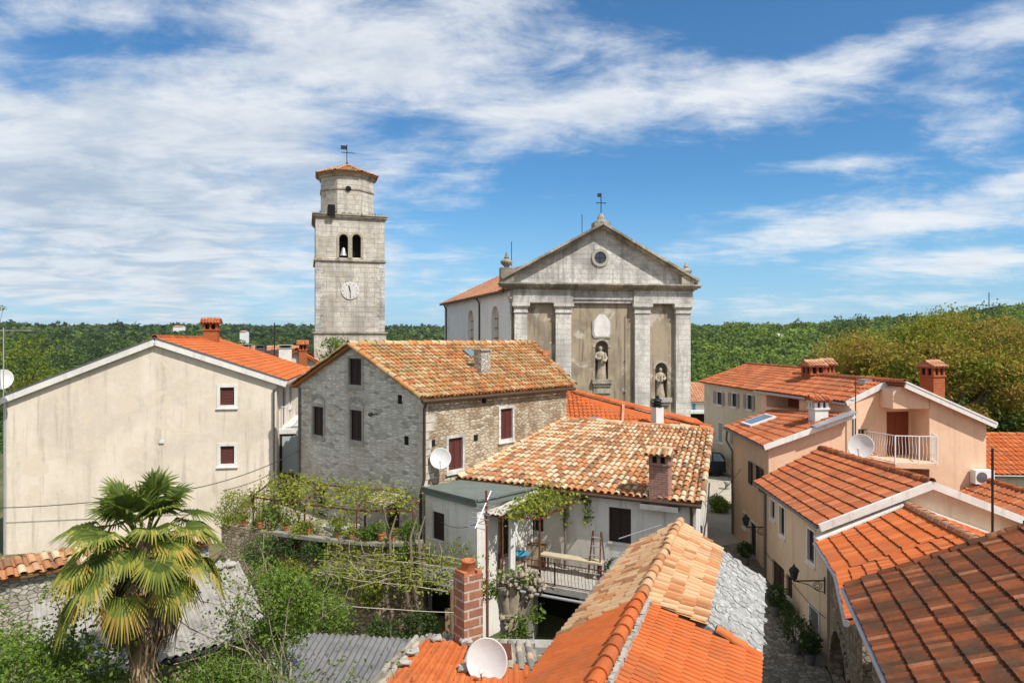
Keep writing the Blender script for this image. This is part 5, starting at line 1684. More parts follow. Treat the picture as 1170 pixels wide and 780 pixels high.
def gable_box(name, label, corners, ze, zr, wallmat, tilemat_, ridge='x', style='roman', over=0.3, seed=1, cat='house', windows=(), colw=0.24, course=0.4, floor=-0.6):
    """plain gabled house; corners FL, FR, BR, BL; ridge runs along FL-FR ('x') or FL-BL ('y')"""
    c = [np.array(q, float) for q in corners]
    if ridge == 'y': c = [c[1], c[2], c[3], c[0]]
    root = thing(name, (*(sum(c) / 4), floor), label, cat)
    Ws = [Wall(c[i], c[(i + 1) % 4]) for i in range(4)]
    mb = MB()
    holes = {}
    for (x0, y0, x1, y1, k, wi) in windows: holes.setdefault(wi, []).append((Ws[wi].rect(x0, y0, x1, y1), k))
    for i, W in enumerate(Ws):
        prof = ze if i % 2 == 0 else [(0, ze), (W.L / 2, zr), (W.L, ze)]
        wall(mb, W, floor, prof, [q[0] for q in holes.get(i, [])], 0.15)
    mb.build('wall', M[wallmat], root)
    for i in holes:
        for r, k in holes[i]: window(root, Ws[i], r, k[0], 'trim_white', k[1], 0.07, 0.15)
    ax = Ws[0].d; n = Ws[0].n
    m0 = (c[0] + c[3]) / 2 - ax * over; m1 = (c[1] + c[2]) / 2 + ax * over
    dz = (zr - ze) / (Ws[1].L / 2) * over
    z3 = lambda p, z: np.append(p, z)
    mb = MB()
    a0 = z3(c[0] - ax * over + n * over, ze - dz + 0.08); a1 = z3(c[1] + ax * over + n * over, ze - dz + 0.08)
    b0 = z3(c[2] + ax * over - n * over, ze - dz + 0.08); b1 = z3(c[3] - ax * over - n * over, ze - dz + 0.08)
    r0 = z3(m0, zr + 0.1); r1 = z3(m1, zr + 0.1)
    tiles(mb, a0, a1, r1, r0, style, colw, course, 0.045, 0.03, 0.7, seed); tiles(mb, b0, b1, r0, r1, style, colw, course, 0.045, 0.03, 0.7, seed + 1)
    caps(mb, r0 + (0, 0, 0.02), r1 + (0, 0, 0.02), 0.12, 0.42, seed + 2, 0.7)
    roof = mb.build('roof', M[tilemat_], root)
    gutter(root, a0 + (0, 0, -0.1), a1 + (0, 0, -0.1), 'gutter', 0.06)
    return root, Ws, (r0, r1, a0, a1)


# houses behind the cream one
t, _, q = gable_box('back_house', 'house with a low orange roof behind the cream house and left of the bell tower', [(-17.5, 47.5), (-12.9, 48.8), (-14.6, 56), (-19.2, 54.7)], 7.0, 8.3, 'pale_plaster', 'tile_orange', 'y', seed=91)
chimney(t, (-15.9, 47.9, 7.5), 0.85, 0.7, 1.0, 0.3, 'white_plaster', 'slab'); chimney(t, (-14.75, 48.2, 7.4), 0.55, 0.5, 0.95, 0.3, 'brick_orange', 'house', 'tile_red')
t, _, q = gable_box('back_house', 'house with dark capped chimneys behind the cream house ridge', [(-25, 57), (-18.6, 58), (-20, 66), (-26, 65)], 7.2, 8.4, 'pale_plaster', 'tile_faded', 'x', seed=94)
chimney(t, (-22.6, 57.9, 7.6), 0.8, 0.7, 0.9, 0.1, 'concrete', 'slab'); chimney(t, (-21.4, 58.2, 7.6), 0.8, 0.7, 0.8, 0.1, 'concrete', 'slab')

# far cream house with grey shutters beside the plaza
t, W6, q6 = gable_box('shuttered_house', 'long pale cream house with open grey shutters beyond the dark parked car', [(15.75, 42.0), (22.2, 42.3), (21.6, 53.0), (14.75, 52.4)], 5.95, 7.15, 'far_plaster', 'tile_red', 'y', seed=97,
    windows=[(819, 447.5, 824.5, 462, ('open', 'shutter_grey'), 2), (836, 449, 841.5, 464.5, ('open', 'shutter_grey'), 2), (853.5, 451, 859, 467.5, ('open', 'shutter_grey'), 2), (821, 483, 826, 505, ('plank', 'shutter_grey'), 2), (838.5, 493, 844, 509, ('open', 'shutter_grey'), 2)])
mb = MB(); mb.beam((14.9, 41.5, 0.75), (13.4, 54, 0.75), 0.4, 0.9); g_ = tag(mb.build('garden_wall', M['garden_rubble'], None, origin=(14, 47, 0)), 'low mossy stone wall in front of the far cream house', 'wall')
t, W9, _ = gable_box('distant_house', 'small whitewashed house with a teal door seen between church and cream house', [(15.6, 62), (20.5, 62), (20.5, 68), (15.6, 68)], 3.6, 4.9, 'nave_plaster', 'tile_faded', 'x', seed=99)
mb = MB(); W = W9[0]; r = W.rect(791, 461, 794.5, 470); wbox(mb, W, r[0], r[1], r[2], r[3], -0.05, 0.03); mb.build('door', M['blue_plastic'], t)
mb = MB(); r = W.rect(786, 474, 815, 487); wbox(mb, W, 0.1, 3.2, 0.6, r[2] + 1.2, -0.05, 0.02); mb.build('garage_opening', M['void'], t)
mb = MB(); wbox(mb, W, 0.0, 4.2, r[2] + 1.25, r[2] + 1.5, 0.0, 0.9); mb.build('balcony_slab', M['trim_white'], t)


# ------------------------------------------------------------------ peach house with wing, balcony and loggia
def peach_house():
    NL = np.array((10.0, 26.6)); NR = np.array((13.3, 26.75)); FL = np.array((10.36, 32.0)); FRr = np.array((13.0, 32.2))
    root = thing('peach_house', (12, 27, -0.5), 'peach house with a white railed balcony, brown door and two roof levels', 'house')
    zw = 5.02
    A_ = Wall(FL, NL); N_ = Wall(NL, NR)
    w1 = A_.rect(860.5, 531, 868.5, 557)
    w2 = A_.rect(849, 586, 852.5, 602); d2 = A_.rect(857.5, 597, 864.5, 642)
    mb = MB()
    wall(mb, A_, -1.2, zw, [w1, w2, d2], 0.18)
    wall(mb, N_, -1.2, [(0, zw), (N_.L, 6.08)])
    wall(mb, Wall(FRr, FL), -1.2, [(0, 5.6), (Wall(FRr, FL).L, zw)])
    # main block: back plane with the door, left wall under the upper eave
    bL = np.array((13.3, 26.9)); Yb = 27.5; Yf = 26.2
    mL = np.array((12.25, 33.6)); mR = np.array((17.4, 33.9))
    LW = Wall(mL, bL); lo = [[0.5, 3.3, 5.85, 6.42]]
    wall(mb, LW, -1.2, 6.56, lo, 1.2)
    BK = Wall((13.3, 26.9), (16.2, Yb))
    dr = BK.rect(1013, 470, 1039, 520); wn = BK.rect(980.5, 490, 991, 506)
    ztop = lambda x: np.interp(x, [13.3, 14.95, 18.3], [6.6, 7.3, 5.9])
    wall(mb, BK, -1.2, [(0, 6.58), (1.7, 7.28), (BK.L, 6.8)], [dr, wn], 0.16)
    fx0, fx1 = 16.02, 18.2
    FR_ = Wall((fx0, Yf), (fx1, Yf))
    wall(mb, FR_, -1.2, [(0, 6.82), (FR_.L, 5.84)])
    wall(mb, Wall((16.05, Yb + 0.1), (fx0, Yf)), -1.2, 6.8)
    wall(mb, Wall((fx1, Yf), mR), -1.2, 5.84); bw = Wall(mR, mL); wall(mb, bw, -1.2, [(0, 5.84), (bw.L * .62, 7.2), (bw.L, 6.56)])
    # beam block over the loggia
    mb.add([(14.62, Yf, 6.42), (16.04, Yf, 6.42), (16.04, Yf, 6.82), (14.95, Yf, 7.26), (14.62, Yf, 7.12),
            (14.62, Yb, 6.42), (16.04, Yb, 6.42), (16.04, Yb, 6.82), (14.95, Yb, 7.26), (14.62, Yb, 7.12)],
           [(0, 1, 2, 3, 4), (5, 0, 4, 9), (5, 6, 1, 0), (4, 3, 8, 9), (3, 2, 7, 8)])
    mb.build('wall', M['peach_plaster'], root)
    mb = MB(); wbox(mb, LW, 0.45, 3.35, 5.8, 6.45, -1.25, -1.15); mb.build('loggia_back', M['door_brown'], root)
    for w in (w1,): window(root, A_, w, 'open', 'peach_plaster', 'shutter_dark', 0.0)
    window(root, A_, w2, 'dark', 'trim_white', 'shutter_dark', 0.05); window(root, A_, d2, 'plank', 'trim_white', 'shutter_dark', 0.06, part='door_frame', sill=False)
    window(root, BK, dr, 'plank', 'peach_plaster', 'door_brown', 0.0, 0.15, part='door_frame', sill=False); window(root, BK, wn, 'glass', 'peach_plaster', 'shutter_dark', 0.0)
    # wing roof
    e_f = np.array((10.06, 32.3, 4.98)); e_n = np.array((9.72, 26.35, 4.98)); t_n = np.array((13.25, 26.4, 6.22)); t_f = np.array((12.3, 32.2, 5.78))
    mb = MB(); tiles(mb, e_f, e_n, t_n, t_f, 'roman', 0.22, 0.37, 0.05, 0.035, 0.5, 101); wr = mb.build('wing_roof', M['tile_red'], root)
    mb = MB(); mb.beam(e_n + (0, -0.03, -0.07), t_n + (0, -0.03, -0.07), 0.06, 0.2); mb.build('verge_board', M['trim_white'], root)
    mb = MB(); mb.beam(e_n + (1.9, -0.02, 0.74), t_n + (0, -0.02, 0.08), 0.42, 0.05); mb.build('verge_flashing', M['gutter_light'], root)
    gutter(root, e_f + (-0.05, 0, -0.07), e_n + (-0.05, 0, -0.07), 'gutter', 0.06, [A_.p(0.15, 4.9, 0.3), A_.p(0.1, 4.4, 0.34), A_.p(0.15, 3.9, 0.08), A_.p(0.15, 0, 0.06)])
    sl = lambda a, b: (e_f * (1 - a) + e_n * a) * (1 - b) + (t_f * (1 - a) + t_n * a) * b
    q = [sl(.16, .22), sl(.38, .22), sl(.38, .68), sl(.16, .68)]; nv = np.cross(q[1] - q[0], q[3] - q[0]); nv /= np.linalg.norm(nv)
    k = MB(); k.obox(q[0] + nv * 0.04, q[1] - q[0], q[3] - q[0], nv * 0.1); sk = k.build('skylight', M['white_metal'], wr)
    q2 = [sl(.18, .26), sl(.36, .26), sl(.36, .64), sl(.18, .64)]
    k = MB(); k.obox(q2[0] + nv * 0.145, q2[1] - q2[0], q2[3] - q2[0], nv * 0.01); o_ = k.build('skylight_pane', M['glass_sky'], wr)
    # main roof: short west slope and long east slope
    rn = np.array((14.95, 26.0, 7.42)); rb = np.array((14.85, 27.1, 7.42)); rf = np.array((14.05, 34.0, 7.38))
    en = np.array((13.2, 27.0, 6.62)); ef = np.array((12.05, 33.9, 6.62))
    xn = np.array((18.42, 26.0, 5.88)); xf = np.array((17.75, 34.1, 5.85))
    mb = MB()
    tiles(mb, ef, en, rb, rf, 'roman', 0.22, 0.37, 0.05, 0.035, 0.5, 103); tiles(mb, xn, xf, rf, rn, 'roman', 0.24, 0.4, 0.05, 0.035, 0.5, 104)
    caps(mb, rn + (0, 0, 0.02), rf + (0, 0, 0.03), 0.12, 0.4, 105, 0.8)
    mb.build('roof', M['tile_red'], root)
    mb = MB()
    mb.beam(xn + (0, -0.05, -0.08), rn + (0, -0.05, -0.08), 0.08, 0.2); mb.beam(en + (0, -0.05, -0.08), rb + (0, -0.05, -0.08), 0.08, 0.2); mb.beam(xn + (0, 0.04, 0.03), rn + (0, 0.04, 0.05), 0.3, 0.06)
    mb.build('verge_board', M['trim_white'], root)
    gutter(root, en + (-0.04, 0, -0.1), ef + (-0.04, 0, -0.1), 'gutter_light', 0.06, [en + (0.1, 0.0, -0.1), BK.p(0.1, 6.2, 0.1), BK.p(0.1, 3.4, 0.1)])
    # balcony
    zf = 4.42
    sl_ = [(13.95, 27.15), (14.35, 25.55), (15.85, 25.35), (16.1, 26.18), (16.0, 27.4)]
    mb = MB(); lo_ = [np.array((*p, zf - 0.16)) for p in sl_]; hi_ = [np.array((*p, zf)) for p in sl_]
    mb.poly(hi_); mb.poly(lo_[::-1])
    for i in range(5): mb.poly([lo_[i], lo_[(i + 1) % 5], hi_[(i + 1) % 5], hi_[i]])
    mb.build('balcony_slab', M['peach_plaster'], root)
    mb = MB(); rail(mb, [(13.95, 26.95), (14.37, 25.6), (15.2, 25.48), (15.83, 25.4), (16.08, 26.12)], zf, zf + 1.05, 0.11, 0.05, 0.012, 0.02, out=np.array((0, -1.0)))
    mb.build('railing', M['white_metal'], root)
    # chimneys
    chimney(root, (12.25, 27.3, 5.75), 0.55, 0.5, 0.55, 0.1, 'trim_white', 'tile', 'tile_red')
    p = at(929, 433, 32.2); c_ = chimney(root, (p[0], p[1], p[2] - 0.15), 0.75, 0.7, 0.35, 0.2, 'brick_orange', 'house', 'tile_faded'); chimney(root, (p[0] + 0.75, p[1] + 0.3, p[2] - 0.1), 0.5, 0.6, 0.35, 0.2, 'brick_orange', 'house', 'tile_faded')
    p = at(1065, 452, 30.0); chimney(root, (p[0], p[1], p[2] - 0.3), 0.68, 0.68, 1.15, 0.35, 'brick_orange', 'house', 'tile_faded')
    # small vent box on the ridge
    mb = MB(); p = at(997, 435, 28); mb.box((p[0], p[1], p[2] - 0.15), (1.0, 0.5, 0.22), 0.1); mb.build('ridge_vent', M['gutter_light'], root)
    mb = MB(); q = at(979, 434, 26.4); mb.tube([(q[0], 26.5, 4.3), (q[0], 26.5, q[2])], 0.025, 6); mb.tube([(q[0], 26.5, q[2] - 0.02), (q[0] + 0.6, 26.5, q[2] - 0.02)], 0.015, 5); mb.build('antenna_mast', M['rust'], root)
    # air conditioner on the right wall foot
    ac = thing('air_conditioner', (18.4, 26.3, 3.5), 'white air conditioning unit fixed low on the right corner of the peach house', 'air conditioner')
    q = at(1124.5, 549, 25.9)
    mb = MB(); mb.box((q[0], 26.0, q[2] - 0.12), (0.72, 0.3, 0.52)); mb.build('casing', M['white_metal'], ac)
    mb = MB(); mb.lathe((q[0] - 0.12, 25.85, q[2] + 0.14), [(0.2, 0), (0.2, 0.012), (0, 0.02)], 20, axis=(0, -1, 0)); mb.build('fan_grille', M['gutter'], ac)
    return A_


PH_A = peach_house()


# ------------------------------------------------------------------ house along the alley with the red tiles
def alley_house():
    far = np.array((9.82, 26.4)); near = np.array((9.46, 20.5)); nr = np.array((15.3, 20.3)); fr = np.array((15.0, 26.5))
    root = thing('alley_house', (9.6, 23, -0.7), 'narrow beige house along the cobbled alley under a bright red tiled roof', 'house')
    A_ = Wall(far, near); G = Wall(near, nr)
    ws = [A_.rect(880.8, 571.5, 886, 592), A_.rect(891, 579, 897, 611), A_.rect(923, 605, 931, 642), A_.rect(882.5, 644, 896, 678), A_.rect(898.5, 657.5, 905, 683)]
    dr = A_.rect(925, 695, 936, 751)
    mb = MB()
    wall(mb, A_, -1.6, 3.6, ws + [dr], 0.2)
    up = 12.4 - 9.46
    wall(mb, G, -1.6, [(0, 3.6), (up, 4.68), (G.L, 3.6)])
    wall(mb, Wall(nr, fr), -1.6, 3.6); bw = Wall(fr, far); wall(mb, bw, -1.6, [(0, 3.6), (bw.L / 2, 4.7), (bw.L, 3.6)])
    mb.build('wall', M['sand_plaster'], root)
    for i, w in enumerate(ws):
        window(root, A_, w, 'louvre' if i in (0, 1, 4) else 'open' if i == 9 else 'louvre', 'trim_white', 'shutter_dark', 0.07 if i < 3 else 0.0, 0.16)
    window(root, A_, dr, 'plank', 'trim_white', 'gutter', 0.08, 0.2, part='door_frame', sill=False)
    ef = np.array((9.47, 26.6, 3.55)); en = np.array((9.10, 20.25, 3.55)); rn = np.array((12.4, 20.2, 4.83)); rf = np.array((12.05, 26.7, 4.83))
    xn = np.array((15.7, 20.1, 3.55)); xf = np.array((15.3, 26.7, 3.55))
    mb = MB()
    tiles(mb, ef, en, rn, rf, 'roman', 0.125, 0.40, 0.020, 0.045, 0.55, 111); tiles(mb, xn, xf, rf, rn, 'roman', 0.125, 0.4, 0.020, 0.045, 0.55, 112)
    caps(mb, rn + (0, 0, 0.02), rf + (0, 0, 0.02), 0.12, 0.38, 113, 0.5)
    mb.build('roof', M['tile_red'], root)
    mb = MB()
    for a, b in ((en, rn), (xn, rn)):
        mb.beam(a + (0, -0.06, -0.06), b + (0, -0.06, -0.06), 0.10, 0.22); mb.beam(a + (0, 0.12, -0.12), b + (0, 0.12, -0.12), 0.3, 0.1)
    mb.build('verge_board', M['trim_white'], root)
    gutter(root, ef + (-0.05, 0, -0.06), en + (-0.05, 0, -0.06), 'gutter', 0.055, [A_.p(0.1, 3.5, 0.35), A_.p(0.06, 3.1, 0.06), A_.p(0.06, -0.8, 0.06)])
    return A_, G


AH_A, AH_G = alley_house()


def arch_house():
    far = np.array((9.42, 20.22)); near = np.array((7.7, 15.0))
    root = thing('arch_house', (9, 17, -0.7), 'low rubble house with an arched doorway and a bowed orange roof on the alley', 'house')
    A_ = Wall(far, near)
    a = A_.rect(950, 729, 973, 800); a[2] = -0.7
    mb = MB()
    wall(mb, A_, -1.6, 3.0, [a + [1.0]], 0.35)
    wall(mb, Wall((near[0], near[1]), (13.5, 14.2)), -1.6, 3.0); wall(mb, Wall((13.5, 14.2), (14, 20.1)), -1.6, 3.0)
    mb.build('wall', M['arch_rubble'], root)
    mb = MB(); wbox(mb, A_, a[0] + 0.02, a[1] - 0.02, a[2], a[3], -0.36, -0.3); mb.build('door', M['shutter_dark'], root)
    mb = MB(); um = (a[0] + a[1]) / 2; r = (a[1] - a[0]) / 2; zs = a[3] - r; th = np.linspace(-0.0, math.pi, 10)
    n3 = np.append(A_.n, 0)
    for t0, t1 in zip(th[:-1], th[1:]):
        t0 += 0.02; t1 -= 0.02
        q = [A_.p(um + rr * math.cos(x), zs + rr * math.sin(x), 0.06) for x, rr in ((t0, r + 0.0), (t0, r + 0.26), (t1, r + 0.26), (t1, r + 0.0))]
        k = [p - n3 * 0.1 for p in q]; mb.poly(q)
        for i in range(4): mb.poly([k[i], k[(i + 1) % 4], q[(i + 1) % 4], q[i]])
    for u0, u1 in ((a[0] - 0.26, a[0]), (a[1], a[1] + 0.26)):
        for kz in range(7):
            z = -0.8 + kz * 0.36
            if z + 0.34 < zs + 0.05: wbox(mb, A_, u0, u1, z, z + 0.345, -0.04, 0.06 + 0.01 * (kz % 2))
    mb.build('arch_stone', M['arch_rubble'], root)
    ef = np.array((9.0, 20.15, 3.10)); en = np.array((7.25, 14.7, 3.0)); rf = np.array((11.66, 20.15, 4.15)); rn = np.array((10.9, 14.3, 4.2)); xf = np.array((14.6, 20.1, 3.1)); xn = np.array((14.4, 14.0, 3.1))
    em = np.array((8.45, 17.7, 2.98)); rm = (rf + rn) / 2
    mb = MB()
    tiles(mb, ef, em, rm, rf, 'roman', 0.125, 0.40, 0.020, 0.045, 0.55, 121); tiles(mb, em, en, rn, rm, 'roman', 0.125, 0.40, 0.020, 0.045, 0.55, 122)
    tiles(mb, xn, xf, rf, rn, 'roman', 0.125, 0.4, 0.020, 0.045, 0.55, 123)
    roof = mb.build('roof', M['tile_orange'], root)
    mb = MB(); caps(mb, rn + (0, 0, 0.03), rf + (0, 0, 0.03), 0.13, 0.36, 124, 0.7, 0, 0.6); mb.build('ridge_tile_row', M['tile_faded'], roof)
    mb = MB(); mb.beam(ef + (0, 0.08, 0.06), rf + (0, 0.08, 0.08), 0.34, 0.05); mb.beam(rf + (0, 0.08, 0.08), xf + (0, 0.08, 0.06), 0.34, 0.05); mb.build('wall_flashing', M['trim_white'], roof)
    gutter(root, ef + (-0.05, 0.0, -0.07), em + (-0.05, 0.0, -0.07), 'gutter_light', 0.075); gutter(root, em + (-0.05, 0.0, -0.07), en + (-0.05, 0, -0.07), 'gutter_light', 0.075)
    return A_


RH_A = arch_house()


def brown_house():
    ef = np.array((6.86, 14.0, 3.97)); d = np.array((-0.305, -0.952, 0)); s = np.array((0.952, -0.305, 0))
    root = thing('brown_roof_house', (9, 10, -0.7), 'house in the right corner with a weathered dark brown tiled roof', 'house')
    en = ef + d * 7.0; rf = ef + s * 4.4 + (0, 0, 2.11); rn = en + s * 4.4 + (0, 0, 2.11); xf = ef + s * 8.8; xn = en + s * 8.8
    mb = MB()
    tiles(mb, ef, en, rn, rf, 'roman', 0.125, 0.37, 0.030, 0.045, 0.45, 131); tiles(mb, xn, xf, rf, rn, 'roman', 0.125, 0.4, 0.020, 0.045, 0.55, 132)
    caps(mb, rn + (0, 0, 0.02), rf + (0, 0, 0.02), 0.13, 0.4, 133)
    caps(mb, ef + (0, 0, 0.02), rf + (0, 0, 0.02), 0.08, 0.36, 134, 0.8)
    mb.build('roof', M['tile_brown'], root)
    c = [p[:2] for p in (en + s * 0.4 - d * 0.4, xn - s * 0.4 - d * 0.4, xf - s * 0.4 + d * 0.4, ef + s * 0.4 + d * 0.4)]
    mb = MB(); G = Wall(c[2], c[3])
    boxwalls(mb, c, -1.6, [[(0, 4.1), (4.0, 5.9), (8.0, 4.1)], 4.1, [(0, 4.1), (4.0, 5.9), (8.0, 4.1)], 4.1]); mb.build('wall', M['arch_rubble'], root)
    gutter(root, ef - s * 0.06 + (0, 0, -0.07), en - s * 0.06 + (0, 0, -0.07), 'gutter_light', 0.055)


brown_house()
# roofs to the right of the alley house
t, _, _ = gable_box('side_house', 'house with a brownish orange roof hidden behind the white verge of the alley house', [(16.2, 19.5), (20.0, 19.5), (20.0, 28.0), (16.2, 28.0)], 2.75, 3.6, 'pale_plaster', 'tile_red', 'y', seed=141)
t, _, _ = gable_box('side_house', 'house with an orange roof at the right edge behind the air conditioner', [(23.2, 33), (36, 32), (36, 38.5), (23.6, 39.2)], 2.7, 4.0, 'pale_plaster', 'tile_orange', 'x', seed=144)


# ------------------------------------------------------------------ foreground roof in the centre
def centre_roof():
    root = thing('ridge_roof_house', (2.5, 13.5, -0.75), 'foreground house whose ridged roof changes from pale old tiles to new orange ones', 'house')
    r = lambda Y: np.array((4.45 - 0.385 * (18 - Y), Y, 4.25))
    lo = np.array((-1.43, 0.55, -0.96)); ro = np.array((1.90, -0.73, -1.18))
    Yf, Ym, Yn = 18.0, 12.6, 8.2
    L = lambda Y, k=1.0: r(Y) + lo * k
    Rr = lambda Y, k=1.0: r(Y) + ro * k
    mb = MB()
    # left slope old, right slope old, with their outer strips in stone slabs
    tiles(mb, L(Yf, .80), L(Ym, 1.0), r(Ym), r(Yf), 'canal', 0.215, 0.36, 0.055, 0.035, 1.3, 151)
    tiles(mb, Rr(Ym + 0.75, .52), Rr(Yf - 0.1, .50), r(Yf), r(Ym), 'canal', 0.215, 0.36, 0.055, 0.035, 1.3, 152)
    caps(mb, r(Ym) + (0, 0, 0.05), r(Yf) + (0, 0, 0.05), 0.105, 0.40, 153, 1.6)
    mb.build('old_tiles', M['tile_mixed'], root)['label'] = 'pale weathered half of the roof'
    mb = MB()
    tiles(mb, L(Ym, 1.0), L(Yn, 1.0), r(Yn), r(Ym), 'roman', 0.15, 0.33, 0.042, 0.05, 0.14, 154, 0.3, 0.8)
    tiles(mb, Rr(Yn, 1.0), Rr(Ym + 0.9, 1.0), r(Ym), r(Yn), 'roman', 0.15, 0.33, 0.042, 0.05, 0.14, 155, 0.3, 0.8)
    caps(mb, r(Yn) + (0, 0, 0.05), r(Ym) + (0, 0, 0.05), 0.115, 0.40, 156, 0.5)
    caps(mb, Rr(Ym + 0.9, 1.0) + (0, 0, 0.03), Rr(Ym + 0.85, 0.62) + (0, 0, 0.02), 0.10, 0.34, 157, 0.8)
    mb.build('new_tiles', M['tile_new'], root)['label'] = 'bright orange newer half of the roof'
    mb = MB()      # mortar line along the ridge
    g = np.random.default_rng(3)
    p = r(Yn) + np.array((0.14, -0.05, 0.0))
    for k in range(60):
        a = r(Yn + (Ym - Yn) * k / 60) + np.array((0.15, -0.06, -0.03)); b = r(Yn + (Ym - Yn) * (k + 1) / 60) + np.array((0.15, -0.06, -0.03))
        mb.beam(a + g.normal(size=3) * 0.012, b + g.normal(size=3) * 0.012, 0.07, 0.10)
    mb.build('ridge_mortar', M['pale_stone'], root)
    mb = MB()
    a, b, c, d = Rr(Ym + 0.95, 1.03), Rr(Yf - 0.05, 1.03), Rr(Yf - 0.08, .5), Rr(Ym + 0.78, .52)
    nv = np.cross(b - a, d - a); nv /= np.linalg.norm(nv)
    mb.obox(a - nv * 0.1, b - a, d - a, nv * 0.1, 0.5)
    plates(mb, a, b, c, d, 240, 0.27, 6)
    a, b, c, d = L(Yf, 1.05), L(Ym + 0.2, 1.08), L(Ym + 0.2, .95), L(Yf, .78)
    plates(mb, a, b, c, d, 300, 0.22, 8)
    mb.obox(a - (0, 0, 0.12), b - a, d - a, (0, 0, 0.08), 0.5)
    mb.build('stone_slabs', M['slab_stone'], root)['label'] = 'grey limestone slab edge of the roof'
    mb = MB()
    c = [q[:2] for q in (L(Yn, .9), Rr(Yn, .9), Rr(Yf - .2, .9), L(Yf - .2, .9))]
    W0 = np.linalg.norm(c[1] - c[0]); uu = W0 * 0.43
    boxwalls(mb, c, -1.6, [[(0, 3.2), (uu, 4.1), (W0, 3.0)], 3.0, [(0, 3.0), (W0 - uu, 4.1), (W0, 3.2)], 3.2])
    mb.build('wall', M['arch_rubble'], root)
    return L


CR_L = centre_roof()


def patch_roof():
    """low patched roof in front, orange tiles held down by stones"""
    a = np.array((-1.92, 15.2, 2.36)); b = np.array((0.45, 14.9, 2.36)); c = np.array((0.55, 11.4, 2.98)); d = np.array((-2.3, 11.6, 2.98))
    root = thing('patched_roof_house', (-0.8, 13.2, -0.75), 'low outbuilding with a patched orange and grey roof weighed down by stones', 'outbuilding')
    sl = lambda s, t: (a * (1 - s) + b * s) * (1 - t) + (d * (1 - s) + c * s) * t
    # seen from outside (from behind) the eave is the far edge
    mb = MB()
    tiles(mb, sl(.42, 0.06), sl(0, .06), sl(0, 1), sl(.42, 1), 'roman', 0.19, 0.34, 0.024, 0.05, 0.3, 161, 0.3, 0.9)
    tiles(mb, sl(1.0, .50), sl(.42, .42), sl(.42, 1), sl(1.0, 1), 'roman', 0.19, 0.34, 0.024, 0.05, 0.3, 162, 0.3, 0.9)
    mb.build('orange_tiles', M['tile_new'], root)
    mb = MB()
    tiles(mb, sl(1.0, -0.02), sl(.42, 0.0), sl(.42, .45), sl(1.0, .55), 'canal', 0.2, 0.5, 0.045, 0.02, 1.4, 163)
    tiles(mb, sl(.44, -0.08), sl(-.02, -.06), sl(-.02, .07), sl(.44, .07), 'canal', 0.19, 0.4, 0.045, 0.02, 1.6, 164)
    tiles(mb, sl(0.0, 0.0), sl(-.13, 0.0), sl(-.13, 1), sl(0, 1), 'canal', 0.19, 0.5, 0.05, 0.02, 1.2, 165)
    mb.build('grey_tiles', M['tile_grey'], root)
    mb = MB(); q = [sl(.60, .12), sl(.80, .10), sl(.82, .38), sl(.62, .42)]; nv = np.array((0, 0.17, 0.98))
    mb.obox(q[0] + nv * 0.09, q[1] - q[0], q[3] - q[0], nv * 0.03); mb.build('metal_hatch', M['rust'], root)
    mb = MB(); boxwalls(mb, [d[:2] + (0.1, .1), c[:2] + (-.1, .1), b[:2] + (-.1, -.1), a[:2] + (.1, -.1)], -1.6, [2.8, [(0, 2.8), (3.4, 2.2)], 2.2, [(0, 2.2), (3.5, 2.8)]]); mb.build('wall', M['garden_rubble'], root)
    mb = MB(); mb.beam(a + (0, 0.12, -0.16), b + (0.7, 0.2, -0.12), 0.4, 0.16); mb.build('coping', M['concrete'], root)
    # block chimney with a round pot
    p = at(535, 728, 15.0)
    rz = 0.62
    mb = MB(); mb.box((p[0], p[1], 1.2), (0.48, 0.44, 3.93 - 1.2), rz)
    ch = mb.build('chimney', M['brick_block'], root); ch['label'] = 'banded red block chimney with a round clay pot'
    mb = MB()
    for sx in (-1, 1): mb.box((p[0] + sx * 0.17 * math.cos(rz), p[1] + sx * 0.17 * math.sin(rz), 3.93), (0.11, 0.4, 0.07), rz)
    mb.build('chimney_block', M['terracotta'], ch)
    mb = MB(); mb.lathe((p[0], p[1], 3.9), [(0.15, 0), (0.15, 0.26), (0.165, 0.27), (0.165, 0.31), (0.13, 0.31), (0.125, 0.05)], 18); mb.build('chimney_pot', M['terracotta'], ch, True)
    # stones holding the tiles
    g = np.random.default_rng(2)
    for k, (x, y, lab) in enumerate(((464, 759, 'pale stone weighing the left verge of the patched roof'), (501, 732, 'flat pale stone at the top edge of the orange tile patch'), (531, 736, 'grey stone on the corner of the orange tile patch'), (529, 765, 'round grey stone lying beside the satellite dish'), (472, 747, 'dark small stone at the edge of the orange tile patch'))):
        t_ = min(0.92, max(0.03, {0: .58, 1: .06, 2: .10, 3: .62, 4: .36}[k])); s_ = {0: .03, 1: .12, 2: .40, 3: .48, 4: .01}[k]
        q = sl(s_, t_) + (0, 0, 0.06)
        m = MB(); n = 9; v = []
        m.lathe(q, [(0.02, 0), (0.13, 0.02), (0.15, 0.06), (0.11, 0.11), (0.02, 0.125)], 9, sq=0.7)
        m.v[0] = m.v[0] + g.normal(size=m.v[0].shape) * 0.016
        tag(m.build('roof_stone', M['concrete'] if k % 2 else M['pale_stone'], None, origin=q), lab, 'stone', 'stones holding down the patched roof')
    return sl, p


PR_SL, PR_CH = patch_roof()


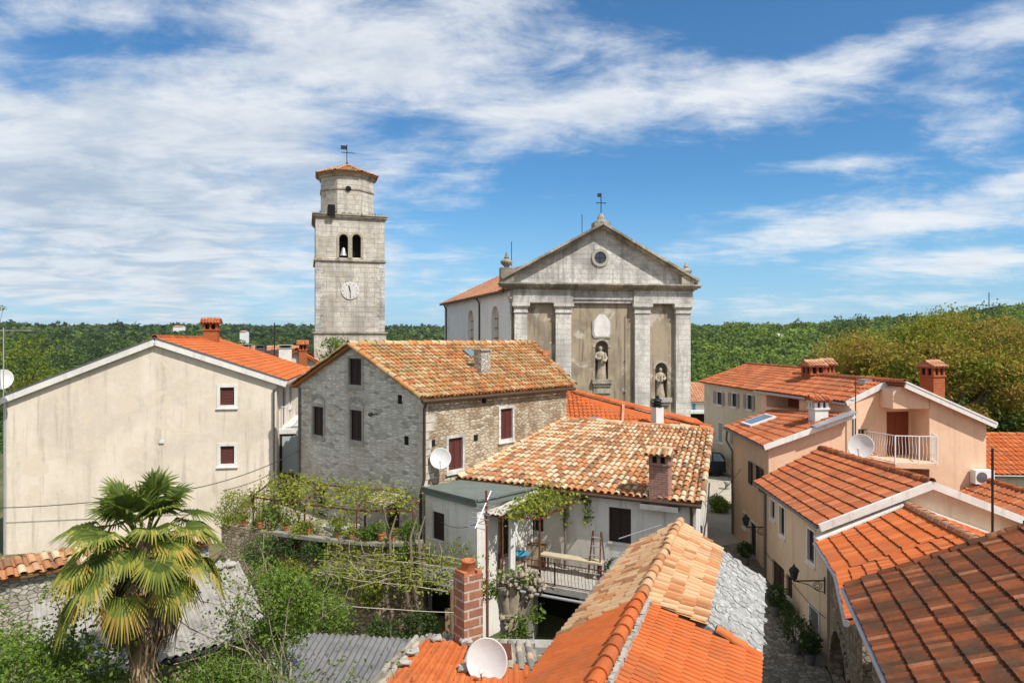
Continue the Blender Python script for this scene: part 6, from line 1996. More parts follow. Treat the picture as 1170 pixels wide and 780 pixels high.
# ------------------------------------------------------------------ sheds, boundary wall, terrace
def sheds():
    A = np.array((-10.4, 14.8, 3.32)); B = np.array((-7.25, 18.05, 3.16)); C = np.array((-5.4, 15.5, 2.50)); D = np.array((-8.5, 12.3, 2.66))
    root = thing('corrugated_shed', (-8, 15, -0.75), 'shed with a weathered pale corrugated cement roof behind the palm', 'shed')
    mb = MB(); corrugated(mb, A, B, C, D, 0.19, 0.036, 0.012, 6, 3, 0.03); mb.build('roof', M['fibre_cement'], root)
    mb = MB(); boxwalls(mb, [D[:2] + (.15, .2), C[:2] + (-.25, 0.05), B[:2] + (0, -.25), A[:2] + (.25, 0)], -1.6, [[(0, 2.55), (4.2, 2.4)], [(0, 2.35), (2.6, 3.0)], [(0, 3.0), (4.2, 3.18)], [(0, 3.1), (2.6, 2.5)]]); mb.build('wall', M['garden_rubble'], root)
    mb = MB(); mb.tube([D + (-.0, -.06, -.08), C + (.0, -.06, -.08)], 0.05, 7); mb.build('gutter', M['iron'], root)
    mb = MB(); g = np.random.default_rng(4)
    for k in range(16):
        q = A + (B - A) * g.random() + (g.normal() * 0.05, -0.15 + g.normal() * 0.12, 0.0); m_ = 0.07 + 0.1 * g.random()
        mb.lathe(q, [(0.01, 0), (m_, 0.02), (m_ * 1.1, 0.06), (m_ * 0.5, 0.12), (0.01, 0.13)], 7)
    o = mb.build('rubble', M['pale_stone'], None, origin=A); o['kind'] = 'stuff'; o['label'] = 'loose stones and broken tile along the top of the shed roof'
    # tile capped boundary wall
    a = np.array((-13.5, 13.7)); b = np.array((-8.3, 18.7)); W = Wall(a, b)
    root = thing('boundary_wall', (*((a + b) / 2), -0.7), 'whitish rubble boundary wall capped by a row of old clay tiles', 'wall')
    zt = lambda u: 3.72 - 0.18 * u / W.L
    mb = MB()
    wall(mb, W, -1.2, [(0, 3.72), (W.L, 3.54)]); wall(mb, Wall(b, b - W.n * 0.5), -1.2, 3.54); wall(mb, Wall(b - W.n * 0.5, a - W.n * 0.5), -1.2, [(0, 3.54), (W.L, 3.72)])
    mb.build('wall_body', M['white_rubble'], root)
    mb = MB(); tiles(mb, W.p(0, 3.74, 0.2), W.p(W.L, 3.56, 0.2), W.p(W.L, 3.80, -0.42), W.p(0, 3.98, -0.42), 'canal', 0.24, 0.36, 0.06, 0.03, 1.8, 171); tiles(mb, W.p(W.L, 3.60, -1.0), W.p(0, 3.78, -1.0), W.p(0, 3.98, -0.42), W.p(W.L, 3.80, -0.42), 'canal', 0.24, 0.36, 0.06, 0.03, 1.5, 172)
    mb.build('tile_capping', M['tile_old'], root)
    # grey low roof beside the patched roof
    A = np.array((-5.3, 16.8, 1.86)); B = np.array((-2.0, 16.4, 1.86)); C = np.array((-2.15, 13.2, 2.12)); D = np.array((-5.0, 13.2, 2.12))
    root = thing('grey_shed', (-3.6, 15, -0.75), 'low shed with a dark grey corrugated roof below the patched roof', 'shed')
    mb = MB(); corrugated(mb, B, A, D, C, 0.15, 0.024, 0.012, 5, 9, 0.03); mb.build('roof', M['fibre_dark'], root)
    mb = MB(); boxwalls(mb, [D[:2] + (.1, .1), C[:2] + (-.1, .1), B[:2] + (-.1, -.1), A[:2] + (.1, -.1)], -1.6, [2.0, [(0, 2.0), (3.0, 1.75)], 1.75, [(0, 1.75), (3.4, 2.0)]]); mb.build('wall', M['garden_rubble'], root)
    mb = MB(); mb.beam(B + (0.08, 0.1, 0.03), C + (0.0, 0, 0.1), 0.3, 0.1); mb.build('verge', M['concrete'], root)


sheds()


def terrace():
    root = thing('terrace', (-6, 24, -0.6), 'raised stone terrace with a planted parapet in front of the grey house', 'terrace')
    P = [np.array(p) for p in ((-2.95, 22.35), (-4.6, 22.45), (-6.2, 22.9), (-8.2, 23.7), (-10.6, 24.9))]
    mb = MB()
    for a, b in zip(P[:-1], P[1:]):
        wall(mb, Wall(b, a), -1.0, 2.35)
        W = Wall(b, a); i0 = a - W.n * 0.35; i1 = b - W.n * 0.35
        wall(mb, Wall(i0, i1), 1.6, 2.35)
        mb.poly([np.append(b, 2.35), np.append(a, 2.35), np.append(i0, 2.35), np.append(i1, 2.35)])
    wall(mb, Wall(P[0], np.array((-2.9, 23.9))), -1.0, 1.8); wall(mb, Wall(np.array((-11.6, 30.8)), P[-1]), -1.0, 2.35)
    mb.build('retaining_wall', M['garden_rubble'], root)
    mb = MB(); mb.poly([np.append(p, 1.75) for p in (P[4], P[3], P[2], P[1], P[0], np.array((-2.9, 24)), np.array((-9.2, 29.9)), np.array((-11.6, 30.8)))]); mb.build('paving', M['court'], root)
    mb = MB()
    for a, b, t in ((P[0], P[1], 0.1), (P[1], P[2], 0.1), (P[2], P[3], 0.12)):
        mb.beam(np.append(a, 2.40), np.append(b, 2.40), 0.5, t)
    mb.build('coping', M['mossy_coping'], root)
    return P


TR_P = terrace()
# ------------------------------------------------------------------ plants
def leafcloud(mb, c, rad, n, size, seed, lo=0.0, hi=1.0, gap=0.25, shell=0.4, freq=2.2, flatk=0.5):
    """many small bent leaves spread through a volume with gaps and clumps"""
    g = np.random.default_rng(seed)
    c = np.asarray(c, float); rad = np.asarray(rad, float)
    N = int(n * 3.2)
    u = g.normal(size=(N, 3)); u /= np.linalg.norm(u, axis=1)[:, None]
    r = (shell + (1 - shell) * g.random(N)) ** 0.6 * (0.82 + 0.36 * g.random(N))
    p = u * r[:, None]
    ph = g.random(6) * 6.28
    q = p * rad
    f = np.sin(q[:, 0] * freq + ph[0]) * np.sin(q[:, 1] * freq * 1.1 + ph[1]) + np.sin(q[:, 2] * freq * 1.3 + ph[2] + q[:, 0] * freq * 0.7) + 0.6 * np.sin(q[:, 0] * freq * 2.3 + ph[3]) * np.sin(q[:, 2] * freq * 2.1 + ph[4]) + 0.25 * g.normal(size=N)
    k = np.argsort(-f)[: int(N * (1 - gap))]
    k = g.permutation(k)[:n]
    p = p[k]; f = f[k]
    leaves_at(mb, c + p * rad, size, g, lo, hi, flatk, bias=np.clip(0.5 + 0.22 * f, 0, 1))


def leaves_at(mb, pos, size, g, lo=0.0, hi=1.0, flatk=0.5, bias=None):
    n = len(pos)
    nn = g.normal(size=(n, 3)); nn[:, 2] += flatk * 1.6
    nn /= np.linalg.norm(nn, axis=1)[:, None]
    t = np.cross(nn, g.normal(size=(n, 3))); t /= np.linalg.norm(t, axis=1)[:, None]
    b = np.cross(nn, t)
    s = size * (0.6 + 0.8 * g.random((n, 1)))
    tip = nn * -0.18 * s
    v = np.stack([pos - t * s * 0.5, pos + b * s * 0.32 + nn * 0.05 * s, pos + t * s * 0.55 + tip, pos - b * s * 0.32 + nn * 0.05 * s], 1).reshape(-1, 3)
    q = np.arange(4 * n).reshape(n, 4)
    r = 0.55 * g.random(n) + (0.45 * bias if bias is not None else 0.45 * g.random(n))
    mb.add(v, q, lo + (hi - lo) * r)


def branch(mb, p, d, L, r, depth, g, tips, spread=0.6, up=0.15, n=4, taper=0.55):
    """recursive limb; collects the tips"""
    pts = [np.asarray(p, float)]; dd = np.asarray(d, float)
    for k in range(n):
        dd = dd + g.normal(size=3) * 0.16 + np.array((0, 0, up * 0.3)); dd /= np.linalg.norm(dd)
        pts.append(pts[-1] + dd * L / n)
    mb.tube(pts, list(np.linspace(r, r * taper, n + 1)), 6 if r > 0.03 else 4, cap=False)
    if depth == 0:
        tips.append(pts[-1]); tips.append(pts[-2]); return
    for k in range(g.integers(2, 4)):
        e = dd + g.normal(size=3) * spread + np.array((0, 0, up)); e /= np.linalg.norm(e)
        j = pts[-1] if k < 2 else pts[-2]
        branch(mb, j, e, L * (0.62 + 0.25 * g.random()), r * taper * 0.85, depth - 1, g, tips, spread, up, max(2, n - 1), taper)


def big_oak():
    g = np.random.default_rng(21)
    x, y = 31.5, 50.0
    z0 = float(height(x, y))
    root = thing('oak_tree', (x, y, z0), 'big broad tree with rusty and yellow green spring leaves behind the peach house', 'tree')
    tips = []; tr = MB()
    tr.tube([(x, y, z0 - 0.3), (x + .2, y, z0 + 1.5), (x - .1, y + .1, z0 + 3.2)], [0.75, 0.55, 0.48], 10)
    for k in range(8):
        a = k / 8 * 2 * math.pi + g.random()
        branch(tr, (x - .1, y + .1, z0 + 2.6 + g.random() * 1.2), (math.cos(a), math.sin(a), 0.30 + 0.4 * g.random()), 3.3, 0.26, 3, g, tips, 0.55, 0.02)
    tr.build('trunk', M['bark_pale'], root, True)
    cr = MB()
    n = 15000
    tips = np.array(tips); tips = tips[tips[:, 2] < z0 + 9.8]
    cc = np.array((x, y, z0 + 5.3)); rr = np.array((8.3, 7.2, 4.7))
    for k in range(72):
        u = g.normal(size=3); u /= np.linalg.norm(u)
        if u[2] < -0.5: u[2] = -u[2]
        lc = cc + u * rr * (0.55 + 0.45 * g.random())
        lr = (1.25 + 1.15 * g.random()) * np.array((1.1, 1.1, 0.85))
        m = 1150
        v = g.normal(size=(m, 3)); v /= np.linalg.norm(v, axis=1)[:, None]
        v[:, 2] = np.where((v[:, 2] < -0.2) & (g.random(m) < 0.6), -v[:, 2], v[:, 2])
        p = lc + v * lr * ((0.35 + 0.65 * g.random(m)) ** 0.5 * (0.8 + 0.45 * g.random(m)))[:, None]
        tone = 0.15 + 0.6 * g.random()
        leaves_at(cr, p[(p[:, 2] > z0 + 1.2)], 0.21, g, max(0, tone - 0.2), min(1, tone + 0.25), 0.4)
    t2 = tips[g.integers(0, len(tips), 9000)] + g.normal(size=(9000, 3)) * 0.45
    leaves_at(cr, t2, 0.24, g, 0.2, 1.0, 0.4)
    cr.build('crown', M['leaf_oak'], root)


big_oak()


def small_tree(name, label, cat, x, y, z0, trunk_h, crown_c, crown_r, n, size, mat, seed, lo=0, hi=1, limbs=5, tr=0.09, gap=0.3, twigs=True, group=None, bark='bark', freq=2.5):
    g = np.random.default_rng(seed)
    root = thing(name, (x, y, z0), label, cat, group)
    c = np.asarray(crown_c, float)
    mb = MB(); tips = []
    top = np.array((x, y, z0 + trunk_h))
    mb.tube([(x, y, z0 - 0.15), (x + 0.06, y, z0 + trunk_h * .5), top], [tr * 1.3, tr, tr * 0.9], 8)
    for k in range(limbs):
        tgt = c + (g.random(3) - 0.5) * np.asarray(crown_r) * 1.2
        d = tgt - top; L = np.linalg.norm(d)
        branch(mb, top - (0, 0, g.random() * trunk_h * .2), d / L, L * 0.75, tr * 0.6, 2, g, tips, 0.5, 0.1, 3)
    mb.build('trunk', M[bark], root, True)
    cr = MB()
    leafcloud(cr, c, crown_r, n, size, seed, lo, hi, gap, 0.35, freq)
    tp = np.array(tips); t2 = tp[g.integers(0, len(tp), n // 4)] + g.normal(size=(n // 4, 3)) * 0.12
    leaves_at(cr, t2, size, g, lo, hi)
    cr.build('crown', M[mat], root)
    return root


# trees just outside the village
for i, (px, py, Y, rad, lab, mat, seed) in enumerate((
        (12, 425, 70, 5.2, 'round dark green tree past the far left corner of the cream house', 'leaf_oak', 31),
        (1168, 520, 44, 3.4, 'leafy tree at the right picture edge beside the rusty oak', 'leaf_dark', 33),
        (975, 372, 420, 12, 'dark pine standing out on the crest of the right hill', 'leaf_dark', 34),
        (1035, 372, 430, 10, 'small dark tree on the right hill crest above the rusty oak', 'leaf_dark', 35),
        (1120, 362, 400, 12, 'dark tree near the radio mast on the right hill crest', 'leaf_dark', 36))):
    p = at(px, py, Y)
    zb = float(height(p[0], p[1]))
    zc = p[2] if Y < 100 else zb + rad * 0.8
    small_tree('tree', lab, 'tree', p[0], p[1], zb, max(1.0, (zc - zb) * 0.6), (p[0], p[1], zc), (rad, rad, rad * 0.85), 3500 if Y < 100 else 700, 0.28 if Y < 100 else 1.4, mat, seed, 0.0, 0.4 if i == 0 else 0.8, 5, 0.25, 0.3, freq=1.2 if Y < 100 else 0.35)
# fig and bushes at the foot of the palm
small_tree('leafy_shrub', 'bright green leafy young tree at the bottom left corner left of the palm', 'shrub', -8.2, 11.4, -0.75, 2.0, (-8.2, 11.2, 3.0), (1.9, 1.2, 1.25), 16000, 0.068, 'leaf_shrub', 41, 0.1, 1.0, 6, 0.07, 0.32)
small_tree('leafy_shrub', 'deep green bush close behind the foot of the palm trunk', 'shrub', -6.0, 13.2, -0.75, 1.3, (-5.6, 13.0, 2.15), (1.25, 0.9, 0.75), 7000, 0.07, 'leaf_shrub', 42, 0.0, 1.0, 4, 0.06, 0.3)
small_tree('fig_bush', 'bushy fig with fresh green leaves and bare pale twigs right of the palm', 'shrub', -4.6, 13.9, -0.75, 2.2, (-4.75, 14.2, 3.45), (0.72, 0.65, 0.8), 4200, 0.072, 'leaf_shrub', 43, 0.2, 1.0, 7, 0.07, 0.35, bark='twig')


def bare_twigs():
    g = np.random.default_rng(8)
    root = thing('twiggy_shrub', (-4.2, 12.4, -0.75), 'tangle of bare pale twigs and sparse leaves at the bottom below the fig', 'shrub')
    mb = MB(); tips = []
    for k in range(26):
        a = g.random() * 6.28
        branch(mb, (-4.3 + g.normal() * 0.5, 12.6 + g.normal() * 0.3, 0.9 + g.random() * 0.6), (math.cos(a) * 0.6, math.sin(a) * 0.4, 1.0), 1.0, 0.018, 2, g, tips, 0.6, 0.0, 3, 0.6)
    for k in range(9):
        a = g.random() * 6.28
        mb.tube([(-4.3, 12.6, -0.8), (-4.3 + math.cos(a) * .3, 12.6 + math.sin(a) * .2, 0.4), (-4.3 + math.cos(a) * .6, 12.6 + math.sin(a) * .4, 1.3)], [0.04, 0.03, 0.02], 5)
    mb.build('stems', M['twig'], root, True)
    lf = MB(); tp = np.array(tips)
    leaves_at(lf, tp[g.integers(0, len(tp), 1300)] + g.normal(size=(1300, 3)) * 0.13, 0.07, g, 0.0, 0.9)
    leafcloud(lf, (-4.3, 13.0, 1.75), (0.95, 0.7, 0.7), 2000, 0.065, 81, 0, 0.7, 0.4)
    lf.build('foliage', M['leaf_shrub'], root)


bare_twigs()


# ------------------------------------------------------------------ fan palm
def palm():
    g = np.random.default_rng(17)
    x, y, z0 = -6.35, 11.7, -0.75
    root = thing('palm_tree', (x, y, z0), 'tall fan palm with a shaggy brown trunk and yellow tipped leaves', 'palm')
    top = np.array((x + 0.02, y, 5.45))
    mb = MB()
    mb.tube([(x + .1, y, z0 - 0.2), (x + .06, y, 1.5), (x + .02, y, 3.2), top, top + (0, 0, 0.25)], [0.25, 0.21, 0.21, 0.18, 0.08], 14)
    # frayed leaf bases hugging the trunk
    for k in range(900):
        zz = 0.2 + 5.0 * g.random(); a = g.random() * 6.28
        r = 0.20
        o = np.array((math.cos(a), math.sin(a), 0)); s_ = np.array((-math.sin(a), math.cos(a), 0))
        p = np.array((x + .04, y, zz)) + o * r
        L = 0.10 + 0.16 * g.random()
        mb.poly([p - s_ * 0.03, p + s_ * 0.03, p + o * (0.05 + 0.06 * g.random()) + np.array((0, 0, L * (1 if g.random() < .6 else -1))) + s_ * g.normal() * 0.03], g.random())
    mb.build('trunk', M['palm_dead'], root)
    # skirt of dead leaves
    sk = MB()
    for k in range(70):
        a = g.random() * 6.28; o = np.array((math.cos(a), math.sin(a), 0)); s_ = np.array((-math.sin(a), math.cos(a), 0))
        p0 = top + (0, 0, -0.15 - 0.5 * g.random()) + o * 0.15
        L0 = 0.14 + 0.22 * g.random()
        p1 = p0 + o * L0 * 0.8 + np.array((0, 0, -L0 * 0.6))
        sk.tube([p0, p0 + o * L0 * 0.5, p1], [0.014, 0.011, 0.009], 4, g.random(), False)
        for j in range(16):
            b = g.normal() * 0.24; LL = 0.55 + 0.65 * g.random()
            w = 0.014 + 0.018 * g.random()
            m_ = p1 + o * (0.03 + 0.16 * g.random()) + s_ * b * 0.5 + np.array((0, 0, -LL * 0.5)); e = p1 + s_ * b * 0.7 + o * (g.normal() * 0.08 - 0.12) + np.array((0, 0, -LL))
            sk.poly([p1 - s_ * w * .3, p1 + s_ * w * .3, m_ + s_ * w, m_ - s_ * w], 0.15 + 0.8 * g.random()); sk.poly([m_ - s_ * w, m_ + s_ * w, e], 0.1 + 0.7 * g.random())
    sk.build('dead_skirt', M['palm_dead'], root)
    nf = 46
    for k in range(nf):
        age = k / (nf - 1)                              # 0 young upright, 1 old hanging
        a = k * 2.39996 + g.normal() * 0.25
        el = 1.40 - 1.75 * age ** 1.1 + g.normal() * 0.14
        o = np.array((math.cos(a), math.sin(a), 0)); s_ = np.array((-math.sin(a), math.cos(a), 0)); z = np.array((0, 0, 1.0))
        d = o * math.cos(el) + z * math.sin(el)
        LP = (0.55 + 0.40 * g.random()) * (0.85 + 0.25 * math.cos(el))
        p0 = top + z * (0.22 - 0.42 * age) + o * 0.10
        p1 = p0 + d * LP * 0.5; p2 = p0 + d * LP + z * (-0.12 * LP * math.cos(el) - 0.05)
        f = MB()
        f.tube([p0, p1, p2], [0.016, 0.013, 0.010], 5, 0.42, False)
        pd = p2 - p1; pd /= np.linalg.norm(pd)
        # blade hangs forward of the petiole
        droop = 0.18 + 0.40 * age
        ax = pd * math.cos(droop) - z * math.sin(droop) * (0.4 + abs(math.cos(el))); ax /= np.linalg.norm(ax)
        nrm = np.cross(s_, ax); nrm /= np.linalg.norm(nrm)
        if nrm[2] < 0: nrm = -nrm
        sd_ = np.cross(ax, nrm)
        nl = 36
        RB = 0.46 + 0.14 * g.random()
        span = 1.8
        tone = 0.20 + 0.21 * age + 0.06 * g.normal()
        for j in range(nl):
            th = -span + 2 * span * j / (nl - 1)
            dl = ax * math.cos(th) + sd_ * math.sin(th)
            pr = np.cross(nrm, dl)
            L = RB * (0.62 + 0.38 * math.cos(th * 0.75)) * (0.92 + 0.14 * g.random())
            w = 0.019
            cup = nrm * 0.10 * abs(math.sin(th))
            q0 = p2
            qm = p2 + dl * L * 0.55 + cup * L
            tipd = L * (0.10 + 0.24 * age + 0.22 * g.random() ** 2)
            qe = p2 + dl * L + cup * L * 0.8 - z * tipd
            zig = nrm * 0.012 * (1 if j % 2 else -1)
            yl = tone + 0.08 * g.normal()
            f.add([q0 - pr * 0.006, q0 + pr * 0.006, qm + pr * w + zig, qm - pr * w - zig], np.array([(0, 1, 2, 3)]), yl)
            ty = yl + (0.08 + 0.40 * age * g.random() + 0.06 * g.random())
            f.add([qm - pr * w - zig, qm + pr * w + zig, qe + pr * 0.004, qe - pr * 0.004], np.array([(0, 1, 2, 3)]), min(0.92, ty))
        f.build('frond', M['leaf_palm'], root)


palm()


# ------------------------------------------------------------------ vines, pergolas, garden plants
def garland(mb_l, mb_s, pts, n, seed, size=0.11, spread=0.14, lo=0, hi=1, stem=0.014, wig=0.08):
    g = np.random.default_rng(seed)
    P = np.array(pts, float)
    d = np.concatenate([[0], np.cumsum(np.linalg.norm(np.diff(P, axis=0), axis=1))])
    m = max(4, int(d[-1] / 0.25))
    t = np.linspace(0, d[-1], m)
    Q = np.stack([np.interp(t, d, P[:, i]) for i in range(3)], 1) + g.normal(size=(m, 3)) * wig * 0.5
    if mb_s is not None: mb_s.tube(list(Q), stem, 5, cap=False)
    tt = g.random(n) * d[-1]
    keep = np.sin(tt * 3.1 + seed) + np.sin(tt * 1.3 + 2 * seed) + g.normal(size=n) * 0.5 > -0.55
    tt = tt[keep]
    pos = np.stack([np.interp(tt, t, Q[:, i]) for i in range(3)], 1) + g.normal(size=(len(tt), 3)) * np.array((spread, spread, spread * 0.8))
    leaves_at(mb_l, pos, size, g, lo, hi)


def terrace_pergola():
    root = thing('terrace_pergola', (-7, 24.5, 1.75), 'rusty pergola over the terrace hung with young yellow green vine', 'pergola')
    f0 = [np.array((-3.3, 22.75)), np.array((-5.2, 22.85)), np.array((-7.2, 23.7)), np.array((-9.4, 24.8))]
    b0 = [p + np.array((0.9, 2.3)) + np.array((-0.9, 0)) for p in f0]
    zt = 3.35
    mb = MB()
    for p in f0: mb.tube([(p[0], p[1], 1.75), (p[0], p[1], zt)], 0.03, 6)
    mb.build('post', M['rust'], root)
    mb = MB()
    for a, b in zip(f0[:-1], f0[1:]): mb.beam((*a, zt), (*b, zt), 0.05, 0.05)
    for a, b in zip(f0, b0): mb.beam((*a, zt + .05), (*b, zt + 0.2), 0.04, 0.05)
    for a, b in zip(b0[:-1], b0[1:]): mb.beam((*a, zt + .2), (*b, zt + .2), 0.05, 0.05)
    mb.build('beam', M['rust'], root)
    L = MB(); S = MB()
    for j in range(9):
        t = j / 8
        pts = [np.array((*(a * (1 - t) + b * t), zt + 0.1 + 0.2 * t)) for a, b in zip(f0, b0)]
        garland(L, S, pts, 350, 100 + j, 0.115, 0.22, 0.2, 1.0, 0.012)
    for j, p in enumerate(((-4.2, 22.6), (-5.4, 22.9), (-7.6, 23.9), (-8.6, 24.3), (-9.4, 24.8))):
        garland(L, S, [(p[0], p[1], 1.9), (p[0] + 0.15, p[1], 2.7), (p[0] - 0.1, p[1] + 0.1, 3.4)], 110, 120 + j, 0.12, 0.16, 0.1, 0.9, 0.025)
    for j in range(12):
        t = j / 11; x = -9.6 + 4.0 * t; yb = 24.9 - 2.1 * t
        garland(L, S, [(x, yb, 3.4), (x + 0.1, yb - 0.1, 2.9), (x + 0.2, yb - 0.2, 2.5)], 75, 140 + j, 0.11, 0.18, 0.1, 0.9, 0.01)
    S.build('stem', M['bark'], root, True); L.build('foliage', M['leaf_vine'], root)


terrace_pergola()


def court_pergola():
    root = thing('court_vine', (-3.2, 21.3, -0.6), 'old gnarled vine on wires across the courtyard below the terrace', 'vine')
    mb = MB()
    g = np.random.default_rng(6)
    for (x, y) in ((-3.3, 21.6), (-3.05, 21.7), (-4.0, 21.8)):
        mb.tube([(x, y, -0.8), (x + .08, y - .05, 0.3), (x - .06, y, 1.2), (x + .12, y + .05, 1.9), (x + .05, y + 0.3, 2.7), (x + .2, y + 0.6, 3.3)], [0.10, 0.08, 0.07, 0.055, 0.04, 0.025], 8)
    mb.build('stem', M['bark'], root, True)
    L = MB(); S = MB(); wires = MB()
    for j in range(7):
        y0 = 20.3 + 0.3 * j; zz = 1.75 + 0.07 * j
        pts = [(-6.2, y0 + 1.0, zz + 0.1), (-4.6, y0 + 0.4, zz), (-3.0, y0, zz), (-1.6, y0 - 0.5, zz - 0.05), (-0.95, y0 - 0.8, zz - 0.1)]
        garland(L, S, pts, 420, 160 + j, 0.10, 0.16, 0.15, 1.0, 0.012)
        if j % 2 == 0:
            wires.tube(pts, 0.008, 4)
    for j in range(14):
        x = -6.0 + 0.36 * j; yy = 22.0 + 0.05 * (x + 4) ** 2 * 0.5
        garland(L, S, [(x, yy + 0.2, 2.5), (x + 0.15, yy - 0.1, 2.0 + 0.2 * g.random()), (x + 0.1 * g.normal(), yy - 0.15, 1.4 - 0.6 * g.random())], 110, 190 + j, 0.095, 0.16, 0.0, 0.7, 0.012, 0.15)
    for j in range(22):
        p = np.array((-5.8 + 4.6 * g.random(), 20.3 + 1.3 * g.random(), 1.9)); S.tube([p, p + g.normal(size=3) * (0.5, 0.3, 0.25), p + g.normal(size=3) * (0.9, 0.4, 0.4)], [0.014, 0.01, 0.006], 4, cap=False)
    S.build('cane', M['twig'], root, True); L.build('foliage', M['leaf_vine'], root); wires.build('wire', M['rope'], root)
    mb = MB()
    for p in ((-6.2, 21.4), (-1.75, 19.8)): mb.tube([(*p, -0.8), (*p, 1.85)], 0.05, 6)
    mb.build('post', M['wood'], root)


court_pergola()


def plant(name, label, cat, c, rad, n, size, mat, seed, lo=0.0, hi=1.0, group=None, stems=6, base=None, gap=0.25):
    c = np.asarray(c, float)
    z0 = c[2] - rad[2] * 1.05 if base is None else base
    root = thing(name, (c[0], c[1], z0), label, cat, group)
    g = np.random.default_rng(seed)
    mb = MB()
    for k in range(stems):
        e = c + g.normal(size=3) * np.asarray(rad) * 0.45
        mb.tube([(c[0] + g.normal() * rad[0] * .15, c[1] + g.normal() * rad[1] * .15, z0), (c + e) / 2 * np.array((1, 1, 0)) + np.array((0, 0, (z0 + e[2]) / 2)), e], [0.018, 0.013, 0.007], 4)
    mb.build('stem', M['bark'], root, True)
    L = MB(); leafcloud(L, c, rad, int(n * 1.7), size * 0.75, seed, lo, hi, gap, 0.25, 4)
    L.build('foliage', M[mat], root)
    return root


G1 = 'plants growing on and under the terrace'
for i, (c, r, n, m, lab) in enumerate((
        ((-8.6, 24.3, 2.55), (0.75, 0.45, 0.7), 900, 'leaf_shrub', 'bushy light green plant on the left end of the terrace parapet'),
        ((-10.3, 25.3, 2.75), (0.7, 0.9, 0.75), 1300, 'leaf_vine', 'dense yellow green creeper where the terrace meets the cream house'),
        ((-7.7, 22.7, 1.15), (1.0, 0.45, 0.65), 1300, 'leaf_vine', 'yellowish straggling creeper on the terrace wall behind the shed'),
        ((-5.9, 21.9, 1.35), (0.8, 0.4, 0.5), 900, 'leaf_shrub', 'fresh green creeper under the bend of the terrace coping'),
        ((-4.6, 21.9, 1.0), (0.6, 0.35, 0.55), 700, 'leaf_vine', 'pale green creeper behind the old vine stems'),
        ((-7.1, 23.35, 2.5), (0.55, 0.35, 0.4), 520, 'leaf_vine', 'yellow flowering plant on the bend of the terrace parapet'),
        ((-6.55, 22.85, 1.98), (0.5, 0.35, 0.42), 700, 'leaf_dark', 'dark green round shrub hanging over the terrace coping'),
        ((-7.45, 23.2, 2.0), (0.28, 0.28, 0.42), 400, 'leaf_dark', 'small dark green bush left of the rounder one on the terrace wall'),
        ((-8.4, 23.35, 1.75), (0.9, 0.4, 0.6), 900, 'leaf_dark', 'ivy covering the left part of the terrace wall'),
        ((-4.7, 22.5, 2.75), (0.4, 0.3, 0.32), 380, 'leaf_shrub', 'leafy pot plant in the middle of the terrace parapet'),
        ((-3.35, 22.6, 2.7), (0.4, 0.35, 0.42), 420, 'leaf_shrub', 'leafy pot plant at the annex end of the terrace parapet'),
        ((-3.35, 22.05, 1.9), (0.35, 0.3, 0.7), 600, 'leaf_shrub', 'creeper hanging down beside the blue grey annex downpipe'),
        ((-3.75, 20.9, 0.15), (0.8, 0.5, 0.55), 1100, 'leaf_dark', 'dense dark green laurel in the sunny courtyard corner'),
        ((-2.75, 20.9, 0.25), (0.6, 0.5, 0.6), 900, 'leaf_dark', 'smaller dark green laurel beside the old vine stem'),
        ((-5.6, 20.9, 0.45), (0.85, 0.45, 0.75), 800, 'leaf_shrub', 'light green straggling bush below the terrace wall'),
        ((-6.3, 20.4, 1.3), (1.2, 0.6, 0.45), 900, 'leaf_shrub', 'loose yellowish creeper spread over the shed side of the courtyard'),
        ((-5.0, 17.6, 1.9), (0.9, 0.7, 0.7), 1300, 'leaf_shrub', 'fresh green bush between the corrugated shed and the courtyard'))):
    plant('garden_plant', lab, 'plant', c, r, n, 0.10, m, 200 + i, 0.0, 1.0, G1, base=(c[2] - r[2] * 1.02))


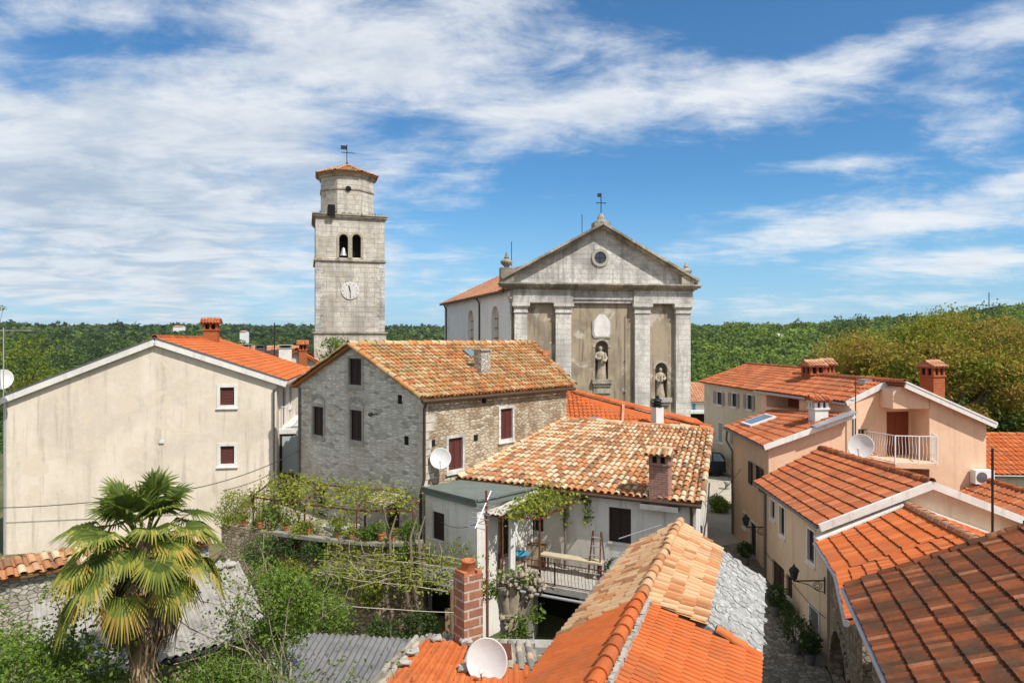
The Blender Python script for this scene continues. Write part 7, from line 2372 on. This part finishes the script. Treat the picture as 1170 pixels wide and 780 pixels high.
def pots():
    g = np.random.default_rng(12)
    spots = [(-3.9, 22.42, 2.45), (-4.3, 22.45, 2.45), (-5.3, 22.62, 2.45), (-5.8, 22.8, 2.45), (-6.9, 23.2, 2.45), (-7.8, 23.6, 2.45), (-8.9, 24.1, 2.42), (-9.6, 24.5, 2.40)]
    labs = ['clay pot of the parapet row nearest the annex', 'clay pot of the parapet row second from the annex', 'clay pot of the parapet row just right of the long white trough', 'clay pot of the parapet row in front of the white trough', 'clay pot of the parapet row at the bend of the wall', 'clay pot of the parapet row left of the bend', 'clay pot of the parapet row second from the cream house', 'clay pot of the parapet row nearest the cream house']
    for i, p in enumerate(spots):
        root = thing('flower_pot', p, labs[i], 'flower pot', 'flower pots along the terrace parapet')
        mb = MB(); s = 0.8 + 0.5 * g.random(); mb.lathe(p, [(0.07 * s, 0), (0.10 * s, 0.17 * s), (0.115 * s, 0.17 * s), (0.115 * s, 0.2 * s), (0.09 * s, 0.2 * s), (0.085 * s, 0.16 * s), (0, 0.16 * s)], 12); mb.build('pot', M['terracotta'], root, False)
        L = MB(); leafcloud(L, np.array(p) + (0, 0, 0.3 * s), (0.16 * s, 0.16 * s, 0.17 * s), 130, 0.07, 300 + i, 0.1, 1); L.build('foliage', M['leaf_shrub'], root)
        f = MB(); leafcloud(f, np.array(p) + (0, 0, 0.36 * s), (0.15 * s, 0.15 * s, 0.14 * s), 26, 0.05, 330 + i); f.build('flower', M['flower'], root)
    # white trough
    root = thing('planter_trough', (-6.1, 24.3, 2.0), 'oval white stone trough with dry plants on the terrace', 'planter')
    c = np.array((-6.0, 24.0, 1.75))
    mb = MB(); mb.lathe(c + (0, 0, 0.5), [(0.3, 0), (0.62, 0.18), (0.66, 0.3), (0.60, 0.3), (0.55, 0.22), (0, 0.22)], 20, sq=0.5); mb.box(c, (0.5, 0.3, 0.5)); mb.build('basin', M['trim_white'], root)
    L = MB(); leafcloud(L, c + (0, 0, 0.9), (0.45, 0.22, 0.16), 240, 0.08, 350, 0.4, 1); L.build('foliage', M['leaf_vine'], root)
    # small plank roof over the terrace door
    root = thing('door_canopy', (-4.9, 25.2, 3.6), 'small straw coloured plank canopy on a post over the terrace door', 'canopy')
    W = SH_G; u, z = W.px(450, 568)
    mb = MB()
    for k in range(6): a = u - 0.75 + k * 0.25; p = W.p(a, z + 0.15, 0.0); mb.obox(p, W.p(a + 0.235, z + 0.15, 0) - p, np.append(W.n, 0) * 0.95 + (0, 0, -0.22), np.array((0, 0, 0.03)))
    mb.build('roof_board', M['wood_pale'], root)
    mb = MB(); q = W.p(u - 0.6, 0, 0.85); mb.tube([(q[0], q[1], 1.75), (q[0], q[1], z - 0.08)], 0.04, 6); mb.build('post', M['rust'], root)
    # concrete planter boxes in the court
    for k, (x, y, lab) in enumerate(((-2.2, 20.2, 'square concrete planter box beside the leaning plank'), (-4.4, 20.1, 'low cement planter by the terrace foot'))):
        root = thing('planter_box', (x, y, -0.6), lab, 'planter')
        mb = MB(); mb.box((x, y, float(near_z(x, y)) + 0.02), (0.75, 0.45, 0.45), 0.2); mb.build('box', M['pale_stone'], root)
        L = MB(); leafcloud(L, (x, y, -0.05), (0.34, 0.2, 0.18), 160, 0.08, 360 + k, 0, 1); L.build('foliage', M['leaf_shrub'], root)
    mb = MB(); mb.beam((-1.75, 20.0, -0.72), (-1.85, 20.5, 1.0), 0.32, 0.07, up=(0, 1, 0)); tag(mb.build('plank', M['wood'], None, origin=(-1.75, 20.1, -0.7)), 'rough brown plank leaning by the cellar entrance', 'plank')


pots()


# ------------------------------------------------------------------ gnarled trunk in front of the balcony
def mulberry():
    g = np.random.default_rng(14)
    x, y = -0.05, 17.9
    z0 = float(near_z(x, y))
    root = thing('pollard_tree', (x, y, z0), 'gnarled pollarded trunk with knobbly heads and ivy below the balcony', 'tree')
    mb = MB()
    def limb(pts, r):
        pts = [np.array(p) for p in pts]; mb.tube(pts, r, 10)
    limb([(x, y, z0 - .2), (x + .05, y, 0.6), (x, y, 1.3), (x - .03, y, 1.9)], [0.32, 0.27, 0.25, 0.27])
    limb([(x, y, 1.7), (x - .12, y - .05, 2.25), (x - .2, y - .1, 2.65)], [0.22, 0.17, 0.16])
    limb([(x + .05, y, 1.6), (x + .36, y, 2.1), (x + .58, y - .05, 2.55)], [0.2, 0.14, 0.12])
    limb([(x, y, 1.8), (x + .1, y - .1, 2.4), (x + .12, y - .12, 2.7)], [0.2, 0.15, 0.14])
    for k in range(120):
        c = [(x - .25, y - .1, 2.72), (x + .6, y - .05, 2.62), (x + .14, y - .12, 2.8), (x, y - .05, 1.5)][k % 4]
        p = np.array(c) + g.normal(size=3) * (0.19, 0.14, 0.14 if k % 4 < 3 else 0.4); s = 0.035 + 0.055 * g.random()
        mb.lathe(p - (0, 0, s), [(0.01, 0), (s * .8, s * .4), (s, s), (s * .75, s * 1.6), (0.01, s * 1.9)], 7)
    for b in mb.v: b += g.normal(size=b.shape) * 0.016
    mb.build('trunk', M['bark_pale'], root, True)
    L = MB()
    leafcloud(L, (x + .12, y - .2, 1.45), (0.4, 0.22, 0.6), 420, 0.10, 401, 0.1, 1, 0.3)
    leafcloud(L, (x - .6, y - .1, 2.55), (0.32, 0.25, 0.3), 180, 0.11, 402, 0.2, 1, 0.3); leafcloud(L, (x + .7, y - .05, 1.95), (0.25, 0.2, 0.35), 110, 0.1, 403, 0.2, 1, .3)
    leafcloud(L, (x + .1, y - .1, 2.9), (0.6, 0.3, 0.25), 130, 0.09, 404, 0.2, 1, .3)
    L.build('crown', M['leaf_shrub'], root)


mulberry()


# ------------------------------------------------------------------ things on the balcony
def balcony_things():
    F = CT_F; zt = 1.24; off = CT_OFF
    # corrugated awning on posts
    root = thing('awning', F.p(2.4, 2.5, 1.0), 'pale corrugated awning with a white pillar over the balcony entrance', 'awning')
    D = np.array((0.28, 23.95, 3.86)); C = np.array((1.10, 23.6, 3.86)); A = np.array((-1.22, 22.25, 3.46)); B = np.array((-0.30, 21.75, 3.46))
    mb = MB(); corrugated(mb, D, C, B, A, 0.13, 0.02, 0.01, 5, 11, 0.02); mb.build('sheet', M['fibre_light'], root)
    mb = MB(); p = at(585, 610, 22.2); mb.box((p[0], p[1], zt), (0.17, 0.17, 2.25), 0.4); mb.build('pillar', M['trim_white'], root)
    mb = MB()
    mb.beam(A + (0.05, 0.05, -0.06), B + (0, 0.05, -0.06), 0.05, 0.06); mb.beam(A + (0.1, 0.1, -.06), D + (0, 0, -.06), 0.05, 0.06); mb.beam(B + (0, 0.1, -.06), C + (0, 0, -.06), 0.05, 0.06)
    mb.tube([B + (0, .05, -.05), (B[0], B[1] + .05, zt - 1.9)], 0.03, 6)
    mb.build('frame', M['rust'], root)
    # balcony pergola with vine
    root = thing('balcony_pergola', F.p(4.4, 2.4, 1.0), 'red painted pergola over the balcony with a trained grape vine', 'pergola')
    p1 = at(616.5, 640, 22.0); p2 = F.p(5.5, 0, 0.15)
    top = 3.28
    mb = MB(); mb.tube([(p1[0], p1[1], zt), (p1[0], p1[1], top)], 0.035, 7); mb.build('post', M['rust'], root)
    mb = MB()
    e = np.array((p1[0], p1[1], top)); w = F.p(4.95, 3.72, 0.02); w0 = F.p(2.9, 3.62, 0.02); e0 = np.array((-0.28, 21.85, 3.42))
    mb.beam(e, w, 0.05, 0.05); mb.beam(e0, e, 0.05, 0.05); mb.beam(e0 * .5 + e * .5, w0, 0.04, 0.04)
    mb.build('beam', M['rust'], root)
    L = MB(); S = MB()
    v0 = F.p(F.px(647, 600)[0], zt, 0.12)
    S.tube([v0, v0 + (0.03, 0, 0.9), v0 + (-0.02, 0, 1.6), v0 + (0, 0, 2.35)], [0.055, 0.045, 0.04, 0.03], 7)
    for j in range(9):
        t = j / 8
        a = e0 * (1 - t) + F.p(2.6, 3.8, 0.1) * t; b = e * (1 - t) + w * t
        garland(L, S, [b + (0, 0, 0.12), (a + b) / 2 + (0, 0, 0.15), a + (0.2, 0, 0.1)], 190, 420 + j, 0.125, 0.15, 0.25, 1.0, 0.012)
    garland(L, S, [w, w + (0.1, 0, -0.5), w + (0.0, 0, -0.9)], 150, 440, 0.12, 0.10, 0.2, 0.9); garland(L, S, [v0 + (0, 0, 2.3), v0 + (0, 0, 1.5), v0 + (0, -.05, 0.9)], 170, 441, 0.11, 0.10, 0.1, 0.8)
    garland(L, S, [e0 + (0, 0, 0.1), e0 + (0.4, 0, -0.15), e + (-.2, 0, 0.1)], 300, 442, 0.12, 0.13, 0.2, 1)
    S.build('stem', M['bark'], root, True); L.build('foliage', M['leaf_vine'], root)
    # flower boxes on the rail
    for k, (u0, lab) in enumerate(((0.15, 'terracotta flower box at the left end of the balcony rail'), (1.15, 'terracotta flower box next to the railing panel'))):
        p = F.p(u0 + 0.55, 1.86, off + 0.05)
        rz = math.atan2(F.d[1], F.d[0])
        root = thing('flower_box', p, lab, 'flower box', 'flower boxes on the balcony rail')
        mb = MB(); mb.box(p, (0.92, 0.2, 0.17), rz); mb.build('trough', M['terracotta'], root)
        L = MB(); c = p + (0, 0, 0.22)
        g = np.random.default_rng(k); q = c + np.outer((g.random(150) - 0.5) * 0.86, np.append(F.d, 0)) + g.normal(size=(150, 3)) * (0.04, 0.04, 0.05)
        leaves_at(L, q, 0.07, g); L.build('foliage', M['leaf_shrub'], root)
        L = MB(); leaves_at(L, q[:30] + (0, 0, 0.05), 0.055, g); L.build('flower', M['flower'], root)
    mb = MB(); rail(mb, [F.p(-0.1, 0, off)[:2], F.p(1.0, 0, off)[:2], F.p(2.3, 0, off)[:2]], zt - 0.05, 1.84, 0.14, 0.02, 0.011, 0.018)
    tag(mb.build('entrance_railing', M['iron'], None, origin=F.p(1, zt, off)), 'dark railing under the flower boxes by the balcony entrance', 'railing')
    mb = MB(); wbox(mb, F, -0.3, 1.2, 1.04, 1.235, 0.0, off + 0.02); tag(mb.build('landing', M['concrete'], None, origin=F.p(0.4, 1.04, 1.0)), 'concrete landing behind the flower boxes', 'landing')
    # basin, table, bench, ladder, pots
    p = at(594, 631, 22.7)
    root = thing('stool', (p[0], p[1], zt), 'small wooden stool carrying the blue basin on the balcony', 'stool')
    mb = MB(); mb.box((p[0], p[1], zt + 0.5), (0.42, 0.42, 0.05)); mb.build('seat', M['wood'], root)
    for sx in (-1, 1):
        for sy in (-1, 1):
            m = MB(); m.box((p[0] + sx * .16, p[1] + sy * .16, zt), (0.05, 0.05, 0.5)); m.build('leg', M['wood'], root)
    mb = MB(); mb.lathe((p[0], p[1], zt + 0.55), [(0.2, 0), (0.29, 0.17), (0.31, 0.17), (0.30, 0.19), (0.27, 0.18), (0.19, 0.03), (0, 0.03)], 20); tag(mb.build('basin', M['blue_plastic'], None, True, origin=(p[0], p[1], zt + 0.55)), 'light blue plastic basin on the balcony', 'basin')
    root = thing('bench', F.p(4.8, zt, 0.6), 'long pale wooden bench against the cottage wall', 'bench')
    mb = MB(); wbox(mb, F, 3.55, 5.75, zt + 0.5, zt + 0.56, 0.35, 0.75); mb.build('seat', M['wood_pale'], root)
    for u in (3.7, 5.6):
        for o in (0.40, 0.66): m = MB(); wbox(m, F, u, u + 0.05, zt, zt + 0.5, o, o + 0.05); m.build('leg', M['iron'], root)
    root = thing('cupboard', F.p(3.2, zt, 0.4), 'low brown wooden cupboard behind the bench on the balcony', 'cupboard')
    mb = MB(); wbox(mb, F, 2.85, 3.5, zt, zt + 0.8, 0.1, 0.55); mb.build('body', M['wood'], root); mb = MB(); wbox(mb, F, 2.9, 3.17, zt + 0.08, zt + 0.74, 0.55, 0.57); mb.build('door', M['wood_pale'], root); mb = MB(); wbox(mb, F, 3.2, 3.46, zt + 0.08, zt + 0.74, 0.55, 0.57); mb.build('door', M['wood_pale'], root)
    u = F.px(687, 620)[0]
    root = thing('step_ladder', F.p(u, zt, 0.5), 'folding step ladder standing beside the dark cottage shutter', 'ladder')
    mb = MB()
    for s in (-0.2, 0.2): mb.beam(F.p(u + s, zt, 0.75), F.p(u + s * .7, zt + 1.5, 0.42), 0.05, 0.03)
    mb.build('front_rail', M['rust'], root)
    mb = MB()
    for s in (-0.2, 0.2): mb.beam(F.p(u + s, zt, 0.12), F.p(u + s * .7, zt + 1.5, 0.38), 0.04, 0.03)
    mb.build('rear_rail', M['gutter'], root)
    for k in range(5):
        t = (k + 0.7) / 5.4; m = MB(); a = F.p(u - 0.2 + .06 * t, zt + 1.5 * t, 0.75 - .33 * t); m.beam(a, F.p(u + 0.2 - .06 * t, zt + 1.5 * t, 0.75 - .33 * t), 0.09, 0.025); m.build('tread', M['alloy'], root)
    plant('pot_plant', 'leafy pot plant beside the step ladder on the balcony', 'plant', F.p(6.05, zt + 0.42, 0.45), (0.26, 0.22, 0.28), 260, 0.09, 'leaf_dark', 450, base=zt)
    plant('pot_plant', 'green pot plant hanging behind the flower boxes', 'plant', F.p(0.75, zt + 0.25, 1.6), (0.25, 0.2, 0.3), 260, 0.09, 'leaf_shrub', 451, base=zt - 0.05)
    mb = MB(); mb.tube([F.p(6.3, 2.65, 0.6), F.p(7.7, 3.2, 0.2)], 0.018, 5); tag(mb.build('slanted_pole', M['gutter_light'], None, origin=F.p(7, 2.9, .4)), 'thin light pole slanting across the cottage shutter', 'pole')


balcony_things()

# ------------------------------------------------------------------ dishes, aerials, lamps, cables
dish('satellite_dish', at(557.5, 754, 12.7), (-0.28, -0.93, 0.28), 0.40, 'big white satellite dish standing on the patched orange roof in front', [at(562, 790, 12.9), (at(562, 790, 12.9)[0], 12.9, 2.5)])
u, z = SH_R.px(496.5, 522.5)
dish('satellite_dish', SH_R.p(u, z, 0.32), np.append(SH_R.n * 0.9 - SH_R.d * 0.9, 0.32), 0.37, 'white satellite dish on the rubble wall of the stone house', [SH_R.p(u, z - 0.1, 0.0)])
dish('satellite_dish', at(984, 510, 25.6), (-0.62, -0.72, 0.3), 0.46, 'white satellite dish beside the peach house balcony', [(14.2, 26.6, 4.6), (14.2, 27.0, 4.5)])
dish('satellite_dish', at(3, 434, 28.0), (0.25, -0.9, 0.3), 0.42, 'white satellite dish cut by the left picture edge', [(-21.2, 28.9, 7.0)])


def yagi(name, label, base, top, boom_dir, n, el, boomL, mat='gutter_light', boom_at=0.9, vert=False, mastr=0.022, mastmat='rust', cat='antenna'):
    base = np.asarray(base, float); top = np.asarray(top, float); b = np.asarray(boom_dir, float); b /= np.linalg.norm(b)
    root = thing(name, base, label, cat)
    m = MB(); m.tube([base, top], mastr, 6); m.build('mast', M[mastmat], root)
    if n:
        c = base + (top - base) * boom_at
        m = MB(); m.tube([c - b * boomL * 0.3, c + b * boomL * 0.7], 0.014, 5)
        s = np.array((0, 0, 1.0)) if vert else np.cross(b, (0, 0, 1)); s /= np.linalg.norm(s)
        for k in range(n): q = c + b * boomL * (-0.28 + 0.96 * k / (n - 1)); m.tube([q - s * el / 2, q + s * el / 2], 0.008, 4)
        m.build('aerial', M[mat], root)
    return root


pc = PR_CH
yagi('antenna', 'rusty mast beside the block chimney carrying a tilted silver aerial', (pc[0] + 0.42, pc[1] - 0.1, 2.2), (pc[0] + 0.40, pc[1] - 0.1, 5.75), (-0.35, -0.5, -0.75), 9, 0.5, 0.9, boom_at=0.93, mastr=0.024)
p = at(4, 400, 27.5)
yagi('antenna', 'television aerial on a mast at the left picture edge', (p[0], p[1], 6.7), (p[0], p[1], 9.55), (1, 0.1, 0), 9, 0.35, 1.5, boom_at=0.96, mastmat='gutter_light')
p = at(313.5, 405, 44)
yagi('thin_mast', 'thin dark mast rising from the roofs behind the cream house', (p[0], p[1], 6.5), (p[0], p[1], 10.2), (1, 0, 0), 0, 0, 0, mastmat='iron', cat='mast', mastr=0.04)
p = at(1134, 600, 19.0)
yagi('thin_mast', 'dark thin pole in front of the roofs at the right', (p[0], p[1], 2.5), (p[0], p[1], at(1134, 512, 19.0)[2]), (1, 0, 0), 0, 0, 0, mastmat='iron', cat='mast', mastr=0.035)
p = at(1130, 352, 520)
yagi('radio_mast', 'slender far radio mast on the right hill crest', (p[0], p[1], float(height(p[0], p[1]))), (p[0], p[1], at(1130, 334, 520)[2]), (1, 0, 0), 0, 0, 0, mastmat='gutter', cat='mast', mastr=0.4)


def lantern(label, tip, wallp):
    tip = np.asarray(tip, float); wallp = np.asarray(wallp, float)
    root = thing('wall_lantern', wallp, label, 'street lamp')
    d = tip - wallp; d[2] = 0; dn = d / np.linalg.norm(d)
    mb = MB(); arm = wallp + d
    mb.tube([wallp, arm], 0.022, 6)
    t = np.linspace(0, 3.9 * math.pi, 34)
    c = wallp + dn * 0.22 + (0, 0, -0.17)
    mb.tube([c + dn * (0.15 - 0.009 * a) * math.cos(a) + np.array((0, 0, (0.15 - 0.009 * a) * math.sin(a))) for a in t], 0.012, 5)
    mb.tube([wallp + (0, 0, -0.35), wallp + dn * 0.2 + (0, 0, -0.32), wallp + dn * 0.5 + (0, 0, -0.12), arm], 0.012, 5)
    mb.box(wallp - (0, 0, 0.4), (0.05, 0.05, 0.5)); mb.build('bracket', M['iron'], root)
    mb = MB(); mb.lathe(arm + (0, 0, 0.0), [(0.02, 0), (0.06, 0.05), (0.10, 0.07), (0.02, 0.08)], 6); mb.lathe(arm + (0, 0, 0.30), [(0.17, 0), (0.13, 0.07), (0.05, 0.13), (0.02, 0.2), (0, 0.22)], 6)
    for k in range(6):
        a = k * math.pi / 3; q = lambda r, z: arm + (r * math.cos(a), r * math.sin(a), z); mb.tube([q(0.09, 0.07), q(0.14, 0.30)], 0.008, 4)
    mb.build('lamp_frame', M['iron'], root)
    mb = MB(); mb.lathe(arm + (0, 0, 0.075), [(0.08, 0), (0.13, 0.225)], 6); mb.build('lamp_glass', M['glass_dark'], root)


u, z = AH_A.px(944, 664)
lantern('black iron lantern on a scrolled bracket near the arch', AH_A.p(u, z, 0.95), AH_A.p(AH_A.L - 0.15, z, 0.0))
u, z = PH_A.px(875, 601)
lantern('black iron lantern farther up the alley by the peach house', PH_A.p(PH_A.L - 0.25, z, 0.8), PH_A.p(PH_A.L - 0.25, z, 0.0))


def cable(label, pts, r=0.012, sag=0.3, mat='cable', name='cable'):
    mb = MB()
    for a, b in zip(pts[:-1], pts[1:]):
        a = np.asarray(a, float); b = np.asarray(b, float)
        t = np.linspace(0, 1, 12)
        mb.tube([a * (1 - k) + b * k - np.array((0, 0, sag * 4 * k * (1 - k))) for k in t], r, 5)
    tag(mb.build(name, M[mat], None, origin=pts[0]), label, 'cable')


cable('black overhead cable crossing low in front of the cream house wall', [at(-4, 580, 26), at(230, 556, 25), SH_G.p(0.2, 4.3, 0.1)], 0.016, 0.15)
cable('second sagging black cable reaching the cream house corner', [at(255, 560, 25.5), CR_F.p(CR_F.L - 0.1, 3.1, 0.1)], 0.014, 0.1)
cable('thin cable fixed along the front of the alley house', [AH_A.p(0.1, 0.9, 0.05), AH_A.p(3.0, 0.75, 0.05), AH_A.p(AH_A.L, 0.7, 0.05)], 0.010, 0.06)
cable('dark cable bundle hanging along the side wall of the cottage', [CT_S.p(4.9, 3.6, 0.1), CT_S.p(2.3, 2.6, 0.12), CT_S.p(0.8, 3.0, 0.1), CT_S.p(0.2, 2.2, 0.3)], 0.03, 0.4)
cable('pair of white clothes lines strung across the courtyard', [(-6.0, 19.6, 1.55), (-3.2, 19.5, 1.35), (-0.9, 19.3, 1.35)], 0.010, 0.03, 'rope', 'clothes_line')
cable('thin wire from the annex window to the rusty mast', [AX_F.p(0.9, 2.9, 0.05), (pc[0] + .4, pc[1], 5.1)], 0.008, 0.2)
cable('overhead wire spanning the alley at lantern height', [PH_A.p(1.5, 3.3, 0.05), CT_S.p(3.5, 3.2, 0.05)], 0.012, 0.2)


# ------------------------------------------------------------------ parked car
def car():
    L, Wd, H = 4.3, 1.78, 1.62
    x0, y0 = 14.5 - L / 2, 46.3
    z0 = float(height(x0, y0)) + 0.02
    root = thing('parked_car', (x0, y0, z0), 'dark blue estate car parked on the sunny plaza behind the cottage', 'car')
    X = lambda x: x0 + x - L / 2
    # outline from the side: front at left, tailgate at right
    body = [(0.02, .32), (0.0, .55), (0.05, .72), (0.35, .86), (1.05, .95), (3.9, .98), (4.22, .95), (4.28, .7), (4.27, .4), (4.15, .28), (3.75, .26), (3.62, .5), (3.42, .62), (3.22, .5), (3.1, .26), (1.22, .24), (1.12, .5), (.92, .62), (.7, .5), (.6, .26), (0.2, .26)]
    roof = [(1.0, .94), (1.75, 1.5), (2.2, 1.6), (3.3, 1.6), (3.85, 1.5), (4.2, .95)]
    def prism(pts, w0, inset):
        m = MB(); n = len(pts)
        for s in (-1, 1):
            f = [(X(a), y0 + s * (w0 - inset * max(0, b - 0.6)), z0 + b) for a, b in pts]
            m.poly(f if s < 0 else f[::-1])
        for i in range(n):
            (a, b), (c, d) = pts[i], pts[(i + 1) % n]
            q = lambda a, b, s: (X(a), y0 + s * (w0 - inset * max(0, b - 0.6)), z0 + b)
            m.poly([q(a, b, -1), q(a, b, 1), q(c, d, 1), q(c, d, -1)])
        return m
    prism(body, Wd / 2, 0.06).build('body', M['car_paint'], root); prism(roof, Wd / 2 - 0.03, 0.28).build('cabin', M['car_paint'], root)
    yw = lambda b: Wd / 2 - 0.03 - 0.28 * max(0, b - 0.6) + 0.008
    for s in (-1, 1):
        for pts in ([(1.25, 1.0), (1.82, 1.46), (2.25, 1.53), (2.25, 1.0)], [(2.35, 1.0), (2.35, 1.53), (3.15, 1.53), (3.15, 1.0)], [(3.25, 1.0), (3.25, 1.52), (3.7, 1.46), (3.98, 1.0)]):
            m = MB(); f = [(X(a), y0 + s * yw(b), z0 + b) for a, b in pts]; m.poly(f); m.build('side_window', M['glass_sky'], root)
    m = MB(); m.poly([(X(4.215 - 0.0), y0 - .62, z0 + 1.0), (X(4.215), y0 + .62, z0 + 1.0), (X(3.9), y0 + .52, z0 + 1.45), (X(3.9), y0 - .52, z0 + 1.45)]); m.build('rear_window', M['glass_sky'], root)
    m = MB(); m.poly([(X(1.06), y0 + .66, z0 + 1.0), (X(1.06), y0 - .66, z0 + 1.0), (X(1.7), y0 - .56, z0 + 1.47), (X(1.7), y0 + .56, z0 + 1.47)]); m.build('windscreen', M['glass_sky'], root)
    for wx in (0.92, 3.42):
        for s in (-1, 1):
            c = (X(wx), y0 + s * (Wd / 2 - 0.22), z0 + 0.32); axd = (0, s, 0)
            m = MB(); m.lathe(c, [(0.20, 0), (0.32, 0.0), (0.335, 0.06), (0.335, 0.18), (0.31, 0.23), (0.215, 0.235)], 24, axis=axd); wh = m.build('wheel', M['rubber'], root, True)
            m = MB(); m.lathe(c, [(0.215, 0.2), (0.20, 0.235), (0.06, 0.215), (0, 0.22)], 20, axis=axd); m.build('rim', M['alloy'], wh)
    for s in (-1, 1):
        m = MB(); m.box((X(4.25), y0 + s * 0.72, z0 + 0.68), (0.08, 0.26, 0.26)); m.build('tail_light', M['car_lamp'], root); m = MB(); m.box((X(0.12), y0 + s * 0.66, z0 + 0.62), (0.2, 0.34, 0.14)); m.build('headlight', M['dish_white'], root)
    m = MB(); m.box((X(4.26), y0, z0 + 0.36), (0.12, 1.7, 0.2)); m.build('bumper', M['rubber'], root)
    for s in (-1, 1): m = MB(); m.beam((X(2.0), y0 + s * .55, z0 + 1.64), (X(3.7), y0 + s * .53, z0 + 1.62), 0.04, 0.05); m.build('roof_rail', M['alloy'], root)


car()
# bollard and grass on the plaza, plants along the alley
mb = MB(); q = (15.0 - 0.6, 41.2, 0.02); p = at(831, 543, 41.5); z = float(height(p[0], p[1])); mb.lathe((p[0], p[1], z), [(0.16, 0), (0.13, 0.35), (0.20, 0.38), (0.20, 0.5), (0, 0.5)], 12); tag(mb.build('stone_bollard', M['concrete'], None, origin=(p[0], p[1], z)), 'small dark stone bollard on the plaza near the car', 'bollard')
p = at(823, 562, 36); plant('grass_clump', 'bright green clump of weeds at the corner of the cottage on the plaza', 'plant', (p[0], p[1], 0.45), (0.75, 0.6, 0.5), 900, 0.16, 'leaf_shrub', 460, 0.6, 1.0, base=0)
for k, (px, py, Y, r, lab) in enumerate(((872, 668, 27.6, 0.32, 'dark pot plant at the foot of the alley downpipe'), (904, 707, 23.6, 0.42, 'tall dark plant against the alley house wall'), (908, 722, 22.9, 0.28, 'low dark plant on the white kerb block in the alley'), (934, 745, 21.2, 0.55, 'dark leafy pot plant near the arch'), (923, 757, 20.6, 0.35, 'dark plant in front of the alley house door'))):
    p = at(px, py, Y); W = AH_A
    u = np.dot(p[:2] - W.A, W.d); q = W.p(u, 0, r + 0.12); zg = float(near_z(q[0], q[1]))
    plant('alley_plant', lab, 'plant', (q[0], q[1], zg + 0.3 + r), (r, r, r), 420, 0.11, 'leaf_dark', 470 + k, 0.0, 0.8, 'pot plants along the alley house', base=zg + 0.25)
    mb = MB(); mb.lathe((q[0], q[1], zg + 0.03), [(0.12, 0), (0.17, 0.28), (0.19, 0.28), (0.18, 0.32), (0, 0.3)], 12); tag(mb.build('plant_pot', M['fibre_dark'], None, origin=(q[0], q[1], zg)), 'round pot under the ' + lab, 'flower pot', 'plant pots along the alley')
W = AH_A
mb = MB(); wbox(mb, W, 1.6, 5.9, -1.2, -0.42, 0.02, 0.34); tag(mb.build('wall_bench', M['concrete'], None, origin=W.p(3.5, -0.8, .2)), 'low masonry ledge along the foot of the alley house', 'ledge')
# ivy and weeds on the tower foot and on walls
p = at(380, 400, 33.5)
plant('wall_bush', 'green bush sprouting behind the gable roof at the tower foot', 'plant', at(382, 404, 31), (0.75, 0.5, 0.85), 900, 0.13, 'leaf_shrub', 480, 0.2, 1.0, base=5.8)


def bird():
    p = at(891, 383.5, 120)
    mb = MB(); s = 1.0
    pts = []
    mb.tube([p + (-0.35, 0, 0), p + (-0.1, 0, .02), p + (0.15, 0, 0.03), p + (0.35, 0, 0.06), p + (0.5, 0, .05)], [0.02, 0.11, 0.13, 0.08, 0.01], 8)
    for s_ in (-1, 1):
        a = [p + (0.2, 0.05 * s_, 0.06), p + (0.1, 0.45 * s_, 0.34), p + (-0.35, 1.05 * s_, 0.42), p + (-0.1, 0.45 * s_, 0.28), p + (-0.12, 0.05 * s_, 0.05)]
        b = [q + np.array((0.0, 0, -0.03)) for q in a]
        mb.poly(a); mb.poly(b[::-1])
        for i in range(5): mb.poly([a[i], b[i], b[(i + 1) % 5], a[(i + 1) % 5]])
    mb.build('bird', M['white_metal'], None, True, origin=p)
    tag(COL.objects['bird'], 'white bird gliding before the green right hill', 'bird')


bird()
# far houses among the trees
for k, (px, py, Y, w, h, lab, rm) in enumerate(((203, 374, 900, 12, 5, 'tiny pale house lost in the far left woods', 'tile_faded'), (277, 380, 620, 5, 4, 'tiny cream house in the woods beside the cream house chimney', 'tile_faded'), (1160, 378, 330, 16, 5, 'long low white farm shed on the right hill', 'trim_white'), (1132, 373, 360, 8, 4, 'pale far house among trees on the right hill', 'tile_faded'), (8, 375, 1000, 18, 4, 'tiny pale houses on the far left skyline', 'tile_faded'))):
    p = at(px, py, Y); zg = float(height(p[0], p[1]))
    gable_box('far_house', lab, [(p[0] - w / 2, p[1]), (p[0] + w / 2, p[1]), (p[0] + w / 2, p[1] + 9), (p[0] - w / 2, p[1] + 9)], p[2] + h * 0.2, p[2] + h * 0.45, 'nave_plaster', rm, 'x', seed=500 + k, colw=1.2, course=1.5, floor=zg - 1)


# ------------------------------------------------------------------ thin summer air over the hills
def haze():
    m = bpy.data.materials.new('haze')
    m.use_nodes = True
    nt = m.node_tree
    nt.nodes.clear()
    out = nd(nt, 'ShaderNodeOutputMaterial')
    v = nd(nt, 'ShaderNodeVolumePrincipled', {'Color': (0.72, 0.82, 0.95, 1), 'Density': 0.00006, 'Anisotropy': 0.2})
    nt.links.new(v.outputs[0], out.inputs['Volume'])
    mb = MB()
    mb.obox((-4700, -4700, -75), (9400, 0, 0), (0, 9400, 0), (0, 0, 75 + 110))
    o = mb.build('haze', m)
    o['kind'] = 'stuff'
    o['label'] = 'thin summer haze over the far hills'


haze()
